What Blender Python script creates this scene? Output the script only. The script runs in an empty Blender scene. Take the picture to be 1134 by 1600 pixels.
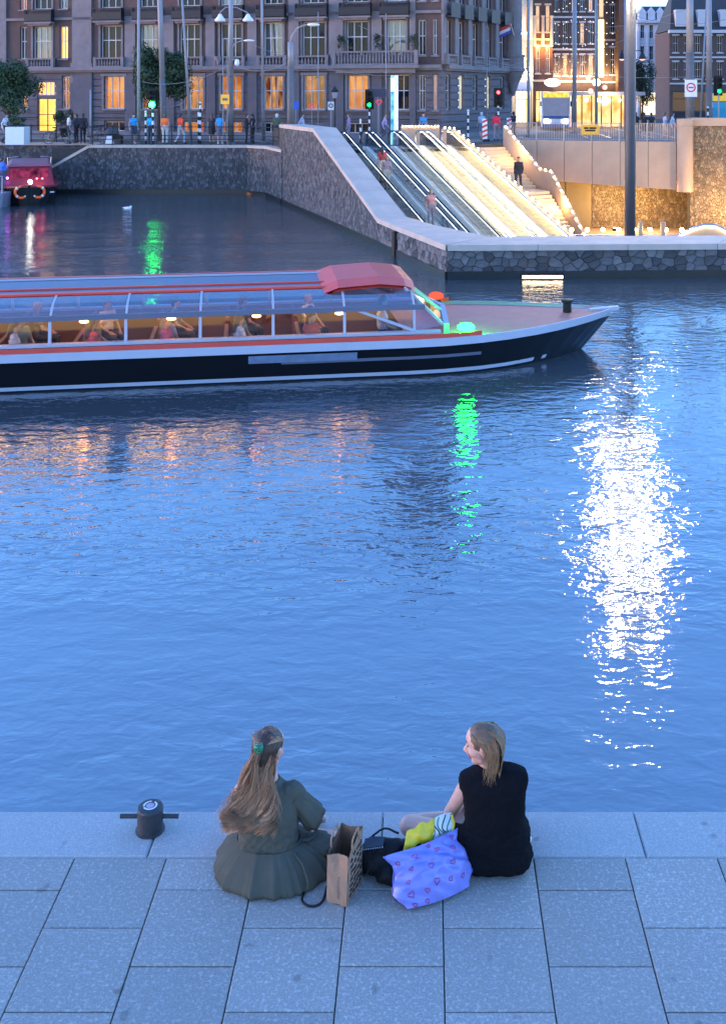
import bpy, bmesh, math, random
import numpy as np
from mathutils import Vector, Matrix

random.seed(7)
S = bpy.context.scene
COL = S.collection
PI = math.pi

# ------------------------------------------------------------------ camera, sky, light
F, CX, CY, H = 1700.0, 665.0, 150.0, 4.3      # focal length in photo pixels, vanishing point, eye height
cam = bpy.data.cameras.new('camera')
camo = bpy.data.objects.new('camera', cam)
COL.objects.link(camo)
camo.location = (0, 0, H)
camo.rotation_euler = (PI / 2, 0, 0)
cam.sensor_fit = 'AUTO'
cam.sensor_width = 36
cam.lens = 36 * F / 1600
cam.shift_x = -(CX - 567) / 1600
cam.shift_y = -(800 - CY) / 1600
cam.clip_start = 0.1
cam.clip_end = 2000
S.camera = camo

w = bpy.data.worlds.new('World')
S.world = w
w.use_nodes = True
wn, wl = w.node_tree.nodes, w.node_tree.links
bg = wn['Background']
sky = wn.new('ShaderNodeTexSky')
sky.sky_type = 'NISHITA'
sky.sun_disc = False
SUN_EL, SUN_AZ = math.radians(4), math.radians(265)
sky.sun_elevation = SUN_EL
sky.sun_rotation = SUN_AZ
sky.air_density = 1.0
sky.dust_density = 0.3
sky.ozone_density = 4.0
tint = wn.new('ShaderNodeMix')
tint.data_type = 'RGBA'
tint.blend_type = 'MULTIPLY'
tint.inputs[0].default_value = 1.0
tint.inputs[7].default_value = (1.22, 1.01, 1.15, 1)
wl.new(sky.outputs[0], tint.inputs[6])
wl.new(tint.outputs[2], bg.inputs[0])
bg.inputs[1].default_value = 0.15

sun = bpy.data.lights.new('sun', 'SUN')
sun.energy = 0.02
sun.angle = math.radians(40)
sun.color = (1.0, 0.93, 0.86)
suno = bpy.data.objects.new('sun', sun)
COL.objects.link(suno)
suno.location = (0, -10, 30)
suno.rotation_euler = (PI / 2 - SUN_EL - math.radians(6), 0, PI - SUN_AZ)

S.view_settings.view_transform = 'Standard'
S.view_settings.look = 'None'
S.view_settings.exposure = 3.5            # long dusk exposure
LK = 1 / 11.0                               # lamp levels below are written for a picture exposed at 0
S.view_settings.gamma = 1.0
S.render.engine = 'CYCLES'
S.cycles.use_denoising = True
S.cycles.max_bounces = 6
S.cycles.diffuse_bounces = 2
S.cycles.glossy_bounces = 3
S.cycles.transmission_bounces = 4
S.cycles.transparent_max_bounces = 12
S.cycles.sample_clamp_indirect = 6
S.cycles.sample_clamp_direct = 0

# ------------------------------------------------------------------ helpers
def W(px, py, Y):
    return Vector(((px - CX) * Y / F, Y, H - (py - CY) * Y / F))
def GX(px, Y):
    return (px - CX) * Y / F
def GZ(py, Y):
    return H - (py - CY) * Y / F

WL = {}
def reg(o, parent, world):
    world = Vector(world)
    WL[o.name] = world
    if parent is not None:
        o.parent = parent
        o.location = world - WL[parent.name]
    else:
        o.location = world
    return o

def tag(o, label=None, cat=None, group=None, kind=None):
    if label: o['label'] = label
    if cat: o['category'] = cat
    if group: o['group'] = group
    if kind: o['kind'] = kind
    return o

def empty(name, loc, label=None, cat=None, group=None):
    o = bpy.data.objects.new(name, None)
    o.empty_display_size = 0.2
    COL.objects.link(o)
    reg(o, None, loc)
    return tag(o, label, cat, group)

class MB:
    """collects faces in world space; build() links ONE mesh object"""
    def __init__(s):
        s.v = []; s.f = []; s.m = []; s.cm = 0
    def add(s, vs, fs):
        b = len(s.v)
        s.v += [tuple(p) for p in vs]
        s.f += [tuple(i + b for i in f) for f in fs]
        s.m += [s.cm] * len(fs)
        return s
    def box(s, x0, x1, y0, y1, z0, z1):
        return s.add([(x0,y0,z0),(x1,y0,z0),(x1,y1,z0),(x0,y1,z0),(x0,y0,z1),(x1,y0,z1),(x1,y1,z1),(x0,y1,z1)],
                     [(3,2,1,0),(4,5,6,7),(0,1,5,4),(1,2,6,5),(2,3,7,6),(3,0,4,7)])
    def hexa(s, p):       # 8 points, bottom ring then top ring
        return s.add(p, [(3,2,1,0),(4,5,6,7),(0,1,5,4),(1,2,6,5),(2,3,7,6),(3,0,4,7)])
    def cbox(s, x0, x1, y0, y1, z0, z1, c=0.01):   # box with chamfered top edge
        vs = [(x0,y0,z0),(x1,y0,z0),(x1,y1,z0),(x0,y1,z0),
              (x0,y0,z1-c),(x1,y0,z1-c),(x1,y1,z1-c),(x0,y1,z1-c),
              (x0+c,y0+c,z1),(x1-c,y0+c,z1),(x1-c,y1-c,z1),(x0+c,y1-c,z1)]
        fs = [(3,2,1,0),(8,9,10,11)]
        for a in range(4):
            b = (a + 1) % 4
            fs += [(a, b, b+4, a+4), (a+4, b+4, b+8, a+8)]
        return s.add(vs, fs)
    def bar(s, a, b, wd, ht, up=(0,0,1)):          # rectangular bar between points
        a, b = Vector(a), Vector(b)
        d = (b - a).normalized()
        r = d.cross(Vector(up))
        if r.length < 1e-4: r = d.cross(Vector((1,0,0)))
        r.normalize(); u = r.cross(d)
        r *= wd / 2; u *= ht / 2
        return s.add([a-r-u, a+r-u, a+r+u, a-r+u, b-r-u, b+r-u, b+r+u, b-r+u],
                     [(0,1,2,3),(7,6,5,4),(0,4,5,1),(1,5,6,2),(2,6,7,3),(3,7,4,0)])
    def tube(s, pts, r, n=8, cap=True):
        pts = [Vector(p) for p in pts]
        rs = r if isinstance(r, (list, tuple)) else [r] * len(pts)
        vs, fs = [], []
        pr = None
        for i, p in enumerate(pts):
            t = (pts[min(i+1, len(pts)-1)] - pts[max(i-1, 0)])
            t = t.normalized() if t.length > 1e-9 else Vector((0,0,1))
            if pr is None:
                pr = t.cross(Vector((0,0,1)))
                if pr.length < 1e-3: pr = t.cross(Vector((0,1,0)))
            pr = pr - t * pr.dot(t)
            if pr.length < 1e-6: pr = t.cross(Vector((1,0,0)))
            pr.normalize()
            q = t.cross(pr)
            for k in range(n):
                a = 2*PI*k/n
                vs.append(p + (pr*math.cos(a) + q*math.sin(a)) * rs[i])
        for i in range(len(pts)-1):
            for k in range(n):
                fs.append((i*n+k, i*n+(k+1)%n, (i+1)*n+(k+1)%n, (i+1)*n+k))
        if cap:
            fs.append(tuple(reversed(range(n))))
            fs.append(tuple((len(pts)-1)*n + k for k in range(n)))
        return s.add(vs, fs)
    def lathe(s, c, prof, n=16, a0=0, a1=2*PI):
        c = Vector(c); vs, fs = [], []
        full = abs(a1 - a0 - 2*PI) < 1e-6
        m = n if full else n + 1
        for r, z in prof:
            for k in range(m):
                a = a0 + (a1-a0)*k/n
                vs.append((c.x + r*math.cos(a), c.y + r*math.sin(a), c.z + z))
        for i in range(len(prof)-1):
            for k in range(n):
                k2 = (k+1) % m
                fs.append((i*m+k, i*m+k2, (i+1)*m+k2, (i+1)*m+k))
        return s.add(vs, fs)
    def ball(s, c, r, n=8, m=6, sc=(1,1,1)):
        c = Vector(c); vs = [(c.x, c.y, c.z - r*sc[2])]; fs = []
        for i in range(1, m):
            t = -PI/2 + PI*i/m
            for k in range(n):
                a = 2*PI*k/n
                vs.append((c.x + r*sc[0]*math.cos(t)*math.cos(a), c.y + r*sc[1]*math.cos(t)*math.sin(a), c.z + r*sc[2]*math.sin(t)))
        vs.append((c.x, c.y, c.z + r*sc[2]))
        for k in range(n):
            fs.append((0, 1+(k+1)%n, 1+k))
            fs.append((len(vs)-1, 1+(m-2)*n+k, 1+(m-2)*n+(k+1)%n))
        for i in range(m-2):
            for k in range(n):
                fs.append((1+i*n+k, 1+i*n+(k+1)%n, 1+(i+1)*n+(k+1)%n, 1+(i+1)*n+k))
        return s.add(vs, fs)
    def poly(s, pts):
        return s.add(pts, [tuple(range(len(pts)))])
    def prism(s, pts, z0, z1):      # plan polygon (ccw), extruded
        n = len(pts)
        vs = [(p[0], p[1], z0) for p in pts] + [(p[0], p[1], z1) for p in pts]
        fs = [tuple(reversed(range(n))), tuple(range(n, 2*n))]
        fs += [(k, (k+1)%n, n+(k+1)%n, n+k) for k in range(n)]
        return s.add(vs, fs)
    def xf(s, fn):
        s.v = [tuple(fn(Vector(p))) for p in s.v]
        return s
    def build(s, name, mat, parent=None, smooth=False, org=None, fix=False):
        a = np.array(s.v, dtype=float)
        if org is None:
            lo, hi = a.min(0), a.max(0)
            org = (lo + hi) / 2
            if parent is None: org[2] = lo[2]
        org = np.array(org, dtype=float)
        me = bpy.data.meshes.new(name)
        me.from_pydata((a - org).tolist(), [], s.f)
        for m in (mat if isinstance(mat, (list, tuple)) else [mat]):
            me.materials.append(m)
        if any(s.m): me.polygons.foreach_set('material_index', s.m)
        if smooth:
            me.polygons.foreach_set('use_smooth', [True] * len(s.f))
        if fix:
            bm = bmesh.new(); bm.from_mesh(me)
            bmesh.ops.recalc_face_normals(bm, faces=bm.faces)
            bm.to_mesh(me); bm.free()
        me.update()
        o = bpy.data.objects.new(name, me)
        COL.objects.link(o)
        reg(o, parent, org)
        return o

def inst(name, mesh, parent, world, rz=0.0, local=None, mat=None):
    o = bpy.data.objects.new(name, mesh)
    COL.objects.link(o)
    if local is not None:
        o.parent = parent
        o.location = local
        WL[o.name] = WL[parent.name] + Vector(local)
    else:
        reg(o, parent, world)
    o.rotation_euler = (0, 0, rz)
    if mat is not None:
        o.material_slots[0].link = 'OBJECT'
        o.material_slots[0].material = mat
    return o

def point(name, parent, loc, energy, color, r=0.1):
    l = bpy.data.lights.new(name, 'POINT')
    l.energy = energy * LK; l.color = color; l.shadow_soft_size = r
    o = bpy.data.objects.new(name, l)
    COL.objects.link(o)
    reg(o, parent, loc)
    return o

# ------------------------------------------------------------------ materials
MATS = {}
def lin(c):
    if isinstance(c, str):
        c = [int(c[i:i+2], 16)/255 for i in (0, 2, 4)]
        return tuple(x/12.92 if x <= .04045 else ((x+.055)/1.055)**2.4 for x in c)
    return c
def pm(name, col, rough=0.7, var=0.25, scale=6.0, bump=0.0, bscale=40.0, metal=0.0, spec=0.5, emit=None, estr=0.0,
       rnd=0.0, stretch=(1,1,1), coat=0.0):
    if name in MATS: return MATS[name]
    col = lin(col)
    m = bpy.data.materials.new(name)
    m.use_nodes = True
    n, l = m.node_tree.nodes, m.node_tree.links
    b = n['Principled BSDF']
    b.inputs['Roughness'].default_value = rough
    b.inputs['Metallic'].default_value = metal
    b.inputs['Specular IOR Level'].default_value = spec
    if coat: b.inputs['Coat Weight'].default_value = coat
    tc = n.new('ShaderNodeTexCoord')
    mp = n.new('ShaderNodeMapping')
    mp.inputs['Scale'].default_value = stretch
    l.new(tc.outputs['Object'], mp.inputs[0])
    if var or rnd:
        nz = n.new('ShaderNodeTexNoise')
        nz.inputs['Scale'].default_value = scale
        nz.inputs['Detail'].default_value = 6
        nz.inputs['Roughness'].default_value = 0.65
        l.new(mp.outputs[0], nz.inputs['Vector'])
        hs = n.new('ShaderNodeHueSaturation')
        hs.inputs['Color'].default_value = (*col, 1)
        ma = n.new('ShaderNodeMapRange')
        ma.inputs['From Min'].default_value = 0.25
        ma.inputs['From Max'].default_value = 0.75
        ma.inputs['To Min'].default_value = 1 - var
        ma.inputs['To Max'].default_value = 1 + var
        l.new(nz.outputs[0], ma.inputs['Value'])
        src = ma.outputs[0]
        if rnd:
            oi = n.new('ShaderNodeObjectInfo')
            mr = n.new('ShaderNodeMapRange')
            mr.inputs['To Min'].default_value = 1 - rnd
            mr.inputs['To Max'].default_value = 1 + rnd
            l.new(oi.outputs['Random'], mr.inputs['Value'])
            mu = n.new('ShaderNodeMath'); mu.operation = 'MULTIPLY'
            l.new(src, mu.inputs[0]); l.new(mr.outputs[0], mu.inputs[1])
            src = mu.outputs[0]
        l.new(src, hs.inputs['Value'])
        l.new(hs.outputs[0], b.inputs['Base Color'])
    else:
        b.inputs['Base Color'].default_value = (*col, 1)
    if bump:
        nb = n.new('ShaderNodeTexNoise')
        nb.inputs['Scale'].default_value = bscale
        nb.inputs['Detail'].default_value = 4
        l.new(mp.outputs[0], nb.inputs['Vector'])
        bp = n.new('ShaderNodeBump')
        bp.inputs['Strength'].default_value = bump
        bp.inputs['Distance'].default_value = 0.02
        l.new(nb.outputs[0], bp.inputs['Height'])
        l.new(bp.outputs[0], b.inputs['Normal'])
    if emit is not None:
        b.inputs['Emission Color'].default_value = (*lin(emit), 1)
        b.inputs['Emission Strength'].default_value = estr * LK
    MATS[name] = m
    return m

def glow(name, col, strength):
    if name in MATS: return MATS[name]
    m = bpy.data.materials.new(name); m.use_nodes = True
    n, l = m.node_tree.nodes, m.node_tree.links
    n.remove(n['Principled BSDF'])
    e = n.new('ShaderNodeEmission')
    e.inputs[0].default_value = (*lin(col), 1); e.inputs[1].default_value = strength * LK
    l.new(e.outputs[0], n['Material Output'].inputs[0])
    MATS[name] = m
    return m

def glow_tex(name, c1, c2, strength, scale=3.0, stretch=(1,1,1), lo=.35, hi=.65):
    """uneven glow of a lit room or shop behind glass"""
    if name in MATS: return MATS[name]
    m = bpy.data.materials.new(name); m.use_nodes = True
    n, l = m.node_tree.nodes, m.node_tree.links
    n.remove(n['Principled BSDF'])
    e = n.new('ShaderNodeEmission')
    tc = n.new('ShaderNodeTexCoord'); mp = n.new('ShaderNodeMapping')
    mp.inputs['Scale'].default_value = stretch
    oi = n.new('ShaderNodeObjectInfo')
    vm = n.new('ShaderNodeVectorMath'); vm.operation = 'ADD'
    nz = n.new('ShaderNodeTexNoise'); nz.inputs['Scale'].default_value = scale; nz.inputs['Detail'].default_value = 4
    mu = n.new('ShaderNodeMath'); mu.operation = 'MULTIPLY'; mu.inputs[1].default_value = 37
    l.new(tc.outputs['Object'], mp.inputs[0]); l.new(mp.outputs[0], vm.inputs[0])
    l.new(oi.outputs['Random'], mu.inputs[0]); l.new(mu.outputs[0], vm.inputs[1])
    l.new(vm.outputs[0], nz.inputs['Vector'])
    cr = n.new('ShaderNodeValToRGB')
    cr.color_ramp.elements[0].position = lo; cr.color_ramp.elements[1].position = hi
    cr.color_ramp.elements[0].color = (*lin(c1), 1); cr.color_ramp.elements[1].color = (*lin(c2), 1)
    l.new(nz.outputs[0], cr.inputs[0]); l.new(cr.outputs[0], e.inputs[0])
    e.inputs[1].default_value = strength * LK
    l.new(e.outputs[0], n['Material Output'].inputs[0])
    MATS[name] = m
    return m

def thin_glass(name, tintc=(0.9,0.95,1), refl=0.15, rough=0.02):
    if name in MATS: return MATS[name]
    m = bpy.data.materials.new(name); m.use_nodes = True
    n, l = m.node_tree.nodes, m.node_tree.links
    n.remove(n['Principled BSDF'])
    t = n.new('ShaderNodeBsdfTransparent'); t.inputs[0].default_value = (*tintc, 1)
    g = n.new('ShaderNodeBsdfGlossy'); g.inputs['Roughness'].default_value = rough
    fr = n.new('ShaderNodeLayerWeight'); fr.inputs[0].default_value = 0.35
    mr = n.new('ShaderNodeMapRange'); mr.inputs['To Min'].default_value = refl; mr.inputs['To Max'].default_value = 0.75
    l.new(fr.outputs['Fresnel'], mr.inputs['Value'])
    mx = n.new('ShaderNodeMixShader')
    l.new(mr.outputs[0], mx.inputs[0]); l.new(t.outputs[0], mx.inputs[1]); l.new(g.outputs[0], mx.inputs[2])
    l.new(mx.outputs[0], n['Material Output'].inputs[0])
    MATS[name] = m
    return m

def granite(name, base, light, dark, rough=0.62, spot=55.0, rnd=0.06, fleck=0.5):
    """flamed granite: speckle, pale scratches and a few dark stains"""
    m = bpy.data.materials.new(name); m.use_nodes = True
    n, l = m.node_tree.nodes, m.node_tree.links
    b = n['Principled BSDF']; b.inputs['Roughness'].default_value = rough
    tc = n.new('ShaderNodeTexCoord'); ge = n.new('ShaderNodeNewGeometry'); oi = n.new('ShaderNodeObjectInfo')
    def noise(sc, det=3, vec=None, dist=0.0):
        z = n.new('ShaderNodeTexNoise'); z.inputs['Scale'].default_value = sc; z.inputs['Detail'].default_value = det
        z.inputs['Distortion'].default_value = dist
        l.new(vec or ge.outputs['Position'], z.inputs['Vector']); return z.outputs[0]
    def ramp(src, a, bb):
        r = n.new('ShaderNodeMapRange'); r.inputs['From Min'].default_value = a; r.inputs['From Max'].default_value = bb
        l.new(src, r.inputs['Value']); return r.outputs[0]
    def mix(fac, c1, c2):
        x = n.new('ShaderNodeMix'); x.data_type = 'RGBA'
        l.new(fac, x.inputs[0])
        for i, c in ((6, c1), (7, c2)):
            if isinstance(c, tuple): x.inputs[i].default_value = (*c, 1)
            else: l.new(c, x.inputs[i])
        return x.outputs[2]
    base, light, dark = lin(base), lin(light), lin(dark)
    mp = n.new('ShaderNodeMapping'); mp.inputs['Scale'].default_value = (1.0, 2.2, 1); mp.inputs['Rotation'].default_value = (0, 0, 0.5)
    l.new(ge.outputs['Position'], mp.inputs[0])
    c = mix(ramp(noise(spot*2.2, 2), .42, .62), base, dark)
    c = mix(ramp(noise(spot, 4), .52, .72), c, light)
    sc = ramp(noise(13, 5, mp.outputs[0], 1.5), .60, .70)
    ms = n.new('ShaderNodeMath'); ms.operation = 'MULTIPLY'; ms.inputs[1].default_value = fleck; l.new(sc, ms.inputs[0])
    c = mix(ms.outputs[0], c, light)
    big = ramp(noise(1.1, 4), .3, .75)
    mb_ = n.new('ShaderNodeMath'); mb_.operation = 'MULTIPLY'; mb_.inputs[1].default_value = .35; l.new(big, mb_.inputs[0])
    c = mix(mb_.outputs[0], c, tuple(x*.72 for x in base))
    st = ramp(noise(5.2, 2), .675, .715)
    mst = n.new('ShaderNodeMath'); mst.operation = 'MULTIPLY'; mst.inputs[1].default_value = .55; l.new(st, mst.inputs[0])
    c = mix(mst.outputs[0], c, tuple(x*.35 for x in base))
    hs = n.new('ShaderNodeHueSaturation'); l.new(c, hs.inputs['Color'])
    mr = n.new('ShaderNodeMapRange'); mr.inputs['To Min'].default_value = 1-rnd; mr.inputs['To Max'].default_value = 1+rnd
    l.new(oi.outputs['Random'], mr.inputs['Value']); l.new(mr.outputs[0], hs.inputs['Value'])
    l.new(hs.outputs[0], b.inputs['Base Color'])
    bp = n.new('ShaderNodeBump'); bp.inputs['Strength'].default_value = .35; bp.inputs['Distance'].default_value = .004
    l.new(noise(spot*1.3, 5), bp.inputs['Height']); l.new(bp.outputs[0], b.inputs['Normal'])
    return m

M_SLAB = granite('flamed_granite', (.36,.310,.265), (.53,.47,.41), (.255,.22,.19), rnd=.10, fleck=.4)
M_COPE = granite('quay_edge_granite', (.40,.365,.335), (.50,.46,.43), (.30,.275,.255), spot=80, fleck=.25, rnd=.03)
M_JOINT = pm('joint_sand', (.10,.09,.08), .9, .3, 20)
M_PALE = pm('pale_concrete_coping', (.50,.38,.30), .65, .18, 1.1, .15, 60)
M_PARA = pm('beige_panel', (.46,.31,.20), .55, .12, .9)
M_RUBB = pm('rubble_stone', (.095,.083,.078), .8, .55, 3.5, .6, 25, rnd=.6)
M_RUBW = None
M_MORT = pm('dark_mortar', (.045,.040,.037), .95, .3, 8)
M_GOLD = None
M_ASPH = pm('street_asphalt', (.07,.062,.055), .8, .25, 1.5, .2, 30)
M_PAVE = pm('street_paving', (.20,.18,.165), .8, .2, 2.0, .2, 20)
M_IRON = pm('dark_iron', (.02,.022,.026), .5, .2, 10, metal=.3)
M_STEEL = pm('brushed_steel', (.45,.46,.48), .32, .1, 8, metal=.9)
M_POLE = pm('pale_grey_mast', (.26,.26,.27), .5, .12, 2)
M_POLED = pm('brown_grey_mast_base', (.13,.12,.115), .6, .2, 3)
M_MAST = pm('tall_grey_mast', (.055,.052,.058), .5, .12, 2)
M_BLACK = pm('black_paint', (.008,.008,.009), .5, .2, 5, spec=.3)
M_WHITE = pm('white_paint', (.75,.75,.75), .5, .06, 4)
M_RED = pm('red_paint', (.55,.05,.035), .4, .1, 4)
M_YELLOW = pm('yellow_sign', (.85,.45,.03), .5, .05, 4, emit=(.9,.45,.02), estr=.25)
M_HSTONE = pm('hotel_stone', (.185,.165,.17), .8, .22, 1.6, .3, 12)
M_HBRICK = pm('hotel_brown_brick', (.098,.062,.055), .85, .2, 2.4, .3, 20)
M_HRUST = pm('hotel_rusticated_stone', (.115,.104,.116), .85, .22, 1.4, .3, 12)
M_FRAME = pm('window_frame_white', (.55,.53,.52), .5, .06, 5)
M_DGLASS = pm('dark_window_glass', (.012,.013,.018), .08, .2, 1.0, spec=.22)
M_LGLASS = thin_glass('clear_pane', (.95,.97,1), .06)
M_ROOF = pm('slate_roof', (.04,.04,.043), .7, .25, 3)
M_ROOM = glow_tex('lit_orange_room', (.55,.11,.015), (1.0,.36,.06), .8, 1.6, (1,1,.5))
M_ROOM2 = glow_tex('lit_amber_room', (.20,.035,.006), (1.0,.42,.10), .75, 2.6, (1.6,1,.35), .42, .62)
M_ROOM3 = glow_tex('dim_lit_room', (.06,.015,.006), (.85,.24,.04), .7, 2.0, (1.2,1,.5), .40, .66)
M_CURT = pm('grey_curtain', (.16,.15,.16), .9, .45, 2.4, stretch=(5,1,.3))
M_ROOMY = glow_tex('lit_yellow_hall', (1.0,.28,.03), (1.0,.62,.12), 2.2, 1.2, (1,1,.4))
M_DARKROOM = pm('dark_curtain', (.05,.045,.05), .9, .3, 2)
M_GBAL = thin_glass('balustrade_glass', (.86,.93,1.0), .14)
M_BULB = glow('warm_bulb', (1.0,.66,.30), 60)
M_LED = glow('warm_white_led_strip', (1.0,.70,.30), 60)
# ------------------------------------------------------------------ near quay: base, edge slabs, paving slabs
YE = 6.51                       # quay edge
YP = 6.143                      # where the paving starts behind the edge stones
WZ = -1.0                       # water level
mb = MB(); mb.box(-14, 14, -3.0, YE - .004, -2.4, -.014)
quay = mb.build('quay_pavement', M_JOINT); tag(quay, kind='structure')
xs = [GX(228, 6.28) - 1.44*k for k in range(4, 0, -1)] + [GX(228, 6.28), -.265 - .72 + .715, 1.245]
xs = [-5.9, -4.45, -3.02, -1.575, -.255, 1.245, 2.70, 4.15, 5.6]
for i in range(len(xs) - 1):
    mb = MB(); mb.cbox(xs[i]+.0025, xs[i+1]-.0025, YP+.003, YE+.03, -.42, .004, .012)
    mb.build('edge_slab', M_COPE, quay)
T = .5172
slab_me = {}
def slab(x0, x1, y0, y1):
    key = (round(x1-x0, 3), round(y1-y0, 3))
    cx, cy = (x0+x1)/2, (y0+y1)/2
    if key not in slab_me:
        mb = MB(); mb.cbox(x0+.0034, x1-.0034, y0+.0034, y1-.0034, -.05, 0, .004)
        o = mb.build('paving_slab', M_SLAB, quay, org=(cx, cy, 0)); slab_me[key] = o.data
        return o
    return inst('paving_slab', slab_me[key], quay, (cx, cy, random.uniform(-.0015, .0012)))
for c in range(-9, 9):
    x0 = .0895 + c*T
    y = YP
    first = (c % 2 == 0)          # alternate columns start with a half slab
    y0 = y - (T if first else T*.48)
    while y > 2.2:
        slab(x0, x0+T, y0, y)
        y = y0; y0 = y - T

# ------------------------------------------------------------------ water
def water_material():
    m = bpy.data.materials.new('canal_water'); m.use_nodes = True
    n, l = m.node_tree.nodes, m.node_tree.links
    n.remove(n['Principled BSDF'])
    ge = n.new('ShaderNodeNewGeometry')
    def noise(sc, det, stretch, rough=.5, dist=0.0, rot=0.0):
        mp = n.new('ShaderNodeMapping'); mp.inputs['Scale'].default_value = stretch; mp.inputs['Rotation'].default_value = (0, 0, rot)
        l.new(ge.outputs['Position'], mp.inputs[0])
        z = n.new('ShaderNodeTexNoise'); z.inputs['Scale'].default_value = sc; z.inputs['Detail'].default_value = det
        z.inputs['Roughness'].default_value = rough; z.inputs['Distortion'].default_value = dist
        l.new(mp.outputs[0], z.inputs['Vector']); return z.outputs[0]
    def math_(op, a, b):
        x = n.new('ShaderNodeMath'); x.operation = op
        for i, s in enumerate((a, b)):
            if isinstance(s, (int, float)): x.inputs[i].default_value = s
            else: l.new(s, x.inputs[i])
        return x.outputs[0]
    def ramp(src, a, b, c, d):
        r = n.new('ShaderNodeMapRange'); r.inputs[1].default_value = a; r.inputs[2].default_value = b
        r.inputs[3].default_value = c; r.inputs[4].default_value = d; l.new(src, r.inputs[0]); return r.outputs[0]
    big = noise(.9, 2, (.8, 1.2, 1), rot=.15)
    mid = noise(4.2, 2.5, (.75, 1.25, 1), .5, .4, .1)
    fine = noise(15, 2, (.7, 1.3, 1), .5, .3, -.1)
    wind = ramp(noise(.22, 2, (.6, 1.4, 1), rot=.2), .38, .62, .45, 1.15)      # calm and ruffled patches
    sx = n.new('ShaderNodeSeparateXYZ'); l.new(ge.outputs['Position'], sx.inputs[0])
    lee = ramp(sx.outputs['Y'], 7.0, 17.0, .46, 1.0)                               # lee of the near quay
    hgt = math_('ADD', math_('MULTIPLY', big, WAVE[0]), math_('ADD', math_('MULTIPLY', mid, WAVE[1]), math_('MULTIPLY', fine, WAVE[2])))
    amp = math_('MULTIPLY', wind, lee)
    bp = n.new('ShaderNodeBump'); bp.inputs['Strength'].default_value = 1; bp.inputs['Distance'].default_value = 1.0
    l.new(math_('MULTIPLY', hgt, amp), bp.inputs['Height'])
    g = n.new('ShaderNodeBsdfGlossy'); g.inputs['Roughness'].default_value = .05; g.inputs['Color'].default_value = (1, 1, 1, 1)
    l.new(bp.outputs[0], g.inputs['Normal'])
    d = n.new('ShaderNodeBsdfDiffuse'); d.inputs['Color'].default_value = (.060, .066, .070, 1)
    fr = n.new('ShaderNodeFresnel'); fr.inputs['IOR'].default_value = WATER_IOR; l.new(bp.outputs[0], fr.inputs['Normal'])
    mx = n.new('ShaderNodeMixShader')
    l.new(fr.outputs[0], mx.inputs[0]); l.new(d.outputs[0], mx.inputs[1]); l.new(g.outputs[0], mx.inputs[2])
    l.new(mx.outputs[0], n['Material Output'].inputs[0])
    return m
WAVE = (.030, .026, .0046)
WATER_IOR = 2.95
mb = MB(); mb.poly([(-90, YE-.1, WZ), (60, YE-.1, WZ), (60, 33.9, WZ), (1.3, 31.9, WZ), (-1.0, 38.6, WZ), (-6.6, 54.0, WZ), (-8.4, 58.3, WZ), (-18.4, 59.2, WZ), (-18.4, 63.1, WZ), (-90, 63.1, WZ)])
tag(mb.build('canal_water', water_material()), kind='structure')

# ------------------------------------------------------------------ rubble walls
def clip(poly, nx, ny, d):         # keep nx*x+ny*y <= d
    out = []
    for i in range(len(poly)):
        a, b = poly[i], poly[(i+1) % len(poly)]
        da, db = nx*a[0]+ny*a[1]-d, nx*b[0]+ny*b[1]-d
        if da <= 0: out.append(a)
        if (da < 0 < db) or (db < 0 < da):
            t = da/(da-db); out.append((a[0]+(b[0]-a[0])*t, a[1]+(b[1]-a[1])*t))
    return out
def cells(L, v0, v1, cw, ch, rng, jit=.42):
    nu, nv = max(1, round(L/cw)), max(1, round((v1-v0)/ch))
    cw, ch = L/nu, (v1-v0)/nv
    P = {}
    for i in range(-2, nu+2):
        for j in range(-2, nv+2):
            P[i, j] = ((i+.5+(j % 2)*.4+rng.uniform(-jit, jit))*cw, v0+(j+.5+rng.uniform(-jit, jit))*ch)
    out = []
    k = ch/cw
    for i in range(-1, nu+1):
        for j in range(-1, nv+1):
            p = P[i, j]
            poly = [(max(0, p[0]-1.6*cw), max(v0, p[1]-1.6*ch)), (min(L, p[0]+1.6*cw), max(v0, p[1]-1.6*ch)),
                    (min(L, p[0]+1.6*cw), min(v1, p[1]+1.6*ch)), (max(0, p[0]-1.6*cw), min(v1, p[1]+1.6*ch))]
            if poly[0][0] >= poly[1][0] or poly[0][1] >= poly[2][1]: continue
            for a in range(-2, 3):
                for b in range(-2, 3):
                    if a == b == 0 or (i+a, j+b) not in P: continue
                    q = P[i+a, j+b]
                    nx, ny = (q[0]-p[0])*k*k, q[1]-p[1]
                    if len(poly) >= 3:
                        poly = clip(poly, nx, ny, nx*(p[0]+q[0])/2 + ny*(p[1]+q[1])/2)
            if len(poly) >= 3: out.append(poly)
    return out
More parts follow.
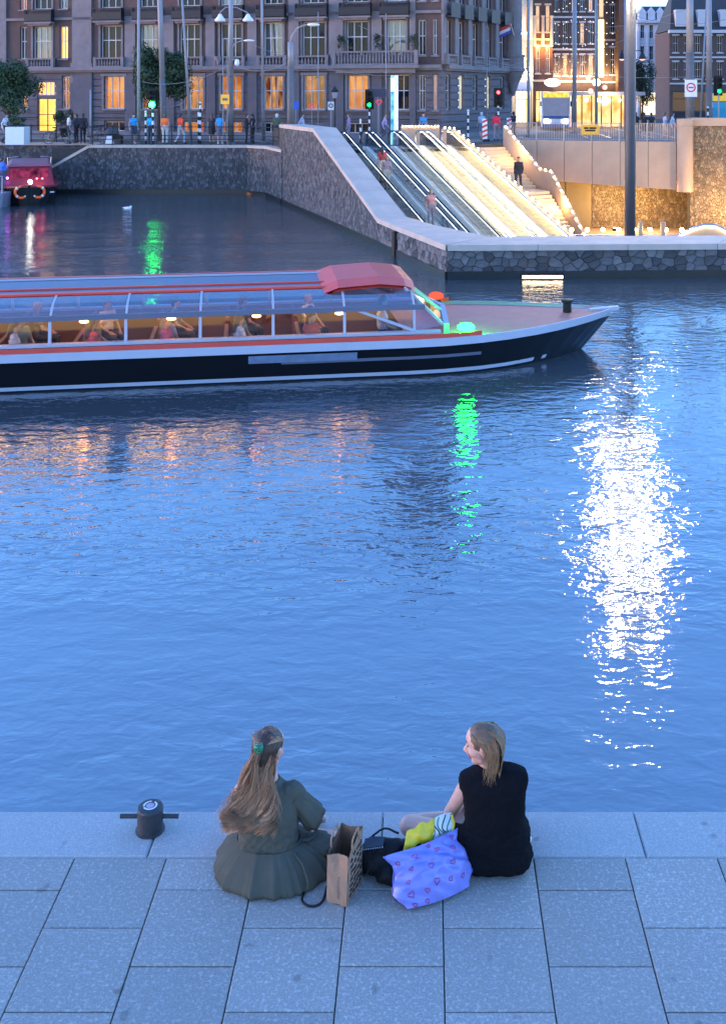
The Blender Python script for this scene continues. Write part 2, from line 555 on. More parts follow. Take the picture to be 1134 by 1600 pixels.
def stone(mb, poly, A, d, out, joint, dep, rng):
    n = len(poly)
    cx, cy = sum(p[0] for p in poly)/n, sum(p[1] for p in poly)/n
    def ring(sh, o):
        r = []
        for p in poly:
            dx, dy = p[0]-cx, p[1]-cy
            ln = math.hypot(dx, dy) or 1
            k = max(.15, (ln-sh)/ln)
            r.append(A + d*(cx+dx*k) + Vector((0, 0, cy+dy*k)) + out*o)
        return r
    t = dep*rng.uniform(.55, 1.25)
    tilt = [rng.uniform(-.25, .25)*dep for _ in range(2)]
    r0 = ring(joint*.5, 0); r1 = ring(joint*.7, t*.7); r2 = ring(joint*.7+dep*.45, t)
    r2 = [v + out*(tilt[0]*(poly[i][0]-cx)/.15 + tilt[1]*(poly[i][1]-cy)/.15)*.5 for i, v in enumerate(r2)]
    mb.add(r0+r1+r2, [(i, (i+1) % n, n+(i+1) % n, n+i) for i in range(n)] +
           [(n+i, n+(i+1) % n, 2*n+(i+1) % n, 2*n+i) for i in range(n)] + [tuple(range(2*n, 3*n))])
def rubble(root, A, B, v0, vt, cw, ch, single, mat, rng, joint=.022, dep=.05, flip=1):
    """stones on the vertical face A->B (outward to the right of travel * flip); vt = (height at A, height at B)"""
    A, B = Vector((*A, 0)), Vector((*B, 0))
    L = (B-A).length; d = (B-A)/L
    out = Vector((d.y, -d.x, 0))*flip
    cs = []
    for p in cells(L, v0, max(vt), cw, ch, rng):
        s = (vt[1]-vt[0])/L
        p = clip(p, -s, 1, vt[0])
        if len(p) < 3: continue
        ar = abs(sum(p[i][0]*p[(i+1) % len(p)][1]-p[(i+1) % len(p)][0]*p[i][1] for i in range(len(p))))/2
        if ar > .15*cw*ch: cs.append(p)
    if single:
        for p in cs:
            mb = MB(); stone(mb, p, A, d, out, joint, dep, rng); mb.build('stone', mat, root)
    else:
        mb = MB()
        tones = []
        for p in cs:
            n0 = len(mb.f); stone(mb, p, A, d, out, joint, dep, rng); tones += [rng.random()**2.2]*(len(mb.f)-n0)
        o = mb.build('stonework', mat, root); o['kind'] = 'stuff'
        at = o.data.attributes.new('tone', 'FLOAT', 'FACE'); at.data.foreach_set('value', tones)

rng = random.Random(3)
def tone_mat(name, c1, c2, rough):
    m = pm(name, c1, rough, .35, 5, .6, 22)
    n, l = m.node_tree.nodes, m.node_tree.links
    at = n.new('ShaderNodeAttribute'); at.attribute_name = 'tone'
    mx = n.new('ShaderNodeMix'); mx.data_type = 'RGBA'; mx.inputs[6].default_value = (*c1, 1); mx.inputs[7].default_value = (*c2, 1)
    l.new(at.outputs['Fac'], mx.inputs[0])
    hs = [x for x in n if x.type == 'HUE_SAT'][0]
    l.new(mx.outputs[2], hs.inputs['Color'])
    return m
M_RUBW = tone_mat('rubble_stone_wall', (.050, .043, .042), (.16, .135, .13), .6)
M_GOLD = tone_mat('warm_rubble_stone', (.16, .105, .055), (.34, .235, .13), .45)
V1, V2, V3, V4, V5, V6 = (-7.0, 53.6), (-4.9, 47.7), (-1.65, 38.3), (-.95, 36.1), (.62, 31.4), (32, 32.6)
V0 = (-8.4, 57.6); VL = (-9.6, 58.75); VLL = (-20.2, 58.9)
def inner(P, Q, wd):           # offset of point P to the left of travel P->Q (away from the water)
    d = (Vector(Q)-Vector(P)).normalized()
    return (P[0]-d.y*wd, P[1]+d.x*wd)

# low wall in front of the station pit
fw = empty('canal_wall', (6, 32, WZ), 'low rubble stone wall with pale coping along the water below the escalators', 'wall')
mb = MB()
e3, e4, e5, e6 = (-.72, 38.75), (.2, 36.4), (1.9, 33.25), (32, 34.4)
mb.prism([V3, V4, V5, V6, e6, e5, e4, e3], -4.0, -.17)
mb.build('wall_core', M_MORT, fw)
rubble(fw, V5, (V5[0]+15.2, V5[1]+.58), WZ-.05, (-.17, -.17), .30, .21, True, M_RUBB, rng, .010, .05)
rubble(fw, (V5[0]+15.2, V5[1]+.58), V6, WZ-.05, (-.17, -.17), .4, .3, False, M_RUBB, rng, .03, .06)
rubble(fw, (-.93, 36.03), V5, WZ-.05, (-.17, -.17), .27, .21, True, M_RUBB, rng, .010, .05)
rubble(fw, V3, (-.98, 36.2), WZ-.05, (-.17, -.17), .27, .21, True, M_RUBB, rng, .010, .05)
def cope(root, pts_out, pts_in, z0, z1, th, mat, ov=.05):
    a, b, c, d = pts_out[0], pts_out[1], pts_in[1], pts_in[0]
    mb = MB()
    mb.hexa([(a[0], a[1], z0-th), (b[0], b[1], z1-th), (c[0], c[1], z1-th), (d[0], d[1], z0-th),
             (a[0], a[1], z0), (b[0], b[1], z1), (c[0], c[1], z1), (d[0], d[1], z0)])
    return mb.build('coping_slab', mat, root)
def lerp(a, b, t): return (a[0]+(b[0]-a[0])*t, a[1]+(b[1]-a[1])*t)
def off(p, q, o):              # move the pair outward over the face
    d = (Vector(q)-Vector(p)).normalized(); return Vector((d.y*o, -d.x*o))
def cope_run(root, A, B, a, b, z0, z1, n, th=.17, ov=.06, gap=.004):
    o = off(A, B, ov)
    for i in range(n):
        t0, t1 = i/n+gap/2, (i+1)/n-gap/2
        po = [tuple(Vector(lerp(A, B, t))+o) for t in (t0, t1)]
        pi_ = [lerp(a, b, t) for t in (t0, t1)]
        cope(root, po, pi_, z0+(z1-z0)*t0, z0+(z1-z0)*t1, th, M_PALE)
cope_run(fw, V3, V4, e3, e4, .004, .004, 2, gap=.003)
cope_run(fw, V4, V5, e4, e5, .004, .004, 3, gap=.003)
cope_run(fw, V5, V6, e5, e6, .004, .004, 12, gap=.0005)
mb = MB(); mb.tube([(V4[0]-.06, V4[1]-.02, WZ-.3), (V4[0]-.06, V4[1]-.02, -.18)], .13, 10); mb.build('fender_post', M_BLACK, fw)
lb = empty('light_bar', (3.36, 31.3, -.9), 'warm glowing light bar at the water line of the low stone wall', 'lamp')
mb = MB(); mb.box(2.74, 3.98, 31.36, 31.44, -1.0, -.83); mb.build('housing', M_BLACK, lb)
mb = MB(); mb.box(2.78, 3.94, 31.325, 31.356, -.955, -.875); mb.build('tube', glow('light_bar_glow', (1.0, .74, .42), 9), lb)

# sloping wall beside the escalators
dw = empty('escalator_side_wall', (-4.5, 47, WZ), 'dark rubble wall sloping down beside the escalators to the canal', 'wall')
i1, i2, i3 = (-6.0, 54.0), (-3.95, 48.05), (-.72, 38.75)
mb = MB()
vs = [(*V1, WZ-.5), (*V2, WZ-.5), (*V3, WZ-.5), (*i3, WZ-.5), (*i2, WZ-.5), (*i1, WZ-.5),
      (*V1, 2.72), (*V2, 2.72), (*V3, -.17), (*i3, -.17), (*i2, 2.72), (*i1, 2.72)]
mb.add(vs, [(0,1,7,6), (1,2,8,7), (2,3,9,8), (3,4,10,9), (4,5,11,10), (5,0,6,11), (6,7,10,11), (7,8,9,10)])
mb.build('wall_core', M_MORT, dw)
rubble(dw, V1, V2, WZ-.05, (2.72, 2.72), .12, .19, False, M_RUBW, rng, .008, .04)
rubble(dw, V2, V3, WZ-.05, (2.72, -.17), .12, .19, False, M_RUBW, rng, .008, .04)
cope_run(dw, V1, V2, i1, i2, 2.9, 2.9, 2, .18, .05, .002)
cope_run(dw, V2, V3, i2, i3, 2.9, .006, 4, .18, .05, .002)
mb = MB(); mb.hexa([(V1[0]-.02, V1[1], 2.72), (V1[0]-.35, V1[1]+1.0, 2.72), (i1[0]-.35, i1[1]+1, 2.72), (i1[0]-.02, i1[1], 2.72),
                    (V1[0]-.02, V1[1], 2.88), (V1[0]-.35, V1[1]+1.0, 2.88), (i1[0]-.35, i1[1]+1, 2.88), (i1[0]-.02, i1[1], 2.88)])
mb.build('coping_slab', M_PALE, dw)
mb = MB(); mb.prism([(-7.33, 54.6), (-7.0, 53.62), (-6.02, 54.0), (-6.33, 54.98)], -1.5, 2.715); mb.build('wall_end', M_RUBW, dw)

# straight quay wall on the far left
qw = empty('far_quay_wall', (-15, 59, WZ), 'long dark rubble quay wall below the iron railing', 'wall')
mb = MB(); mb.prism([VLL, VL, V0, (-7.1, 53.9), (-6.4, 54.5), (-7.6, 58.2), (-9.3, 59.4), (-20.2, 59.5)], WZ-.5, 1.5)
mb.build('wall_core', M_MORT, qw)
rubble(qw, (-20.2+2.0, 58.9), VL, WZ-.05, (1.5, 1.5), .12, .19, False, M_RUBW, rng, .008, .04)
rubble(qw, VL, V0, WZ-.05, (1.5, 1.5), .12, .19, False, M_RUBW, rng, .008, .04)
rubble(qw, V0, (-7.1, 53.9), WZ-.05, (1.5, 1.5), .12, .19, False, M_RUBW, rng, .008, .04)
rubble(qw, VLL, (-18.2, 58.9), WZ-.05, (.35, 1.45), .12, .19, False, M_RUBW, rng, .008, .04)
cope_run(qw, (-18.2, 58.9), VL, (-18.2, 59.5), (-9.3, 59.4), 1.64, 1.64, 7, .14, .06, .001)
cope_run(qw, VL, V0, (-9.3, 59.4), (-7.7, 58.2), 1.64, 1.64, 1, .14, .06)
cope_run(qw, V0, (-7.1, 53.9), (-7.7, 58.2), (-6.5, 54.5), 1.64, 1.64, 3, .14, .06, .002)
mb = MB(); mb.bar((-20.25, 59.15, .42), (-18.22, 59.15, 1.57), .62, .14); mb.build('coping_slab', M_PALE, qw)
bw = empty('set_back_quay_wall', (-27, 63, WZ), 'shadowed rubble quay wall set back behind the red boat', 'wall')
mb = MB(); mb.box(-45, -18.6, 62.8, 63.4, WZ-.5, 1.45); mb.build('wall_core', M_MORT, bw)
mb = MB(); mb.box(-18.6, -18.2, 59.5, 63.4, WZ-.5, 1.45); mb.build('wall_return', M_RUBW, bw)
rubble(bw, (-36, 62.8), (-18.6, 62.8), WZ-.05, (1.45, 1.45), .12, .19, False, M_RUBW, rng, .008, .04)
for k in range(6):
    mb = MB(); mb.box(-36+k*2.9+.01, -36+(k+1)*2.9-.01, 62.7, 63.5, 1.46, 1.62); mb.build('coping_slab', M_PALE, bw)

M_WET = pm('wet_algae_foot', (.012, .012, .011), .35, .3, 6, .3, 20)
def wet(root, A, B, top=-.80):
    o = off(A, B, .085); A2, B2 = Vector(A)+o, Vector(B)+o
    mb = MB(); mb.hexa([(A2.x, A2.y, WZ-.3), (B2.x, B2.y, WZ-.3), (B[0], B[1], WZ-.3), (A[0], A[1], WZ-.3), (A2.x, A2.y, top), (B2.x, B2.y, top), (B[0], B[1], top), (A[0], A[1], top)])
    mb.build('wet_foot', M_WET, root)
wet(fw, V5, V6, -.76); wet(fw, V4, V5, -.78); wet(fw, V3, V4); wet(dw, V1, V2); wet(dw, V2, V3); wet(qw, VLL, VL, -.74); wet(qw, VL, V0); wet(qw, V0, (-7.1, 53.9))
# ------------------------------------------------------------------ street
ST = 1.6
es = Vector((.42, -1)).normalized()             # plan direction of the escalators, downhill
en = Vector((-es.y, es.x))                      # to their right
E0 = Vector((-4.35, 54.5))                      # head of the leftmost balustrade
def EP(u, v): p = E0 + es*u + en*v; return (p.x, p.y)
mb = MB()
ring = [(-120, 63.4), (-18.3, 63.4), (-18.3, 59.45), (-9.3, 59.35), (-7.65, 58.2), (-6.45, 54.6), (-5.9, 54.0), EP(.1, -.35), EP(.1, 6.3),
        (2.55, 60.6), (4.35, 61.4), (5.05, 65.2), (9.6, 63.6), (14.3, 62.6), (15.2, 62.85), (26, 60.1), (40, 50), (130, 50), (130, 260), (-120, 260)]
mb.prism(ring, .6, ST)
tag(mb.build('street', M_ASPH, fix=True), kind='structure')
# pavement in front of the hotel, with kerb
def hang(u, o, z): pass
HA, HB = Vector((-30.25, 74.0)), Vector((.97, 66.0))
hd = (HB-HA).normalized(); ho = Vector((hd.y, -hd.x))
def HP(u, o): p = HA + hd*u + ho*o; return (p.x, p.y)
HL = (HB-HA).length
mb = MB(); mb.prism([HP(-30, 4.2), HP(HL+.6, 4.2), HP(HL+2.6, 2.0), (9.5, 80), (6, 90), HP(-30, -2)], ST-.2, ST+.12)
tag(mb.build('pavement', M_PAVE, fix=True), kind='structure')
# tram rails in the street
for k, yy in enumerate((.0, 1.45, 4.2, 5.65)):
    mb = MB(); mb.hexa([(10.4+yy, 70, ST+.002), (10.48+yy, 70, ST+.002), (14.08+yy, 140, ST+.002), (14.0+yy, 140, ST+.002),
                        (10.4+yy, 70, ST+.012), (10.48+yy, 70, ST+.012), (14.08+yy, 140, ST+.012), (14.0+yy, 140, ST+.012)])
    tag(mb.build('tram_rail', M_STEEL), ['leftmost','second from left','third from left','rightmost'][k]+' steel tram rail set in the street', 'rail', 'tram rails in the street')
# pit floor and its walls
PF = -3.7
mb = MB(); mb.prism([e3, e4, e5, (32, 34.3), (32, 67), (-6, 67), (-6.2, 54)], PF-.2, PF)
tag(mb.build('station_pit_floor', M_PARA, fix=True), kind='structure')
mb = MB(); mb.prism([EP(.1, -.3), EP(.1, 6.2), EP(-.6, 6.2), EP(-.6, -.3)], PF, .6); mb.prism([EP(-.6, 6.1), (2.5, 60.6), (2.3, 61), EP(-1, 6)], PF, .6)
tag(mb.build('pit_wall', M_PARA, fix=True), kind='structure')
# ------------------------------------------------------------------ escalators
SL = .335
UE = 16.2
def zf(u): return ST if u < .6 else max(PF, ST - SL*(u-.6))
M_STEPD = pm('escalator_step_dark', (.10,.105,.12), .45, .2, 4, metal=.5)
M_STEPL = pm('escalator_step_light', (.55,.52,.46), .4, .15, 4, metal=.1)
M_RUBBER = pm('black_rubber_handrail', (.02,.02,.022), .45, .1, 5)
M_SKIRT = pm('steel_skirt', (.40,.42,.46), .35, .1, 4, metal=.6)
M_DECK = pm('pale_deck', (.62,.57,.48), .45, .06, 3)
def sheet(mb, v0, v1, us, zo0, zo1):    # slab following the slope between lateral v0..v1, from zf+zo0 to zf+zo1
    for a, b in zip(us[:-1], us[1:]):
        p = [(*EP(a, v0), zf(a)+zo0), (*EP(b, v0), zf(b)+zo0), (*EP(b, v1), zf(b)+zo0), (*EP(a, v1), zf(a)+zo0),
             (*EP(a, v0), zf(a)+zo1), (*EP(b, v0), zf(b)+zo1), (*EP(b, v1), zf(b)+zo1), (*EP(a, v1), zf(a)+zo1)]
        mb.hexa(p)
US = [0.12, .6, UE]
elab = ['leftmost escalator, dark steps, beside the pale sloping coping', 'grey blue escalator second from the sloping stone wall',
        'brightly lit white escalator, third from the sloping stone wall', 'rightmost escalator, glowing yellow, next to the stairs']
for k in range(4):
    v0 = k*1.5 + .06; v1 = v0 + 1.38
    es_ = empty('escalator', (*EP(6, v0+.69), PF), elab[k], 'escalator', 'escalators down to the station')
    lit = k >= 2
    soft = glow('added_cool_rail_glow', (.62, .80, 1.0), 10)
    mb = MB(); u = .62
    while u < UE - .3:                                 # moving steps
        z = zf(u+.4)
        mb.hexa([(*EP(u, v0+.24), z-.16), (*EP(u+.41, v0+.24), z-.16), (*EP(u+.41, v1-.24), z-.16), (*EP(u, v1-.24), z-.16),
                 (*EP(u, v0+.24), z), (*EP(u+.4, v0+.24), z), (*EP(u+.4, v1-.24), z), (*EP(u, v1-.24), z)])
        u += .4
    o = mb.build('steps', M_STEPL, es_); o['kind'] = 'stuff'
    mb = MB(); mb.hexa([(*EP(-.9, v0+.24), ST+.006), (*EP(.6, v0+.24), ST+.006), (*EP(.6, v1-.24), ST+.006), (*EP(-.9, v1-.24), ST+.006),
                        (*EP(-.9, v0+.24), ST+.02), (*EP(.6, v0+.24), ST+.02), (*EP(.6, v1-.24), ST+.02), (*EP(-.9, v1-.24), ST+.02)])
    mb.build('comb_plate', M_STEEL, es_)
    mb = MB(); sheet(mb, v0+.02, v1-.02, US, -.95, -.3); mb.build('truss', M_PARA, es_)
    for s, (a, b, g) in enumerate(((v0, v0+.22, v0+.11), (v1-.22, v1, v1-.11))):
        mb = MB(); sheet(mb, a, b, US, -.3, .16); mb.build('skirt', M_DECK, es_)
        mb = MB(); sheet(mb, g-.008, g+.008, [.12, .6, UE], .162, .86)
        mb.build('glass_panel', M_GBAL, es_)
        pts = [(*EP(-.35, g), ST+.25), (*EP(-.5, g), ST+.5), (*EP(-.42, g), ST+.78), (*EP(-.15, g), ST+.9), (*EP(.5, g), ST+.91)]
        pts += [(*EP(u, g), zf(u)+.91) for u in (.9, 4, 8, 12, UE-.6)] + [(*EP(UE-.1, g), zf(UE)+.9)]
        mb = MB(); mb.tube(pts, .045, 8); mb.build('handrail', M_STEEL if lit else M_RUBBER, es_, smooth=True)
        if not lit:
            mb = MB(); sheet(mb, g-.02, g+.02, [.3, .6, UE], .845, .864); mb.build('led_strip', soft, es_)  # cool glowing strip added to brighten the two left escalators
        if lit:
            mb = MB(); gg = b+.012 if s == 0 else a-.012
            sheet(mb, gg-.010, gg+.010, [.7, UE], .02, .075); mb.build('led_strip', M_LED, es_)
            mb = MB(); sheet(mb, g-.02, g+.02, [.3, .6, UE], .845, .864); mb.build('led_strip', glow('rail_led', (1, .74, .36), 60), es_)
# bulb fence over the escalator heads
def bulb_line(root, pts, n, r=.05, mat=None):
    pts = [Vector(p) for p in pts]
    ls = [(pts[i+1]-pts[i]).length for i in range(len(pts)-1)]; tot = sum(ls)
    me = None
    for k in range(n):
        d = tot*(k+.5)/n; i = 0
        while d > ls[i] and i < len(ls)-1: d -= ls[i]; i += 1
        p = pts[i] + (pts[i+1]-pts[i])*(d/ls[i])
        if me is None:
            mb = MB(); mb.ball(p, r, 8, 6); o = mb.build('bulb', mat or M_BULB, root, smooth=True); me = o.data
        else: inst('bulb', me, root, p)

# ------------------------------------------------------------------ wall between the escalators and the stairs, with bulbs
sw = empty('stair_side_wall', (*EP(6, 6.4), PF), 'beige wall with a line of bulbs between escalators and stairs', 'wall')
pa = [Vector((*EP(-1.2, 6.12), 2.55)), Vector((*EP(.4, 6.12), 2.55)), Vector((*EP(12.5, 6.12), -1.6)), Vector((*EP(16, 6.12), -2.7))]
mb = MB()
for a, b in zip(pa[:-1], pa[1:]):
    q = Vector((*(en*.16), 0))
    mb.hexa([(a.x, a.y, PF), (b.x, b.y, PF), (b.x+q.x, b.y+q.y, PF), (a.x+q.x, a.y+q.y, PF),
             tuple(a), tuple(b), tuple(b+q), tuple(a+q)])
mb.build('wall_panel', M_PARA, sw)
bulb_line(sw, [p+Vector((*(en*.08), .07)) for p in pa[:3]], 24, .042)
# barrier round the heads with a row of bulbs on top
hb = empty('escalator_head_barrier', (-.6, 59.5, ST), 'tan panel barrier with a row of small bulbs behind the escalator heads', 'barrier')
mb = MB(); mb.box(-1.35, .75, 59.42, 59.5, ST, 2.62); mb.build('panel', M_PARA, hb)
bulb_line(hb, [(-1.35, 59.4, 2.66), (.75, 59.4, 2.66)], 12, .035)

# ------------------------------------------------------------------ stairs
stc = empty('station_stairs', (4.2, 57, PF), 'wide pale stairs in two flights down into the station', 'stairs')
M_STAIR = pm('warm_stair_stone', (.50,.40,.29), .6, .1, 3, rnd=.05)
def flight(a, b, wv, n):
    """a, b: left edge start and end (x,y,z); wv: vector to the right edge"""
    a, b, wv = Vector(a), Vector(b), Vector(wv)
    for i in range(n):
        p, q = a + (b-a)*(i/n), a + (b-a)*((i+1)/n)
        z = p.z - (a.z-b.z)/n
        mb = MB()
        mb.hexa([(p.x, p.y, z-.5), (p.x+wv.x, p.y+wv.y, z-.5), (q.x+wv.x, q.y+wv.y, z-.5), (q.x, q.y, z-.5),
                 (p.x, p.y, z), (p.x+wv.x, p.y+wv.y, z), (q.x+wv.x, q.y+wv.y, z), (q.x, q.y, z)])
        mb.build('step', M_STAIR, stc)
flight((2.6, 60.6, ST), (4.2, 56.6, -.62), (1.75, .75, 0), 13)
mb = MB(); mb.hexa([(4.2, 56.6, -.9), (5.95, 57.35, -.9), (6.4, 56.2, -.9), (4.65, 55.4, -.9), (4.2, 56.6, -.62), (5.95, 57.35, -.62), (6.4, 56.2, -.62), (4.65, 55.4, -.62)])
mb.build('landing', M_STAIR, stc)
flight((4.65, 55.4, -.62), (5.75, 51.2, -2.9), (1.75, .75, 0), 14)
# guard rail at the landing
gr = empty('landing_guard_rail', (4.3, 56, -.6), 'small dark iron guard rail at the stair landing', 'railing')
for z in (.0, .25, .5):
    mb = MB(); mb.tube([(3.5, 57.9, .2+z), (4.25, 56.5, -.35+z)], .02, 6); mb.build('rail', M_IRON, gr)
for t in (0, .5, 1):
    p = Vector((3.5, 57.9, .2)).lerp(Vector((4.25, 56.5, -.35)), t)
    mb = MB(); mb.tube([p+Vector((0, 0, -.4)), p+Vector((0, 0, .52))], .02, 6); mb.build('post', M_IRON, gr)

rw = empty('stair_outer_wall', (6, 57, PF), 'stepped beige wall edged with bright bulbs on the right of the stairs', 'wall')
pr = [Vector((4.36, 61.4, 2.65)), Vector((5.98, 57.45, .42)), Vector((6.45, 56.3, .36)), Vector((7.6, 51.9, -2.5))]
mb = MB()
for a, b in zip(pr[:-1], pr[1:]):
    q = Vector((.16, .04, 0))
    mb.hexa([(a.x, a.y, PF), (b.x, b.y, PF), (b.x+q.x, b.y+q.y, PF), (a.x+q.x, a.y+q.y, PF), tuple(a), tuple(b), tuple(b+q), tuple(a+q)])
mb.build('wall_panel', M_PARA, rw)
bulb_line(rw, [p+Vector((.02, -.05, .05)) for p in pr], 20, .05)

# ------------------------------------------------------------------ curved fascia below the street railing
fa = empty('beige_fascia', (10, 63, -1), 'long beige panelled fascia under the street railing', 'wall')
npan = 6
def FP(t):      # gently curved in plan
    x = 5.0 + (14.3-5.0)*t
    return (x, 64.9 - 2.7*t - .35*math.sin(PI*t))
for k in range(npan):
    t0, t1 = k/npan+.0012, (k+1)/npan-.0012
    mb = MB(); nsub = 4
    for j in range(nsub):
        a, b = t0+(t1-t0)*j/nsub, t0+(t1-t0)*(j+1)/nsub
        (xa, ya), (xb, yb) = FP(a), FP(b)
        za, zb = -.56-.5*a, -.56-.5*b
        mb.hexa([(xa, ya, za), (xb, yb, zb), (xb, yb+.5, zb), (xa, ya+.5, za), (xa, ya, 1.68), (xb, yb, 1.68), (xb, yb+.5, 1.68), (xa, ya+.5, 1.68)])
    mb.build('panel', M_PARA, fa)
# fence on the fascia
sf = empty('street_fence', (10, 63.5, ST), 'fine grey bar fence on top of the beige fascia', 'fence')
for z in (1.78, 2.72):
    mb = MB(); mb.tube([(*FP(t/12), z) for t in range(13)], .022, 6); mb.xf(lambda p: p+Vector((0, .25, 0))); mb.build('rail', M_STEEL, sf)
mb = MB()
for k in range(96):
    x, y = FP((k+.5)/96); mb.tube([(x, y+.25, 1.7), (x, y+.25, 2.72)], .010, 4, False)
o = mb.build('bars', M_STEEL, sf); o['kind'] = 'stuff'
for k in range(7):
    x, y = FP(k/6); mb = MB(); mb.tube([(x, y+.25, 1.6), (x, y+.25, 2.76)], .03, 6); mb.build('post', M_STEEL, sf)
yb = empty('yellow_barrier_sign', (*FP(.49), 1.9), 'yellow sign board with dark marks hung on the street fence', 'sign')
x, y = FP(.49)
mb = MB(); mb.box(x-.52, x+.52, y+.13, y+.17, 2.05, 2.62); mb.build('board', pm('dull_yellow', (.75, .42, .04), .5, .1, 4), yb)
for dx0, dx1, z in ((-.36, -.1, 2.38), (-.05, .36, 2.38), (-.3, .3, 2.24)):
    mb = MB(); mb.box(x+dx0, x+dx1, y+.118, y+.128, z, z+.1); mb.build('dark_mark', M_BLACK, yb)
# round column and right wall
rc = empty('round_column', (14.75, 62.0, -1.1), 'thick round beige column at the end of the fascia', 'column')
mb = MB(); mb.lathe((14.75, 62.0, 0), [(0, -1.15), (.46, -1.15), (.46, 2.55), (.44, 2.56), (.44, 2.6), (.47, 2.62), (.47, 3.0), (0, 3.02)], 24)
mb.build('shaft', M_PARA, rc, smooth=False)
gw = empty('glittering_stone_wall', (16, 64, PF), 'warmly lit rubble stone wall at the back of the station pit', 'wall')
mb = MB(); mb.box(10.05, 32, 66.0, 66.6, PF, 1.5); mb.build('wall_core', M_MORT, gw)
rubble(gw, (10.05, 66.0), (16.4, 66.0), PF, (-.4, -.4), .13, .2, False, M_GOLD, rng, .008, .06)
mb = MB(); mb.box(7.0, 10.05, 66.0, 66.6, PF, 1.5); mb.build('plain_panel', pm('ochre_metal_panel', (.28, .20, .09), .45, .12, 1.5, metal=.3), gw)
mb = MB(); mb.box(8.45, 8.49, 65.97, 66.0, PF, 1.0); mb.build('panel_seam', M_IRON, gw)
rw2 = empty('right_stone_wall', (18, 62, PF), 'tall gold lit rubble wall with beige cap beside the round column', 'wall')
mb = MB(); mb.prism([(15.1, 62.2), (26, 59.5), (26, 60.2), (15.1, 62.9)], PF, 2.6); mb.build('wall_core', M_MORT, rw2)
rubble(rw2, (15.1, 62.2), (20.5, 62.2-.248*5.4), PF, (2.6, 2.6), .13, .2, False, M_GOLD, rng, .008, .06)
mb = MB(); mb.prism([(15.1, 62.05), (26, 59.35), (26, 60.3), (15.1, 63.0)], 2.6, 3.05); mb.build('wall_cap', M_PARA, rw2)

# ------------------------------------------------------------------ lights inside the pit
pr_ = empty('bulb_railing', (11, 50, PF), 'low railing with a row of round warm bulbs at the pit bottom', 'railing')
RY = 49.0
for z in (-1.95, -2.2, -2.45):
    mb = MB(); mb.tube([(GX(872, RY), RY, z), (GX(1150, RY), RY, z)], .022, 6); mb.build('rail', M_STEEL, pr_)
for k in range(23):
    x = GX(872, RY) + k*.364
    mb = MB(); mb.tube([(x, RY+.02, PF), (x, RY+.02, -1.95)], .018, 5); mb.build('post', M_STEEL, pr_)
bulb_line(pr_, [(GX(880, RY), RY-.02, -1.72), (GX(1150, RY), RY-.02, -1.72)], 11, .095, glow('round_warm_bulb', (1.0, .66, .30), 60))
for px in (999, 1034):
    mb = MB(); mb.lathe((GX(px, RY), RY-.1, 0), [(0, PF), (.12, PF), (.12, -1.35), (0, -1.33)], 12)
    tag(mb.build('pillar', M_PARA), 'short beige pillar among the bulbs in the pit, '+('left' if px == 999 else 'right')+' of the two', 'pillar')
ah = empty('arched_handrail', (13, 47, PF), 'glowing arched handrail at the right end of the pit', 'handrail')
pts = [W(1040, 378, 47), W(1060, 366, 47), W(1082, 356, 47), W(1100, 351, 47), W(1118, 352, 47), W(1134, 360, 47), W(1150, 372, 47)]
mb = MB(); mb.tube(pts, .05, 8); mb.build('handrail', M_STEEL, ah, smooth=True)
mb = MB(); mb.tube([p+Vector((0, -.03, -.09)) for p in pts], .03, 6); mb.build('led_strip', glow('arch_led', (1, .85, .55), 14), ah)
mb = MB()
for p, q in zip(pts[:-1], pts[1:]):
    mb.add([(p.x, 47.05, PF), (q.x, 47.05, PF), (q.x, 47.05, q.z), (p.x, 47.05, p.z)], [(0, 1, 2, 3)])
    mb.add([(p.x, 47.1, PF), (q.x, 47.1, PF), (q.x, 47.1, q.z), (p.x, 47.1, p.z)], [(3, 2, 1, 0)])
mb.build('side_panel', M_PARA, ah)
# wall washers at the foot of the stone walls
for k, (x, y, e) in enumerate(((11.2, 64.6, 330), (13.2, 64.4, 330), (16.2, 60.4, 520), (18.2, 59.8, 520), (8.2, 63.8, 90))):
    t = empty('wall_washer', (x, y, PF), 'floor lamp washing the stone wall, '+['below the fascia middle', 'left of the round column', 'right of the round column', 'at the far right', 'below the ochre panel'][k], 'lamp', 'lamps washing the pit walls')
    mb = MB(); mb.lathe((x, y, PF), [(0, 0), (.14, 0), (.14, .16), (.11, .18), (0, .17)], 12); mb.build('housing', M_BLACK, t)
    mb = MB(); mb.lathe((x, y, PF), [(.1, .186), (0, .19)], 12); mb.build('lens', M_BULB, t)
    point('lamp_or_fill_light', t, (x, y-.9, PF+1.5), e*1.2, (1.0, .66, .28), .12)
for k, u in enumerate((3.5, 8.5)):
    x, y = EP(u, 7.6)
    z = 1.2 if k == 0 else -.2
for (x, y, z, e) in ((5.3, 59.2, 1.6, 200), (7.2, 54.6, -.9, 240)):
    point('lamp_or_fill_light', rw, (x-.35, y-.3, z), e, (1.0, .64, .26), .15)

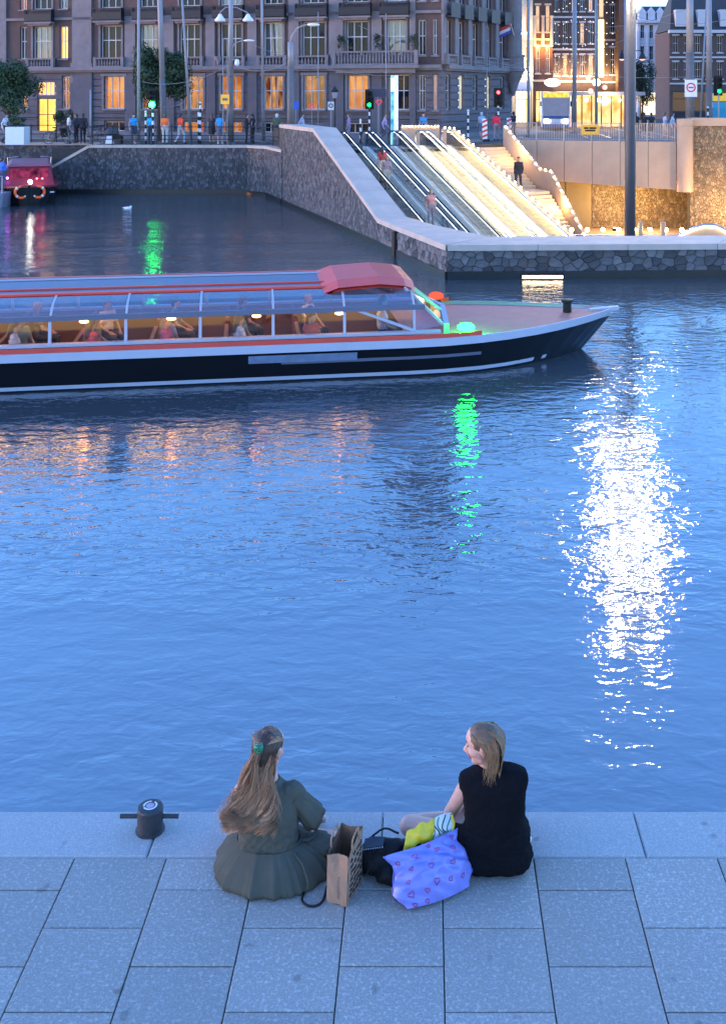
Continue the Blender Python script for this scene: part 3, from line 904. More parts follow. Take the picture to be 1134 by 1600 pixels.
# ------------------------------------------------------------------ tall light mast (its lamp stands above the picture and shines in the water)
ms = empty('light_mast', (GX(984, 40), 40, PF), 'tall thick grey light mast standing in the pit', 'light mast')
x = GX(984, 40)
mb = MB(); mb.tube([(x-.03, 40, PF), (x, 40, 2), (x+.05, 40, 13.6)], [.215, .20, .15], 16); mb.build('pole', M_MAST, ms, smooth=True)
for LZ, est in ((8.5, 330), (10.7, 300), (13.0, 220)):  # extra lamp tiers added to lengthen the white streak on the water
    mb = MB(); mb.box(x-.95, x+1.0, 39.9, 40.1, LZ+.45, LZ+.55); mb.build('cross_arm', M_MAST, ms)
    for dx in (-.72, .78):
        mb = MB(); mb.lathe((x+dx, 39.95, LZ), [(0, .44), (.12, .42), (.27, .16), (.29, -.05)], 14); mb.build('lamp_housing', M_MAST, ms)
        mb = MB(); mb.lathe((x+dx, 39.95, LZ), [(.26, .0), (.25, -.06), (.18, -.14), (0, -.18)], 14); mb.build('lamp_glass', glow('floodlight_%d' % int(LZ), (1.0, .86, .62), est), ms)
# ------------------------------------------------------------------ buildings
wcache = {}
def window_mesh(wd, ht, nc, nr, fw, mat, split=.5):
    key = (round(wd, 2), round(ht, 2), nc, nr, fw, mat.name)
    if key in wcache: return wcache[key]
    mb = MB()
    mb.box(-wd/2, -wd/2+fw, -.04, .04, 0, ht); mb.box(wd/2-fw, wd/2, -.04, .04, 0, ht)
    mb.box(-wd/2+fw, wd/2-fw, -.04, .04, 0, fw); mb.box(-wd/2+fw, wd/2-fw, -.04, .04, ht-fw, ht)
    for i in range(1, nc):
        x = -wd/2+wd*i/nc; mb.box(x-fw*.4, x+fw*.4, -.035, .035, fw, ht-fw)
    zs = [0] + ([ht*split] if nr == 2 else [ht*j/nr for j in range(1, nr)]) + [ht]
    for z in zs[1:-1]: mb.box(-wd/2+fw, wd/2-fw, -.037, .037, z-fw*.45, z+fw*.45)
    me = bpy.data.meshes.new('window')
    me.from_pydata(mb.v, [], mb.f); me.materials.append(mat); me.update()
    panes = []
    for i in range(nc):
        for j in range(len(zs)-1):
            x0, x1, z0, z1 = -wd/2+wd*i/nc, -wd/2+wd*(i+1)/nc, zs[j], zs[j+1]
            panes.append((((x0+x1)/2, .012, (z0+z1)/2), (round(x1-x0, 3), round(z1-z0, 3))))
    wcache[key] = (me, panes)
    return wcache[key]
pcache = {}
def rect_mesh(a, b, mat, nm):
    key = (a, b, mat.name)
    if key not in pcache:
        me = bpy.data.meshes.new(nm)
        me.from_pydata([(-a/2, 0, -b/2), (a/2, 0, -b/2), (a/2, 0, b/2), (-a/2, 0, b/2)], [], [(0, 1, 2, 3)])
        me.materials.append(mat); pcache[key] = me
    return pcache[key]
class Facade:
    def __init__(s, root, A, ang, depth=.32):
        s.root = root; s.A = Vector((A[0], A[1])); s.ang = ang; s.depth = depth
        s.d = Vector((math.cos(ang), math.sin(ang))); s.o = Vector((s.d.y, -s.d.x))
    def P(s, u, o, z): p = s.A + s.d*u + s.o*o; return Vector((p.x, p.y, z))
    def u_of(s, px):            # along-wall coordinate seen at photo column px
        k = (px-CX)/F
        return (k*s.A.y - s.A.x)/(s.d.x - k*s.d.y)
    def bx(s, mb, u0, u1, o0, o1, z0, z1):
        return mb.hexa([s.P(u0, o1, z0), s.P(u1, o1, z0), s.P(u1, o0, z0), s.P(u0, o0, z0),
                        s.P(u0, o1, z1), s.P(u1, o1, z1), s.P(u1, o0, z1), s.P(u0, o0, z1)])
    def row(s, mb, u0, u1, z0, z1, wins, course=0):
        """wall strip with openings; wins = [(ua, ub, za, zb)]"""
        def blk(a, b, c, d):
            if b-a < .01 or d-c < .01: return
            if course:
                z = c
                while z < d-.01:
                    z2 = min(d, (math.floor(z/course+1e-6)+1)*course)
                    if z2-z > .08: s.bx(mb, a, b, -s.depth, 0, z+.035, z2-.035); s.bx(mb, a, b, -s.depth, -.1, z2-.035, z2+.035 if z2 < d-.04 else z2)
                    z = z2
            else: s.bx(mb, a, b, -s.depth, 0, c, d)
        wins = sorted(wins); u = u0
        for (a, b, za, zb) in wins:
            blk(u, a, z0, z1); blk(a, b, z0, za); blk(a, b, zb, z1); u = b
        blk(u, u1, z0, z1)
    def win(s, ua, ub, za, zb, nc=3, nr=2, fw=.07, mat=None, lit=None, room=None, glass=None, split=.55, sill=True):
        mat = mat or M_FRAME
        me, panes = window_mesh(ub-ua, zb-za, nc, nr, fw, mat, split)
        w_ = inst('window', me, s.root, s.P((ua+ub)/2, -.2, za), s.ang)
        pmat = M_LGLASS if lit else (glass or M_DGLASS)
        for loc, (a, b) in panes:
            inst('pane', rect_mesh(a, b, pmat, 'pane'), w_, None, 0, local=loc)
        if lit:
            inst('curtain', rect_mesh(round(ub-ua, 3), round(zb-za, 3), lit, 'curtain'), w_, None, 0, local=(0, .1, (zb-za)/2))
        return w_
    def part(s, name, mat, *bxs):
        mb = MB()
        for b in bxs: s.bx(mb, *b)
        return mb.build(name, mat, s.root)

# ---- the hotel: quay front
hotel = empty('hotel', (-14, 72, ST), 'big grey brown stone hotel with tall windows and stone balustrades across the canal', 'building')
fh = Facade(hotel, HA, math.atan2(hd.y, hd.x))
U0, U1 = -6.0, HL
upper = [(37, 11), (67, 29), (100, 13), (174, 32), (233, 27), (297, 32), (361, 33), (427, 30), (490, 35), (558, 34), (619, 30), (659, 12), (680, 9)]
ground = [(-38, 30), (38, 11), (103, 12), (179, 32), (236, 30), (302, 32), (362, 32), (427, 30), (491, 33), (559, 32), (625, 28), (659, 10), (680, 8)]
def spans(lst, za, zb):
    r = []
    for px, wd in lst:
        a, b = fh.u_of(px-wd/2), fh.u_of(px+wd/2)
        r.append((a, b, za, zb))
    return r
G = spans(ground, 3.45, 5.6); Up = spans(upper, 6.78, 8.95); T2 = spans(upper, 10.1, 11.8)
door = (fh.u_of(58), fh.u_of(87), 1.72, 4.15); trans = (fh.u_of(57), fh.u_of(84), 4.35, 5.25)
base = [(a, b, 2.0, 2.62) for (a, b, _, _) in G[3:11:2]] + [(G[6][0], G[6][1], 2.0, 2.62)]
mb = MB()
gl = [g for g in G if not (door[0]-.6 < g[0] < door[1]+.2)]
fh.row(mb, U0, U1, 2.85, 6.0, gl + [(door[0], door[1], 2.85, 5.25)], course=.45)
fh.row(mb, U0, U1, 1.6, 2.85, base + [(door[0], door[1], 1.72, 2.85)], course=.45)
fh.bx(mb, door[0], door[1], -.32, -.05, 4.15, 4.35)
mb.build('ground_wall', M_HRUST, hotel)
mb = MB(); fh.row(mb, U0, U1, 6.0, 9.4, Up); fh.row(mb, U0, U1, 9.4, 12.3, T2); mb.build('upper_wall', M_HBRICK, hotel)
fh.part('back_wall', M_DARKROOM, (U0, U1, -.9, -.6, 1.6, 12.3))
for i, g in enumerate(gl):
    lit = (M_ROOM, M_ROOM2, M_ROOM3)[i*7 % 3] if i not in (0, 10, 11) else None
    fh.win(*g, nc=3 if g[1]-g[0] > .8 else 2, fw=.06, lit=lit, mat=M_FRAME)
for i, g in enumerate(base):
    fh.win(*g, nc=3, nr=1, fw=.05, lit=M_ROOM if i in (1, 4) else None)
for i, g in enumerate(Up):
    fh.win(*g, nc=3 if g[1]-g[0] > .8 else 2, fw=.065, lit=M_ROOMY if i == 2 else (M_CURT if i % 3 == 1 else None))
for i, g in enumerate(T2):
    fh.win(*g, nc=3 if g[1]-g[0] > .8 else 2, fw=.065, lit=M_ROOM if i in (0,) else (M_CURT if i % 4 == 2 else None))
fh.win(*trans, nc=4, nr=1, fw=.06, lit=M_ROOMY)
dr = fh.win(*door, nc=2, nr=2, fw=.07, lit=M_ROOMY, mat=pm('door_wood', (.25, .12, .05), .5)); dr.name = 'door'
# bands, cornices, sills, pilasters, balustrades
fh.part('plinth', M_HSTONE, (U0, U1, .002, .12, 1.6, 1.98))
fh.part('string_course', M_HSTONE, (U0, U1, -.1, .42, 5.98, 6.2), (U0, U1, -.1, .25, 5.86, 5.98))
fh.part('string_course', M_HSTONE, (U0, U1, -.1, .16, 9.34, 9.52))
fh.part('cornice', M_HSTONE, (U0-.2, U1+.2, -.4, .7, 12.3, 12.6), (U0-.1, U1+.1, -.4, .4, 12.0, 12.3))
for (px, wd, z1) in ((-5, 34, 12.0), (130, 30, 12.0), (205, 16, 9.34), (265, 16, 9.34), (330, 14, 9.34), (395, 14, 9.34), (460, 16, 12.0), (526, 22, 12.0), (589, 16, 9.34), (645, 9, 12.0)):
    a, b = fh.u_of(px-wd/2), fh.u_of(px+wd/2)
    fh.part('pilaster', M_HSTONE, (a, b, .003, .16, 6.2, z1), (a-.08, b+.08, .003, .22, 6.2, 6.5))
    fh.part('pier', M_HRUST, (a, b, .003, .10, 1.98, 5.86))
for row_, sz in ((gl, .16), (Up, .12), (T2, .12)):
    for (a, b, za, zb) in row_:
        fh.part('sill', M_HSTONE, (a-.08, b+.08, -.18, sz, za-.1, za))
        if b-a > .8:
            fh.part('jamb', M_HSTONE, (a-.14, a, -.15, .06, za, zb)); fh.part('jamb', M_HSTONE, (b, b+.14, -.15, .06, za, zb)); fh.part('lintel', M_HSTONE, (a-.2, b+.2, -.15, .13, zb, zb+.16))
def balustrade(f, ua, ub, o, z0, z1, mat=M_HSTONE):
    mb = MB(); f.bx(mb, ua, ub, o-.09, o+.09, z1-.1, z1); f.bx(mb, ua, ub, o-.09, o+.09, z0, z0+.08)
    n = max(3, int((ub-ua)/.2))
    for k in range(n):
        p = f.P(ua+(ub-ua)*(k+.5)/n, o, z0+.08)
        mb.lathe(p, [(.04, 0), (.075, (z1-z0)*.25), (.035, (z1-z0)*.6), (.05, z1-z0-.18)], 6)
    for e in (ua, ub): f.bx(mb, e-.1, e+.1, o-.11, o+.11, z0, z1+.04)
    mb.build('balustrade', mat, f.root)
for (a, b, za, zb) in Up:
    if b-a > .8: balustrade(fh, a-.25, b+.25, .28, 6.2, 6.82)
balustrade(fh, fh.u_of(528), fh.u_of(655), .75, 6.2, 7.05)
fh.part('balcony_slab', M_HSTONE, (fh.u_of(524), fh.u_of(658), .42, .95, 5.99, 6.19), (fh.u_of(530), fh.u_of(652), .425, .7, 5.7, 5.99))
for (a, b, za, zb) in T2:
    if b-a > .8:
        mb = MB(); fh.bx(mb, a-.3, b+.3, .16, .62, 9.1, 9.22); fh.bx(mb, a-.1, b+.1, .16, .5, 8.98, 9.1); mb.build('balcony_slab', M_HSTONE, hotel)
        mb = MB()
        fh.bx(mb, a-.28, b+.28, .55, .6, 10.0, 10.06)
        n = int((b-a+.56)/.11)
        for k in range(n+1):
            u = a-.28+(b-a+.56)*k/n; fh.bx(mb, u-.022, u+.022, .56, .59, 9.22, 10.0)
        fh.bx(mb, a-.28, b+.28, .565, .585, 9.3, 9.75)
        for e in (a-.28, b+.28): fh.bx(mb, e-.02, e+.02, .17, .56, 9.22, 10.04)
        mb.build('iron_balcony', M_IRON, hotel)
mb = MB(); mb.add([fh.P(U0, .3, 12.6), fh.P(U1, .3, 12.6), fh.P(U1, -1.6, 14.0), fh.P(U0, -1.6, 14.0), fh.P(U0, -12, 14.2), fh.P(U1, -12, 14.2)],
                  [(0, 1, 2, 3), (3, 2, 5, 4)]); mb.build('mansard_roof', M_ROOF, hotel)
for px in (70, 235, 360, 490, 600):
    u = fh.u_of(px)
    mb = MB(); fh.bx(mb, u-.7, u+.7, -1.2, .2, 12.6, 13.8); mb.build('dormer', M_HSTONE, hotel)
# wall lamps and name lettering-like relief are too blurred to read; add carved medallions
for px, z in ((327/2.835, 5.4),):
    p = fh.P(fh.u_of(px), .03, z); mb = MB(); mb.ball(p, .28, 12, 8, (1, .35, 1.1)); mb.build('carved_medallion', M_HSTONE, hotel, smooth=True)
for px in (526, 345):
    p = fh.P(fh.u_of(px), .3, 6.25); mb = MB(); mb.lathe(p, [(.05, 0), (.2, .05), (.1, .15), (.28, .45), (.3, .55), (0, .55)], 12); mb.build('stone_urn', M_HSTONE, hotel, smooth=True)
# ---- side front along the street
SB = Vector((6.0, 76.0))
sd = (SB-HB).normalized()
fs_ = Facade(hotel, HB, math.atan2(sd.y, sd.x))
SLn = (SB-HB).length
cols = [(700, 8), (721, 8), (742, 8), (763, 8), (784, 8)]
def sp2(za, zb, k=1.0): return [(fs_.u_of(p-wd*k/2), fs_.u_of(p+wd*k/2), za, zb) for p, wd in cols]
g2, u2, t2 = sp2(3.45, 5.6, .9), sp2(6.78, 8.95), sp2(10.1, 11.8)
mb = MB(); fs_.row(mb, 0, SLn+.05, 1.6, 6.0, g2, course=.45); mb.build('ground_wall', M_HRUST, hotel)
mb = MB(); fs_.row(mb, 0, SLn+.05, 6.0, 9.4, u2); fs_.row(mb, 0, SLn+.05, 9.4, 12.3, t2); mb.build('upper_wall', M_HBRICK, hotel)
fs_.part('back_wall', M_DARKROOM, (.8, SLn+.05, -.9, -.6, 1.6, 12.3))
M_SHOPW = glow_tex('lit_pale_window', (.9, .75, .35), (1, .95, .7), 3.0, 1.0)
for i, g in enumerate(g2): fs_.win(*g, nc=2, fw=.05, lit=M_SHOPW if i in (1, 3) else None)
for g in u2 + t2: fs_.win(*g, nc=2, fw=.05)
fs_.part('string_course', M_HSTONE, (.42, SLn+.05, -.1, .36, 5.97, 6.21), (.3, SLn+.05, -.1, .22, 5.85, 5.97))
fs_.part('string_course', M_HSTONE, (.18, SLn+.05, -.1, .15, 9.33, 9.53))
fs_.part('cornice', M_HSTONE, (.8, SLn+.05, -.4, .66, 12.31, 12.61))
fs_.part('plinth', M_HSTONE, (.14, SLn+.05, .002, .12, 1.6, 1.97))
for (a, b, za, zb) in u2: balustrade(fs_, a-.3, b+.3, .25, 6.22, 6.85)
for (a, b, za, zb) in t2:
    mb = MB(); fs_.bx(mb, a-.3, b+.3, .15, .55, 9.1, 9.2)
    fs_.bx(mb, a-.28, b+.28, .5, .54, 9.2, 10.0); mb.build('iron_balcony', M_IRON, hotel)
for px in (692, 710.5, 731.5, 752.5, 774):
    u = fs_.u_of(px); fs_.part('pilaster', M_HSTONE, (u-.25, u+.25, .003, .14, 6.22, 12.2))
# corner oriel at the street end
oc = fs_.P(SLn-.35, .25, 0)
mb = MB(); mb.lathe((oc.x, oc.y, 0), [(.1, 4.3), (.25, 4.7), (.4, 5.2), (.66, 5.7), (.75, 5.95), (.85, 6.0), (.85, 6.25), (.75, 6.26), (.75, 7.0), (.83, 7.0), (.83, 7.15), (.62, 7.15), (.6, 12.5), (0, 13.5)], 20)
mb.build('corner_oriel', M_HSTONE, hotel)
# domed corner turret above the frame (its reflection darkens the water)
tc_ = fh.P(HL-1.6, -1.4, 0)
mb = MB(); mb.lathe((tc_.x, tc_.y, 0), [(2.1, 12.4), (2.1, 15.4), (2.4, 15.5), (2.4, 15.8), (2.1, 15.9), (1.9, 17.2), (1.3, 18.6), (.6, 19.4), (.35, 19.7), (.35, 20.6), (.0, 21.6)], 16)
mb.build('domed_turret', M_ROOF, hotel)

# ---- street buildings to the right, seen over the pit
M_BR1 = pm('dark_red_brick', (.12, .065, .05), .85, .2, 2.5, .3, 22)
M_BR2 = pm('dark_brown_brick', (.105, .07, .06), .85, .2, 2.5, .3, 22)
M_BR3 = pm('plain_red_brick', (.20, .10, .07), .85, .18, 2.0, .3, 22)
M_CRM = pm('cream_stone_front', (.62, .52, .38), .7, .12, 2.0, .2, 15)
M_PWH = pm('pale_plaster_front', (.52, .53, .56), .7, .1, 2.0, .15, 15)
M_SHOP = glow_tex('shop_glow_orange', (1.0, .22, .03), (1.0, .66, .25), 2.6, 1.4, (1, 1, .6))
M_SHOPB = glow_tex('shop_glow_bright', (1.0, .55, .18), (1.0, .88, .6), 5.0, 1.6, (1, 1, .6))
M_WARMW = glow_tex('warm_window', (.7, .28, .06), (1.0, .6, .22), 1.6, 1.0)
def block(name, label, pa, pb, Y, ztop, wall, floors, nwin, ang=0.0, wfrac=.5, lit=(), litm=None, trim=None, depth=8, gz=ST, shop=None, wnc=2, fr=None, sh=4.1, cornice=True):
    A = Vector((GX(pa, Y), Y)); L = (GX(pb, Y)-GX(pa, Y))/math.cos(ang)
    r = empty(name, (A.x+L/2, Y+1, gz), label, 'building')
    f = Facade(r, A, ang, .25)
    trim = trim or M_FRAME
    zs = [gz+sh+(ztop-gz-sh)*k/floors for k in range(floors+1)]
    mb = MB(); i = 0
    for k in range(floors):
        z0, z1 = zs[k], zs[k+1]
        wins = []
        for c in range(nwin):
            cw = L/nwin; a = cw*(c+.5-wfrac/2); b = cw*(c+.5+wfrac/2)
            wins.append((a, b, z0+(z1-z0)*.18, z0+(z1-z0)*.82))
        f.row(mb, 0, L, z0, z1, wins)
        for c, g in enumerate(wins):
            f.win(*g, nc=wnc, nr=2, fw=.06, lit=(litm or M_WARMW) if (k, c) in lit else None, mat=fr)
            f.part('lintel', trim, (g[0]-.12, g[1]+.12, -.1, .1, g[3], g[3]+.16)); f.part('sill', trim, (g[0]-.12, g[1]+.12, -.1, .12, g[2]-.12, g[2]))
        f.part('string_course', trim, (-.02, L+.02, .002, .1, z0-.1, z0+.08))
    f.row(mb, 0, L, gz, zs[0]-.1, [(.25, L-.25, gz+.3, zs[0]-.9)])
    mb.build('wall', wall, r)
    f.part('side_and_back', wall, (0, L, -depth, -.45, gz, ztop))
    if cornice: f.part('cornice', trim, (-.15, L+.15, -.3, .45, ztop-.25, ztop+.1))
    me, panes = window_mesh(L-.5, zs[0]-1.2-gz, 4, 2, .07, pm('shop_frame', (.06, .04, .03), .5), .72)
    s_ = inst('shopfront', me, r, f.P(L/2, -.15, gz+.3), ang)
    for loc, (a, b) in panes: inst('pane', rect_mesh(a, b, M_LGLASS, 'pane'), s_, None, 0, local=loc)
    inst('lit_interior', rect_mesh(round(L-.5, 3), round(zs[0]-1.2-gz, 3), shop or M_SHOP, 'lit_interior'), s_, None, 0, local=(0, .14, (zs[0]-1.2-gz)/2))
    return r, f, L, zs
r, f, L, zs = block('cream_street_house', 'bright cream house front lit yellow beside the hotel corner', 800, 832, 96, 16.5, M_CRM, 3, 2, .0, .42, lit=((0, 1), (1, 1)), trim=M_CRM, shop=M_SHOPB)
for k, (u, z, e) in enumerate(((.35, 6.2, 420), (1.5, 6.2, 420), (.9, 9.8, 160))):
    p = f.P(u, .55, z); mb = MB(); mb.lathe(p, [(0, -.1), (.1, -.1), (.13, .06), (0, .05)], 10); mb.build('wall_floodlight', M_BULB, r)
    point('lamp_or_fill_light', r, f.P(u, .85, z+.25), e, (1.0, .66, .26), .15)
r, f, L, zs = block('orange_lit_house', 'dark brick house with orange lit stone columns', 832, 863, 99, 17.0, M_BR1, 3, 2, .0, .4, lit=((1, 0), (1, 1)), trim=M_CRM)
for u in (.12, L*.5, L-.12):
    mb = MB(); q = f.P(u, .18, 8.8); mb.lathe(q, [(.0, 0), (.2, 0), (.15, .15), (.13, 2.6), (.2, 2.8), (0, 2.82)], 10); mb.build('column', M_CRM, r)
point('lamp_or_fill_light', r, f.P(L*.3, .7, 8.7), 190, (1.0, .45, .12), .1); point('lamp_or_fill_light', r, f.P(L*.75, .7, 8.7), 190, (1.0, .45, .12), .1)
r, f, L, zs = block('dark_brick_house', 'dark brick house with tall narrow windows dotted with string lights', 863, 929, 104, 18.0, M_BR2, 4, 5, .0, .5, lit=((2, 2), (2, 4), (0, 1), (1, 3), (0, 4), (3, 0)), trim=M_FRAME, shop=M_SHOPB)
mb = MB()
for row_ in range(9):
    for c in range(11):
        mb.ball(f.P(L*(c+.5)/11+random.uniform(-.1, .1), .22, 6.5+row_*1.25+.35*math.sin(c*.6+row_)+random.uniform(-.1, .1)), .04, 5, 4)
o = mb.build('string_lights', glow('cool_fairy_light', (1.0, .85, .75), 3.0), r); o['kind'] = 'stuff'
for u_ in (.6, 2.0, 3.4): point('lamp_or_fill_light', r, f.P(u_, .9, 6.1), 260, (1.0, .6, .28), .2)  # fill lights without a fixture, added to brighten this front
r, f, L, zs = block('narrow_lit_house', 'narrow house with a bright vertical light strip and dotted fairy lights', 929, 966, 110, 18.5, M_BR2, 3, 2, .0, .42, lit=((0, 0),), trim=M_PWH, shop=M_SHOPB)
mb = MB(); f.bx(mb, .35, .85, .12, .22, 6.2, 12.0); mb.build('light_strip', glow('strip_sign', (1.0, .78, .36), 5), r)
mb = MB(); f.bx(mb, .4, .8, .12, .2, 12.3, 18.0); mb.build('light_strip', glow('strip_sign_dim', (1.0, .66, .4), 1.2), r)
mb = MB()
for row_ in range(11):
    for u in (1.15, 1.75, 2.25): mb.ball(f.P(u, .2, 6.4+row_*1.05), .05, 5, 4)
o = mb.build('string_lights', MATS['cool_fairy_light'], r); o['kind'] = 'stuff'
point('lamp_or_fill_light', r, f.P(1.2, .9, 6.2), 300, (1.0, .66, .3), .2)  # fill light added to lift the lower front, no lamp body
r, f, L, zs = block('plain_brick_house', 'plain reddish brick house end behind the tall grey mast', 966, 993, 108, 17.5, M_BR3, 2, 1, .0, .16, trim=M_BR3, cornice=False)
r, f, L, zs = block('pale_ornate_house', 'pale ornate house front with arched bays on the far side of the street', 996, 1052, 135, 13.6, M_PWH, 3, 4, .0, .45, trim=M_PWH, shop=M_SHOPB)
mb = MB(); mb.add([f.P(.0, 0, 13.6), f.P(L, 0, 13.6), f.P(L*.95, -2, 15.6), f.P(.9, -2, 15.6), f.P(0, -8, 13.6), f.P(L, -8, 13.6)], [(0, 1, 2, 3), (3, 2, 5, 4), (0, 3, 4), (1, 5, 2)]); mb.build('mansard_roof', M_ROOF, r)
for k in range(4):
    u = L*(k+.5)/4
    mb = MB(); f.bx(mb, u-.45, u+.45, -.9, .12, 13.7, 14.6); mb.add([f.P(u-.55, .15, 14.6), f.P(u+.55, .15, 14.6), f.P(u, .15, 15.3), f.P(u-.55, -.9, 14.6), f.P(u+.55, -.9, 14.6), f.P(u, -.9, 15.3)], [(0, 1, 2), (0, 2, 5, 3), (1, 4, 5, 2)]); mb.build('gable_dormer', M_PWH, r)
    q = f.P(u-L/8, 0, 0); mb = MB(); f.bx(mb, u-L/8-.16, u-L/8+.16, .003, .22, 5.9, 12.3); mb.build('pilaster', M_PWH, r)
r, f, L, zs = block('brown_brick_house', 'dark brown brick house with white windows and white cornice at the right edge', 1046, 1150, 122, 11.6, M_BR2, 2, 6, .0, .46, trim=M_FRAME, shop=M_DARKROOM, lit=())
mb = MB(); mb.add([f.P(0, 0, 11.7), f.P(L, 0, 11.7), f.P(L, -2.5, 16.5), f.P(.8, -2.5, 16.5), f.P(0, -8, 11.7), f.P(L, -8, 11.7)], [(0, 1, 2, 3), (3, 2, 5, 4), (0, 3, 4), (1, 5, 2)]); mb.build('mansard_roof', M_ROOF, r)
for k in range(3):
    u = L*(k+.5)/3; mb = MB(); f.bx(mb, u-.6, u+.6, -1.6, .05, 12.1, 14.0); mb.build('dormer', M_FRAME, r)
# ------------------------------------------------------------------ figures: tapered limbs fused into one skin
def capsule(mb, a, b, ra, rb, n=12):
    a, b = Vector(a), Vector(b)
    d = b-a; L = d.length
    d = d/L if L > 1e-6 else Vector((0, 0, 1))
    pts, rs = [], []
    for k in range(1, 5):
        t = PI/2*k/4; pts.append(a - d*ra*math.cos(t)); rs.append(ra*math.sin(t))
    for k in range(0, 4):
        t = PI/2*k/4; pts.append(b + d*rb*math.sin(t)); rs.append(rb*math.cos(t))
    pts.insert(0, a - d*ra); rs.insert(0, ra*.05); pts.append(b + d*rb); rs.append(rb*.05)
    mb.tube(pts, rs, n)
def fuse(name, caps, voxel, smooth=6, extra=None, tags=True, disp=None):
    """caps: (a, b, ra, rb, tag). Returns a mesh whose faces carry material index = tag"""
    mb = MB()
    for (a, b, ra, rb, t) in caps: capsule(mb, a, b, ra, rb)
    if extra: extra(mb)
    me = bpy.data.meshes.new('tmp'); me.from_pydata(mb.v, [], mb.f); me.update()
    o = bpy.data.objects.new('tmp', me); COL.objects.link(o)
    m = o.modifiers.new('r', 'REMESH'); m.mode = 'VOXEL'; m.voxel_size = voxel
    if smooth:
        s = o.modifiers.new('s', 'SMOOTH'); s.iterations = smooth; s.factor = .5
    dg = bpy.context.evaluated_depsgraph_get()
    out = bpy.data.meshes.new_from_object(o.evaluated_get(dg)); out.name = name
    bpy.data.objects.remove(o); bpy.data.meshes.remove(me)
    if disp:
        n = len(out.vertices); co = np.empty(n*3); out.vertices.foreach_get('co', co); co = co.reshape(-1, 3)
        no = np.empty(n*3); out.vertices.foreach_get('normal', no); no = no.reshape(-1, 3)
        co = disp(co, no); out.vertices.foreach_set('co', co.ravel()); out.update()
    nf = len(out.polygons)
    out.polygons.foreach_set('use_smooth', [True]*nf)
    if tags:
        c = np.empty(nf*3); out.polygons.foreach_get('center', c); c = c.reshape(-1, 3)
        best = np.full(nf, 1e9); idx = np.zeros(nf, dtype=np.int32)
        for (a, b, ra, rb, t) in caps:
            a, b = np.array(a), np.array(b); d = b-a; L2 = max(1e-9, d@d)
            s = np.clip(((c-a)@d)/L2, 0, 1)
            dist = np.linalg.norm(c-(a+s[:, None]*d), axis=1) - (ra+(rb-ra)*s)
            k = dist < best; best[k] = dist[k]; idx[k] = t
        out.polygons.foreach_set('material_index', idx)
    return out
SK, HA_, TO, BO, SH = 0, 1, 2, 3, 4
def figure_caps(J, hair='short', sleeves=.5, skirt=False, shorts=False, female=False):
    """J: joint dictionary, metres, facing -y"""
    V = lambda k: Vector(J[k])
    c = []
    pel, wa, ch, nk, hd_ = V('pelvis'), V('waist'), V('chest'), V('neck'), V('head')
    sx = Vector(J.get('side', (1, 0, 0)))
    k = .92 if female else 1.0
    c += [(pel-sx*.075, pel+sx*.075, .115, .115, BO), (pel, wa, .11, .10, BO), (wa-sx*.055, wa+sx*.055, .105*k, .105*k, TO),
          (wa, ch, .11, .12*k, TO), (ch-sx*.085*k, ch+sx*.085*k, .115, .115, TO), (V('shL'), V('shR'), .068, .068, TO),
          (ch, nk, .1, .055, TO), (nk, hd_, .05, .055, SK)]
    fd = Vector(J.get('face', (0, -1, 0)))
    up = (hd_-nk).normalized()
    c += [(hd_-up*.035+fd*.02, hd_+up*.035, .075, .09, SK), (hd_+fd*.03-up*.06, hd_+fd*.045-up*.07, .045, .035, SK), (hd_+fd*.085-up*.01, hd_+fd*.1-up*.025, .014, .016, SK)]
    c += [(hd_-fd*.02+up*.04, hd_+up*.05-fd*.01, .092, .094, HA_), (hd_-fd*.045-up*.02, hd_-fd*.035+up*.03, .075, .085, HA_)]
    if hair == 'long': c += [(hd_-fd*.06, nk-fd*.08-up*.08, .08, .06, HA_)]
    if hair == 'hat': c += [(hd_+up*.075+fd*.01, hd_+up*.08+fd*.09, .085, .04, HA_)]
    for s in 'LR':
        sh, el, wr, ha = V('sh'+s), V('el'+s), V('wr'+s), V('ha'+s)
        c += [(sh, sh.lerp(el, sleeves), .058*k, .05*k, TO)]
        if sleeves < 1: c += [(sh.lerp(el, max(0, sleeves-.1)), el, .045*k, .038*k, SK), (el, wr, .038*k, .027, SK)]
        else: c += [(sh, el, .055*k, .045, TO), (el, wr, .045, .035, TO)]
        c += [(wr, ha, .03, .033, SK), (wr.lerp(ha, .4), wr.lerp(ha, .9)+Vector((0, -.035, 0)), .013, .012, SK)]
        d = (ha-wr).normalized()
        for q in (-.022, -.008, .008, .022):
            c += [(ha+Vector((0, q, 0)), ha+d*.07+Vector((0, q*1.2, 0)), .011, .009, SK)]
        hp, kn, an, te = V('hi'+s), V('kn'+s), V('an'+s), V('te'+s)
        if shorts: c += [(hp, hp.lerp(kn, .75), .09, .085, BO), (hp.lerp(kn, .7), kn, .07, .055, SK), (kn, an, .055, .035, SK), (kn.lerp(an, .2), kn.lerp(an, .4), .055, .05, SK)]
        else: c += [(hp, kn, .09*k, .065, BO), (kn, an, .062, .045, BO)]
        c += [(an+Vector((0, .02, -.02)), te, .045, .038, SH)]
    if skirt: c += [(pel, Vector(pel)*.5+Vector(V('knL')+V('knR'))*.25+Vector((0, 0, .02)), .15, .19, BO)]
    return c
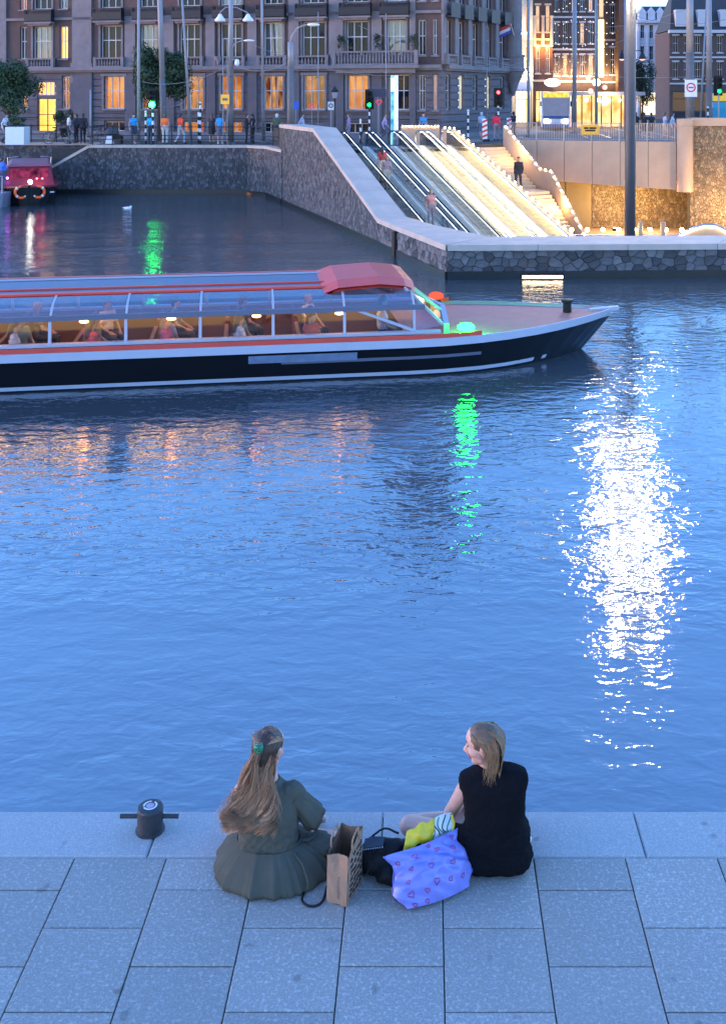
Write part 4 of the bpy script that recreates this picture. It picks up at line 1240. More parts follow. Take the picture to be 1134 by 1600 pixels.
def stand(walk=0.0, arms='down', lean=0.0):
    J = dict(pelvis=(0, 0, .95), waist=(0, -.01-lean*.3, 1.1), chest=(0, -.01-lean*.8, 1.27), neck=(0, .0-lean*1.1, 1.45), head=(0, -.02-lean*1.3, 1.58),
             shL=(-.165, 0-lean, 1.39), shR=(.165, 0-lean, 1.39), hiL=(-.09, 0, .92), hiR=(.09, 0, .92),
             knL=(-.1, -.03-walk*.22, .5+.02*walk), knR=(.1, -.03+walk*.06, .5), anL=(-.1, .02-walk*.28, .09), anR=(.1, .03+walk*.36, .09+walk*.06),
             teL=(-.12, -.13-walk*.28, .045), teR=(.12, -.11+walk*.34, .045),
             elL=(-.22, .04+walk*.12-lean, 1.12), elR=(.22, .04-walk*.1-lean, 1.12), wrL=(-.22, -.03+walk*.14-lean, .88), wrR=(.22, -.05-walk*.2-lean, .9),
             haL=(-.21, -.06+walk*.14-lean, .81), haR=(.21, -.08-walk*.22-lean, .83))
    if arms == 'phone':
        J.update(elR=(.2, -.06, 1.13), wrR=(.12, -.27, 1.22), haR=(.06, -.3, 1.27), elL=(-.2, -.06, 1.13), wrL=(-.08, -.25, 1.16), haL=(-.02, -.28, 1.2))
    if arms == 'rail':
        J.update(elR=(.24, -.12, 1.12), wrR=(.2, -.36, 1.05), haR=(.19, -.42, 1.04), elL=(-.24, -.12, 1.12), wrL=(-.2, -.36, 1.05), haL=(-.19, -.42, 1.04))
    return J
def sit():
    J = stand()
    J.update(knL=(-.12, -.42, .9), knR=(.12, -.42, .9), anL=(-.12, -.4, .5), anR=(.12, -.4, .5), teL=(-.12, -.52, .46), teR=(.12, -.52, .46),
             elL=(-.23, -.08, 1.13), elR=(.23, -.08, 1.13), wrL=(-.14, -.28, 1.02), wrR=(.14, -.28, 1.02), haL=(-.1, -.34, 1.0), haR=(.1, -.34, 1.0))
    return J
POSES = {
    'stand': fuse('person', figure_caps(stand(), sleeves=.55), .02, 4),
    'woman': fuse('person', figure_caps(stand(.25), 'long', .5, shorts=True, female=True), .02, 4),
    'walk': fuse('person', figure_caps(stand(.8), sleeves=1.0), .02, 4),
    'phone': fuse('person', figure_caps(stand(0, 'phone'), sleeves=1.0), .02, 4),
    'rail': fuse('person', figure_caps(stand(.1, 'rail', .1), 'hat', .6), .02, 4),
    'shorts': fuse('person', figure_caps(stand(.45), sleeves=.5, shorts=True), .02, 4),
    'sit': fuse('person', figure_caps(sit(), sleeves=.6), .022, 4),
    'sitlong': fuse('person', figure_caps(sit(), 'long', .6, female=True), .022, 4),
}
def cloth(c, r=.85):
    c = lin(c); return pm('cloth_%d_%d_%d' % tuple(int(x*255) for x in c), c, r, .18, 9)
SKIN = pm('skin', (.48, .27, .19), .5, .06, 12)
HAIRS = {'d': pm('hair_dark', (.03, .02, .016), .5, .25, 40), 'b': pm('hair_brown', (.10, .055, .03), .5, .25, 40), 'l': pm('hair_blond', (.36, .22, .10), .5, .2, 40), 'o': pm('cap_pale', (.5, .5, .5), .7)}
SHOE = pm('dark_shoe', (.03, .03, .03), .5); SHOEW = pm('white_shoe', (.6, .6, .6), .6)
def person(pose, X, Y, z, rot, top, bot, label, hair='d', h=1.7, shoe=None, cat='person', group=None):
    me = POSES[pose].copy()
    for m in (SKIN, HAIRS[hair], cloth(top), cloth(bot), shoe or SHOE): me.materials.append(m)
    o = bpy.data.objects.new('person', me); COL.objects.link(o)
    reg(o, None, (X, Y, z)); o.rotation_euler = (0, 0, rot)
    k = h/1.7; o.scale = (k, k, k)
    if pose.startswith('sit'): o.location.z = z - .46*k
    return tag(o, label, cat, group)
GP = 'people on the far street'
def pp(px, Y, *a, **k): return person(a[0], GX(px, Y), Y, ST+.002, *a[1:], group=GP, **k)
R = math.radians
pp(10, 61.5, 'walk', R(80), (.6, .6, .62), (.03, .03, .04), 'person in a white shirt walking beside the white planter box')
pp(108, 61.6, 'stand', R(120), (.62, .62, .65), (.05, .06, .09), 'person in a white top standing in front of the bicycle')
pp(120, 61.9, 'phone', R(250), (.06, .06, .07), (.03, .03, .04), 'person in dark grey facing the white top by the bicycle', hair='b')
pp(130, 61.5, 'walk', R(200), (.02, .02, .025), (.02, .02, .025), 'person all in black to the right of the bicycle')
pp(209, 60.8, 'shorts', R(30), (.03, .25, .55), (.04, .06, .12), 'person in a light blue shirt left of the striped post', shoe=SHOEW)
pp(236, 60.8, 'stand', R(170), (.02, .28, .62), (.03, .04, .07), 'person in a bright blue jacket below the green traffic light')
pp(258, 60.6, 'stand', R(185), (.95, .16, .04), (.5, .48, .46), 'person in an orange top and white trousers by the railing', hair='b')
pp(282, 60.8, 'walk', R(150), (.85, .08, .03), (.5, .48, .46), 'person in a red top and pale trousers by the railing', hair='d')
pp(331, 61.0, 'woman', R(200), (.05, .05, .06), (.03, .03, .035), 'person in dark clothes left of the one in a blue top', hair='b')
pp(344, 60.6, 'shorts', R(190), (.03, .32, .7), (.14, .15, .2), 'person in a sky blue top and shorts near the yellow sign', hair='d', shoe=SHOEW)
pp(357, 61.4, 'woman', R(140), (.25, .18, .2), (.05, .05, .06), 'person in a dusky pink top beside the lamp mast', hair='b')
pp(385, 60.6, 'phone', R(100), (.012, .012, .014), (.012, .012, .014), 'person in black, left of the pair by the railing', hair='d')
pp(395, 60.9, 'stand', R(250), (.015, .015, .02), (.015, .015, .02), 'person in black, right of the pair by the railing', hair='d')
pp(432, 60.5, 'rail', R(180), (.05, .09, .05), (.03, .03, .03), 'person in dark green leaning near the end of the railing', hair='o')
pp(472, 61.5, 'walk', R(80), (.35, .4, .55), (.08, .08, .12), 'person in a pale blue top behind the end of the sloping wall')
pp(545, 63, 'woman', R(270), (.32, .22, .45), (.2, .2, .3), 'person in a lilac top passing the escalator heads', hair='b')
pp(601, 63, 'walk', R(90), (.42, .3, .5), (.1, .1, .14), 'person in a pink lilac jacket just left of the info column', hair='b')
pp(661, 64, 'stand', R(20), (.06, .24, .48), (.05, .06, .1), 'person in a turquoise shirt right of the info column')
pp(752, 67, 'shorts', R(200), (.3, .4, .55), (.12, .16, .25), 'person in pale blue left of the red white barrier board', hair='o')
pp(775, 65.5, 'walk', R(170), (.75, .03, .06), (.25, .2, .22), 'person in a bright red jacket at the top of the stairs', hair='d')
pp(802, 69, 'phone', R(210), (.03, .03, .04), (.03, .03, .04), 'person in black standing beside the tram rails behind the fence')
pp(993, 66.5, 'stand', R(190), (.03, .025, .03), (.25, .16, .13), 'person in a black top just right of the tall grey mast', hair='b')
pp(1006, 66, 'woman', R(160), (.025, .02, .025), (.03, .03, .04), 'person with long dark hair and bare legs, left of the pair behind the fence', hair='d')
pp(1017, 66.2, 'shorts', R(200), (.03, .03, .035), (.05, .05, .06), 'person in black shorts, right of the pair behind the fence', hair='d')
pp(1038, 65.2, 'shorts', R(100), (.42, .48, .62), (.4, .3, .25), 'person in a pale blue shirt walking left of the round column', hair='b')
pp(1050, 65.4, 'walk', R(80), (.55, .6, .7), (.16, .16, .2), 'person in a white shirt nearest the round column', hair='d')
# on the escalators and the stairs
def on_esc(u, v, *a, **k):
    x, y = EP(u, v); z = zf(.62 + .4*math.floor((u-.62)/.4) + .4)
    return person(a[0], x, y, z+.002, *a[1:], **k)
on_esc(4.55, .62, 'woman', R(200), (.55, .06, .05), (.55, .42, .3), 'person in a red top riding the leftmost escalator', hair='b')
on_esc(5.4, .52, 'shorts', R(190), (.4, .25, .25), (.45, .38, .3), 'person in pale clothes in front of the red top on the escalator', hair='l', h=1.55)
on_esc(9.4, 1.0, 'stand', R(25), (.6, .25, .2), (.25, .2, .2), 'person in a salmon top near the bottom of the leftmost escalator', hair='l')
person('walk', 4.78, 56.15, -.618, R(-15), (.03, .03, .035), (.04, .04, .045), 'person in black coming down the station stairs', hair='d', h=1.78)
# ------------------------------------------------------------------ street furniture
def pole(name, px, Y, ztop, r0, r1, label, zb=None, split=None, lean=0.0, cat='mast', m1=None, m2=None, group='masts along the street'):
    x = GX(px, Y); zb = ST if zb is None else zb
    t = empty(name, (x, Y, zb), label, cat, group)
    def at(z): k = (z-zb)/(ztop-zb); return (x+lean*k, Y, z), r0+(r1-r0)*k
    if split:
        (a, ra), (b, rb), (c, rc) = at(zb), at(split), at(ztop)
        mb = MB(); mb.tube([a, b], [ra*1.12, rb*1.12], 12); mb.build('painted_base', m2 or M_POLED, t, smooth=True)
        mb = MB(); mb.tube([b, c], [rb, rc], 12); mb.build('pole', m1 or M_POLE, t, smooth=True)
    else:
        (a, ra), (c, rc) = at(zb), at(ztop)
        mb = MB(); mb.tube([a, c], [ra, rc], 12); mb.build('pole', m1 or M_POLE, t, smooth=True)
    mb = MB(); mb.lathe((x, Y, zb), [(r0*1.9, 0), (r0*1.9, .06), (r0*1.3, .12)], 12); mb.build('foot', M_POLED, t)
    return t, x
pole('tram_mast', 217, 61.2, 11.5, .10, .075, 'thin pale mast left of the green traffic light')
g1, gx1 = pole('tram_mast', 257, 62.2, 12, .17, .14, 'thick pale mast with dark base behind the green traffic light', split=5.3, lean=-.32)
pole('thin_mast', 299, 63, 11.5, .09, .06, 'thin leaning mast between the orange windows', lean=-.62)
lm, lx = pole('lamp_mast', 361, 60.8, 11, .15, .12, 'grey mast with hanging bell lamps, bracket lamp and camera', split=5.4)
pole('thin_mast', 412, 62, 11.5, .085, .07, 'slim pale mast between lamp mast and curved lamp', split=4.7, lean=-.12)
cl, cx_ = pole('curved_street_lamp', 454, 58.6, 7.2, .17, .15, 'street lamp with a curved arm standing at the end of the sloping wall', split=5.9, cat='street lamp')
pole('thin_mast', 497, 63.5, 9.2, .03, .025, 'very thin pole behind the escalator heads')
pole('thin_mast', 603, 64.5, 9.2, .03, .025, 'very thin pole right behind the info column')
pole('tram_mast', 825, 72, 12.5, .10, .09, 'grey mast at the left of the lit shop')
pole('tram_mast', 897, 78, 13.5, .17, .14, 'pale mast between the tram and the glass pavilion')
pole('tram_mast', 931, 82, 13.5, .12, .1, 'slim blue grey mast before the glass pavilion')
pole('tram_mast', 978, 70, 13, .16, .14, 'pale mast half hidden behind the tall grey light mast')
sg, sx_ = pole('sign_mast', 1077, 64, 11.5, .24, .2, 'pale mast with brown base and a round prohibition sign', split=6.85)
pole('tram_mast', 1107, 66, 11.5, .20, .15, 'blue grey mast right of the prohibition sign', split=4.9)
pole('thin_mast', 1092, 75, 11, .07, .05, 'thin pole between the two right hand masts', lean=.5)
pole('thin_mast', 142, 61.3, 4.65, .055, .05, 'short pale post in front of the hotel wall')
pole('thin_mast', 760, 70, 9, .04, .03, 'very thin pole in front of the hotel side wall')
# lamps of the lamp mast
mb = MB(); mb.tube([(lx-.62, 60.8, 8.95), (lx-.3, 60.8, 9.25), (lx+.3, 60.8, 9.25), (lx+.95, 60.8, 8.95)], .035, 8); mb.build('cross_arm', M_POLE, lm)
for dx in (-.6, .95):
    mb = MB(); mb.lathe((lx+dx, 60.8, 8.45), [(.05, .45), (.1, .4), (.16, .28), (.3, .12), (.32, .04), (.25, 0), (0, -.02)], 14); mb.build('bell_lamp', M_WHITE, lm, smooth=True)
mb = MB(); mb.tube([(lx+.05, 60.75, 6.9), (lx+.25, 60.6, 7.25), (lx+.7, 60.5, 7.38), (lx+1.05, 60.5, 7.4)], .035, 8); mb.build('bracket_arm', M_POLE, lm)
mb = MB(); mb.ball((lx+1.05, 60.5, 7.38), .2, 10, 8, (1.6, .7, .35)); mb.build('bracket_lamp', M_WHITE, lm, smooth=True)
mb = MB(); mb.lathe((lx+.38, 60.6, 5.95), [(.05, .4), (.12, .34), (.14, .2), (.14, .14), (.1, .05), (0, .0)], 12); mb.build('camera_dome', M_WHITE, lm, smooth=True)
mb = MB(); mb.bar((lx, 60.7, 6.3), (lx+.38, 60.6, 6.36), .04, .04); mb.build('camera_arm', M_POLE, lm)
ys = empty('yellow_square_sign', (GX(352, 60.5), 60.5, ST), 'square yellow sign on thin posts beside the lamp mast', 'sign')
yx = GX(352, 60.5)
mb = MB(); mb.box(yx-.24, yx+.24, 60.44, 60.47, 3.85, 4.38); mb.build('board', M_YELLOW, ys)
for dx in (-.12, .12):
    mb = MB(); mb.tube([(yx+dx, 60.5, ST), (yx+dx, 60.5, 7.5)], .025, 6); mb.build('post', M_POLE, ys)
mb = MB(); mb.box(yx-.14, yx+.14, 60.425, 60.438, 4.05, 4.18); mb.build('dark_mark', M_POLED, ys)
# curved street lamp head
mb = MB(); mb.tube([(cx_, 58.6, 7.1), (cx_+.08, 58.6, 7.55), (cx_+.35, 58.6, 7.95), (cx_+.75, 58.6, 8.12), (cx_+1.0, 58.6, 8.14)], .05, 8); mb.build('curved_arm', M_POLE, cl, smooth=True)
mb = MB(); mb.ball((cx_+1.22, 58.6, 8.14), .32, 12, 8, (1.1, .55, .3)); mb.build('lamp_head', M_WHITE, cl, smooth=True)
# prohibition sign
mb = MB(); mb.box(sx_-.36, sx_+.36, 63.72, 63.75, 4.25, 5.25); mb.build('sign_board', M_WHITE, sg)
mb = MB()
for k in range(24):
    a, b = 2*PI*k/24, 2*PI*(k+1)/24
    c = Vector((sx_, 63.712, 4.8))
    pts = [(c.x+r*math.cos(t), c.y, c.z+r*math.sin(t)) for t, r in ((a, .2), (b, .2), (b, .28), (a, .28))]
    mb.add(pts, [(0, 1, 2, 3)])
mb.box(sx_-.15, sx_+.15, 63.7, 63.71, 4.76, 4.84)
mb.build('red_ring', pm('sign_red', (.6, .03, .04), .5), sg)

# traffic lights
M_GREEN = glow('green_signal', (.002, 1.0, .03), 30)
M_REDL = glow('red_signal', (1.0, .04, .05), 14)
def striped_post(t, x, Y, z0, z1, r=.055, seg=.22):
    z = z0; k = 0
    while z < z1-.01:
        mb = MB(); mb.tube([(x, Y, z), (x, Y, min(z1, z+seg))], r, 8); mb.build('band', (M_BLACK, M_WHITE)[k % 2], t); z += seg; k += 1
def signal(px, Y, zc, label, on, post=True, n=3):
    x = GX(px, Y); t = empty('traffic_light', (x, Y, ST), label, 'traffic light', 'traffic lights')
    if post: striped_post(t, x, Y, ST, zc-.5)
    else:
        mb = MB(); mb.tube([(x, Y, ST), (x, Y, zc-.5)], .05, 8); mb.build('post', M_POLE, t)
    mb = MB(); mb.box(x-.17, x+.17, Y-.1, Y+.12, zc-.5, zc+.5); mb.build('housing', M_BLACK, t)
    mb = MB(); mb.box(x-.26, x+.26, Y+.125, Y+.14, zc-.58, zc+.6); mb.build('backplate', M_BLACK, t)
    for k, z in enumerate((.32, 0, -.32)):
        mb = MB(); mb.lathe((0, 0, 0), [(.105, 0), (.09, .03), (0, .05)], 12)
        mb.xf(lambda p: Vector((x+p.x, Y-.102-p.z, zc+z+p.y)))
        act = (on == 'g' and k == 2) or (on == 'r' and k == 0)
        mb.build('lens', (M_GREEN if on == 'g' else M_REDL) if act else M_BLACK, t)
        mb = MB(); mb.tube([(x, Y-.1, zc+z), (x, Y-.25, zc+z+.01)], .12, 10, False); mb.build('visor', M_BLACK, t)
    return t
tl = signal(239, 60.6, 4.15, 'traffic light glowing bright green before the round tree', 'g', post=True)
mb = MB(); mb.ball((GX(239, 60.6), 60.42, 3.83), .16, 12, 8, (1, .3, 1)); mb.build('lit_lens', glow('green_lens', (.004, 1.0, .10), 130), tl)
signal(577, 64, 4.1, 'traffic light on a striped post left of the info column', 'g')
signal(778, 66.5, 4.2, 'traffic light glowing red on a striped post above the stairs', 'r')
signal(1122, 64, 4.9, 'traffic light glowing green at the right edge of the picture', 'g', post=False)
for px, Y, top, lab in ((228, 60.9, 3.4, 'short striped black white post left of the green traffic light'), (313, 61.2, 3.9, 'striped black white post in front of an orange window'),
                        (310.5, 61.8, 3.3, 'lower striped post just behind another striped post'), (563, 62.5, 2.9, 'short striped post at the escalator heads'),
                        (731, 66, 3.4, 'striped post near the hotel side wall'), (1105, 64.5, 3.6, 'striped post below the blue grey mast at right')):
    t = empty('striped_post', (GX(px, Y), Y, ST), lab, 'post', 'striped posts'); striped_post(t, GX(px, Y), Y, ST, top)
    mb = MB(); mb.ball((GX(px, Y), Y, top+.02), .07, 8, 6); mb.build('cap', M_WHITE, t)
# info column (white and blue, lit)
ic = empty('info_column', (GX(616, 60.5), 60.5, ST), 'white glowing info column with a blue side at the escalator heads', 'sign')
x = GX(616, 60.5)
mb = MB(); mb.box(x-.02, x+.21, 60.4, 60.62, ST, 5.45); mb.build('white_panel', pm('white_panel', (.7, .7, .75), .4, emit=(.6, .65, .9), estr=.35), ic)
mb = MB(); mb.box(x-.2, x-.024, 60.42, 60.6, ST, 5.45); mb.build('blue_panel', glow_tex('column_blue', (.02, .25, .6), (.3, .8, 1), 1.6, 2.2), ic)
mb = MB(); mb.box(x-.2, x-.024, 60.4, 60.418, 4.55, 5.3); mb.build('lit_top', glow('column_top', (.5, .9, 1.0), 3.0), ic)
# classic lantern, small signs
ln = empty('classic_lantern', (GX(523, 63), 63, ST), 'dark classic street lantern on a slender post', 'street lamp')
x = GX(523, 63)
mb = MB(); mb.lathe((x, 63, ST), [(.12, 0), (.12, .3), (.06, .5), (.045, 2.3), (.07, 2.4), (.03, 2.5)], 10); mb.build('post', M_IRON, ln)
mb = MB(); mb.lathe((x, 63, ST+2.5), [(.08, 0), (.19, .45), (.23, .47), (.1, .62), (.03, .78), (0, .8)], 6); mb.build('lantern', M_IRON, ln)
mb = MB(); mb.lathe((x, 63, ST+2.5), [(.1, .06), (.196, .42)], 6); mb.build('lantern_glass', pm('milky_glass', (.3, .3, .33), .3), ln)
for px, Y, z, lab, colr in ((517, 62.2, 3.75, 'small white no entry style sign beside the lantern', (.6, .6, .6)), (462, 61.5, 3.8, 'small blue sign plate behind the curved lamp', (.02, .1, .5)),
                            (590, 64, 4.5, 'dark street name board left of the info column', (.02, .03, .06))):
    t = empty('street_sign', (GX(px, Y), Y, ST), lab, 'sign'); x = GX(px, Y)
    wd = .5 if px == 590 else .17
    mb = MB(); mb.tube([(x, Y+.03, ST), (x, Y+.03, z+.2)], .025, 6); mb.build('post', M_POLE, t)
    mb = MB(); mb.box(x-wd, x+wd, Y-.02, Y, z-.25, z+.22); mb.build('plate', pm('plate_%d' % px, colr, .5), t)
    if px == 517:
        mb = MB()
        for k in range(20):
            a, b = 2*PI*k/20, 2*PI*(k+1)/20
            mb.add([(x+q*math.cos(u), Y-.026, z+q*math.sin(u)) for u, q in ((a, .08), (b, .08), (b, .13), (a, .13))], [(0, 1, 2, 3)])
        mb.bar((x-.08, Y-.026, z-.08), (x+.08, Y-.026, z+.08), .03, .004); mb.build('dark_ring', M_BLACK, t)
# heart shaped neon signs
for px, Y, z, lab in ((487, 63, 3.72, 'small pink neon heart, left of the two'), (592, 63.5, 3.95, 'small pink neon heart left of the info column')):
    t = empty('neon_heart', (GX(px, Y), Y, ST), lab, 'sign'); x = GX(px, Y)
    pts = []
    for k in range(25):
        a = 2*PI*k/24
        pts.append((x+.010*16*math.sin(a)**3, Y, z+.010*(13*math.cos(a)-5*math.cos(2*a)-2*math.cos(3*a)-math.cos(4*a))))
    mb = MB(); mb.tube(pts, .03, 6); mb.build('neon_tube', glow('neon_pink', (1.0, .12, .2), .9), t)
    mb = MB(); mb.tube([(x, Y+.02, ST), (x, Y+.02, z-.2)], .02, 6); mb.build('post', M_POLE, t)
# barrier boards
for px, Y, lab in ((757, 64.5, 'red and white striped barrier board above the stairs'), (795, 67, 'second red and white barrier board, right of the red jacket')):
    x = GX(px, Y); t = empty('barrier_board', (x, Y, ST), lab, 'barrier')
    mb = MB(); mb.box(x-.15, x+.15, Y-.02, Y+.02, ST+.15, ST+1.35); mb.build('board', M_WHITE, t)
    for k in range(4):
        z = ST+.2+k*.29; mb = MB(); mb.add([(x-.15, Y-.026, z), (x+.15, Y-.026, z+.14), (x+.15, Y-.026, z+.28), (x-.15, Y-.026, z+.14)], [(0, 1, 2, 3)]); mb.build('red_stripe', M_RED, t)
    mb = MB(); mb.box(x-.3, x+.3, Y-.12, Y+.12, ST, ST+.15); mb.build('base', M_BLACK, t)
# railing on the far quay wall
rl = empty('iron_railing', (-15, 59.2, ST), 'dark iron railing along the top of the far quay wall', 'railing')
rp = [(-18.1, 59.2), (-9.5, 59.1), (-8.1, 57.8), (-7.0, 54.5)]
for z in (2.62, 2.15, 1.95):
    mb = MB(); mb.tube([(a, b, z) for a, b in rp], .024, 6); mb.build('rail', M_IRON, rl)
pm_ = None
for k in range(12):
    p = (lerp(rp[0], rp[1], k/8) if k < 9 else lerp(rp[2], rp[3], (k-9)/2))
    mb = MB(); mb.tube([(p[0], p[1], 1.62), (p[0], p[1], 2.66)], .034, 6); mb.ball((p[0], p[1], 2.68), .05, 6, 4)
    mb.build('post', M_IRON, rl)
mb = MB()
for k in range(24):
    p = lerp((-8.0, 57.5), rp[3], k/23); mb.tube([(p[0], p[1], 1.66), (p[0], p[1], 2.6)], .012, 4, False)
o = mb.build('bars', M_IRON, rl); o['kind'] = 'stuff'
r2 = empty('iron_railing', (-27, 63.2, ST), 'dark iron railing set back at the left edge behind the planter', 'railing')
for z in (2.6, 2.1):
    mb = MB(); mb.tube([(-36, 63.1, z), (-18.4, 63.1, z), (-18.4, 59.4, z)], .024, 6); mb.build('rail', M_IRON, r2)
for k in range(13):
    mb = MB(); mb.tube([(-36+k*1.46, 63.1, 1.62), (-36+k*1.46, 63.1, 2.66)], .034, 6); mb.build('post', M_IRON, r2)
# planter with shrub, stroller, bicycle
def leaves(mb, c, rad, n, size, rng, hollow=.35, lobes=8):
    c = Vector(c)
    L = [(Vector((rng.uniform(-1, 1), rng.uniform(-1, 1), rng.uniform(-.8, 1))), rng.uniform(.24, .42) if lobes > 20 else rng.uniform(.28, .5)) for _ in range(lobes)]
    for _ in range(n):
        lc, lr = rng.choice(L)
        d = Vector((rng.gauss(0, 1), rng.gauss(0, 1), rng.gauss(0, 1))).normalized()
        q = lc*.62 + d*lr*(rng.uniform(hollow, 1)**.5)
        p = c + Vector((q.x*rad[0], q.y*rad[1], q.z*rad[2]))
        nn = (d + Vector((rng.uniform(-.7, .7), rng.uniform(-.7, .7), rng.uniform(-.3, .9)))).normalized()
        t = nn.cross(Vector((rng.uniform(-1, 1), rng.uniform(-1, 1), rng.uniform(-1, 1)))).normalized()
        b = nn.cross(t); s = size*rng.uniform(.6, 1.3)
        mb.add([p-t*s, p+b*s*.5, p+t*s, p-b*s*.5], [(0, 1, 2, 3)])
M_LEAF = pm('foliage_green', (.035, .065, .022), .6, .45, 3.0)
M_LEAF2 = pm('foliage_dark', (.03, .05, .028), .6, .4, 3.0)
M_BARK = pm('bark', (.06, .045, .035), .9, .3, 8, .5, 20)
def tree(px, Y, zc, rad, label, n, size, seed, m=None):
    x = GX(px, Y); rg = random.Random(seed)
    t = empty('tree', (x, Y, ST), label, 'tree', 'street trees')
    mb = MB(); mb.tube([(x, Y, ST), (x+.03, Y, ST+(zc-ST)*.5), (x-.02, Y, zc)], [.14, .1, .06], 8)
    for k in range(7):
        a = rg.uniform(0, 2*PI); z0 = zc-rad[2]*.6+.25*k*rad[2]*.3
        mb.tube([(x, Y, z0), (x+math.cos(a)*rad[0]*.4, Y+math.sin(a)*rad[1]*.4, z0+rad[2]*.35), (x+math.cos(a)*rad[0]*.75, Y+math.sin(a)*rad[1]*.75, z0+rad[2]*.55)], [.05, .035, .012], 5)
    mb.build('trunk', M_BARK, t)
    mb = MB(); leaves(mb, (x, Y, zc), rad, n, size, rg, .15, 30); o = mb.build('crown', m or M_LEAF, t)
tree(14, 63.5, 4.75, (1.95, 1.7, 1.95), 'dense dark green tree at the left edge', 16000, .085, 1)
tree(248, 64.5, 5.55, (2.0, 1.7, 2.05), 'round dark green tree behind the green traffic light', 16000, .085, 2)
tree(1003, 112, 5.6, (1.5, 1.5, 3.0), 'slim small tree beside the tall grey mast down the street', 3500, .12, 3, M_LEAF2)
for px, Y, z, lab, boxed in ((28, 60.9, ST, 'white planter box with a clipped shrub by the railing', True), (101, 68.5, ST+.12, 'round clipped shrub in a dark pot by the hotel door', False)):
    x = GX(px, Y); t = empty('planter', (x, Y, z), lab, 'planter')
    if boxed:
        mb = MB(); mb.cbox(x-.52, x+.52, Y-.45, Y+.45, z, z+.98, .02); mb.build('box', M_WHITE, t)
        mb = MB(); leaves(mb, (x, Y, z+1.2), (.55, .5, .4), 900, .06, random.Random(5)); mb.build('shrub', M_LEAF, t)
    else:
        mb = MB(); mb.lathe((x, Y, z), [(.2, 0), (.32, .5), (.34, .55), (0, .5)], 12); mb.build('pot', M_BLACK, t)
        mb = MB(); leaves(mb, (x, Y, z+1.15), (.75, .7, .7), 1500, .06, random.Random(6)); mb.build('shrub', M_LEAF, t)
# flower pots on the hotel balcony
for k, px in enumerate((540, 596, 648)):
    p = fh.P(fh.u_of(px), .62, 6.95); t = empty('balcony_plant', p, 'leafy plant on the hotel balcony balustrade, '+['left', 'middle', 'right'][k]+' of three', 'plant', 'balcony plants')
    mb = MB(); mb.lathe(p, [(.1, 0), (.17, .3), (0, .28)], 10); mb.build('pot', M_POLED, t)
    mb = MB(); leaves(mb, p+Vector((0, 0, .65)), (.42, .35, .5), 350, .06, random.Random(20+k)); mb.build('foliage', M_LEAF2, t)
def bicycle(px, Y, label, rot):
    x = GX(px, Y); t = empty('bicycle', (x, Y, ST), label, 'bicycle', 'parked bicycles')
    c, s = math.cos(rot), math.sin(rot)
    def q(u, z): return (x+u*c, Y+u*s, ST+z)
    for u in (-.53, .53):
        mb = MB(); pts = [q(u+.33*math.cos(a*PI/12), .34+.33*math.sin(a*PI/12)) for a in range(25)]
        mb.tube(pts, .02, 5); wo = mb.build('wheel', M_RUBBER, t)
        mb = MB()
        for a in range(8): mb.bar(q(u, .34), q(u+.32*math.cos(a*PI/4), .34+.32*math.sin(a*PI/4)), .008, .008)
        mb.build('spokes', M_STEEL, wo)
    mb = MB()
    for a, b in (((-.53, .34), (-.15, .32)), ((-.15, .32), (-.2, .85)), ((-.53, .34), (-.2, .8)), ((-.15, .32), (.4, .8)), ((-.2, .75), (.4, .82)), ((.53, .34), (.4, .98))): mb.tube([q(*a), q(*b)], .018, 6)
    mb.build('frame', M_BLACK, t)
    mb = MB(); p = q(-.22, .92); mb.ball(p, .12, 8, 6, (1.2, .6, .35)); mb.build('saddle', M_BLACK, t)
    mb = MB(); p = Vector(q(.38, 1.02)); mb.tube([p+Vector((-.05-s*.0, .24, 0)), p, p+Vector((-.05, -.24, 0))], .014, 6); mb.build('handlebar', M_STEEL, t)
bicycle(92, 61.2, 'bicycle parked behind the railing, in front of the glowing hotel door', R(8))
bicycle(148, 62.5, 'bicycle parked beside the short pale post', R(-20))
bicycle(465, 63.0, 'bicycle behind the end of the sloping wall', R(15))
# push chair
x = GX(178, 60.7); pc = empty('pushchair', (x, 60.7, ST), 'dark pushchair with a pale cover standing by the railing', 'pushchair')
mb = MB(); mb.tube([(x-.42, 60.5, ST+.9), (x-.1, 60.5, ST+.45), (x+.35, 60.5, ST+.12)], .02, 6); mb.tube([(x-.42, 60.9, ST+.9), (x-.1, 60.9, ST+.45), (x+.35, 60.9, ST+.12)], .02, 6); mb.tube([(x-.42, 60.5, ST+.9), (x-.42, 60.9, ST+.9)], .02, 6); mb.build('frame', M_BLACK, pc)
mb = MB(); mb.hexa([(x-.25, 60.5, ST+.3), (x+.5, 60.5, ST+.28), (x+.5, 60.9, ST+.28), (x-.25, 60.9, ST+.3), (x-.3, 60.5, ST+.75), (x+.45, 60.5, ST+.5), (x+.45, 60.9, ST+.5), (x-.3, 60.9, ST+.75)]); mb.build('seat', M_BLACK, pc)
mb = MB(); mb.lathe((x-.1, 60.7, ST+.6), [(.4, 0), (.37, .2), (.2, .34), (0, .38)], 12, 0, PI*2); mb.build('hood', pm('pushchair_hood', (.05, .05, .07), .8), pc, smooth=True)
for dx in (-.25, .35):
    for yy in (60.47, 60.93):
        mb = MB(); mb.tube([(x+dx, yy-.02, ST+.13), (x+dx, yy+.02, ST+.13)], .13, 12); mb.build('wheel', M_RUBBER, pc)
mb = MB(); mb.add([(x-.3, 60.44, ST+.5), (x-.02, 60.44, ST+.5), (x+.08, 60.42, ST+.05), (x-.4, 60.42, ST+.05)], [(0, 1, 2, 3)]); mb.build('pale_cover', M_WHITE, pc)

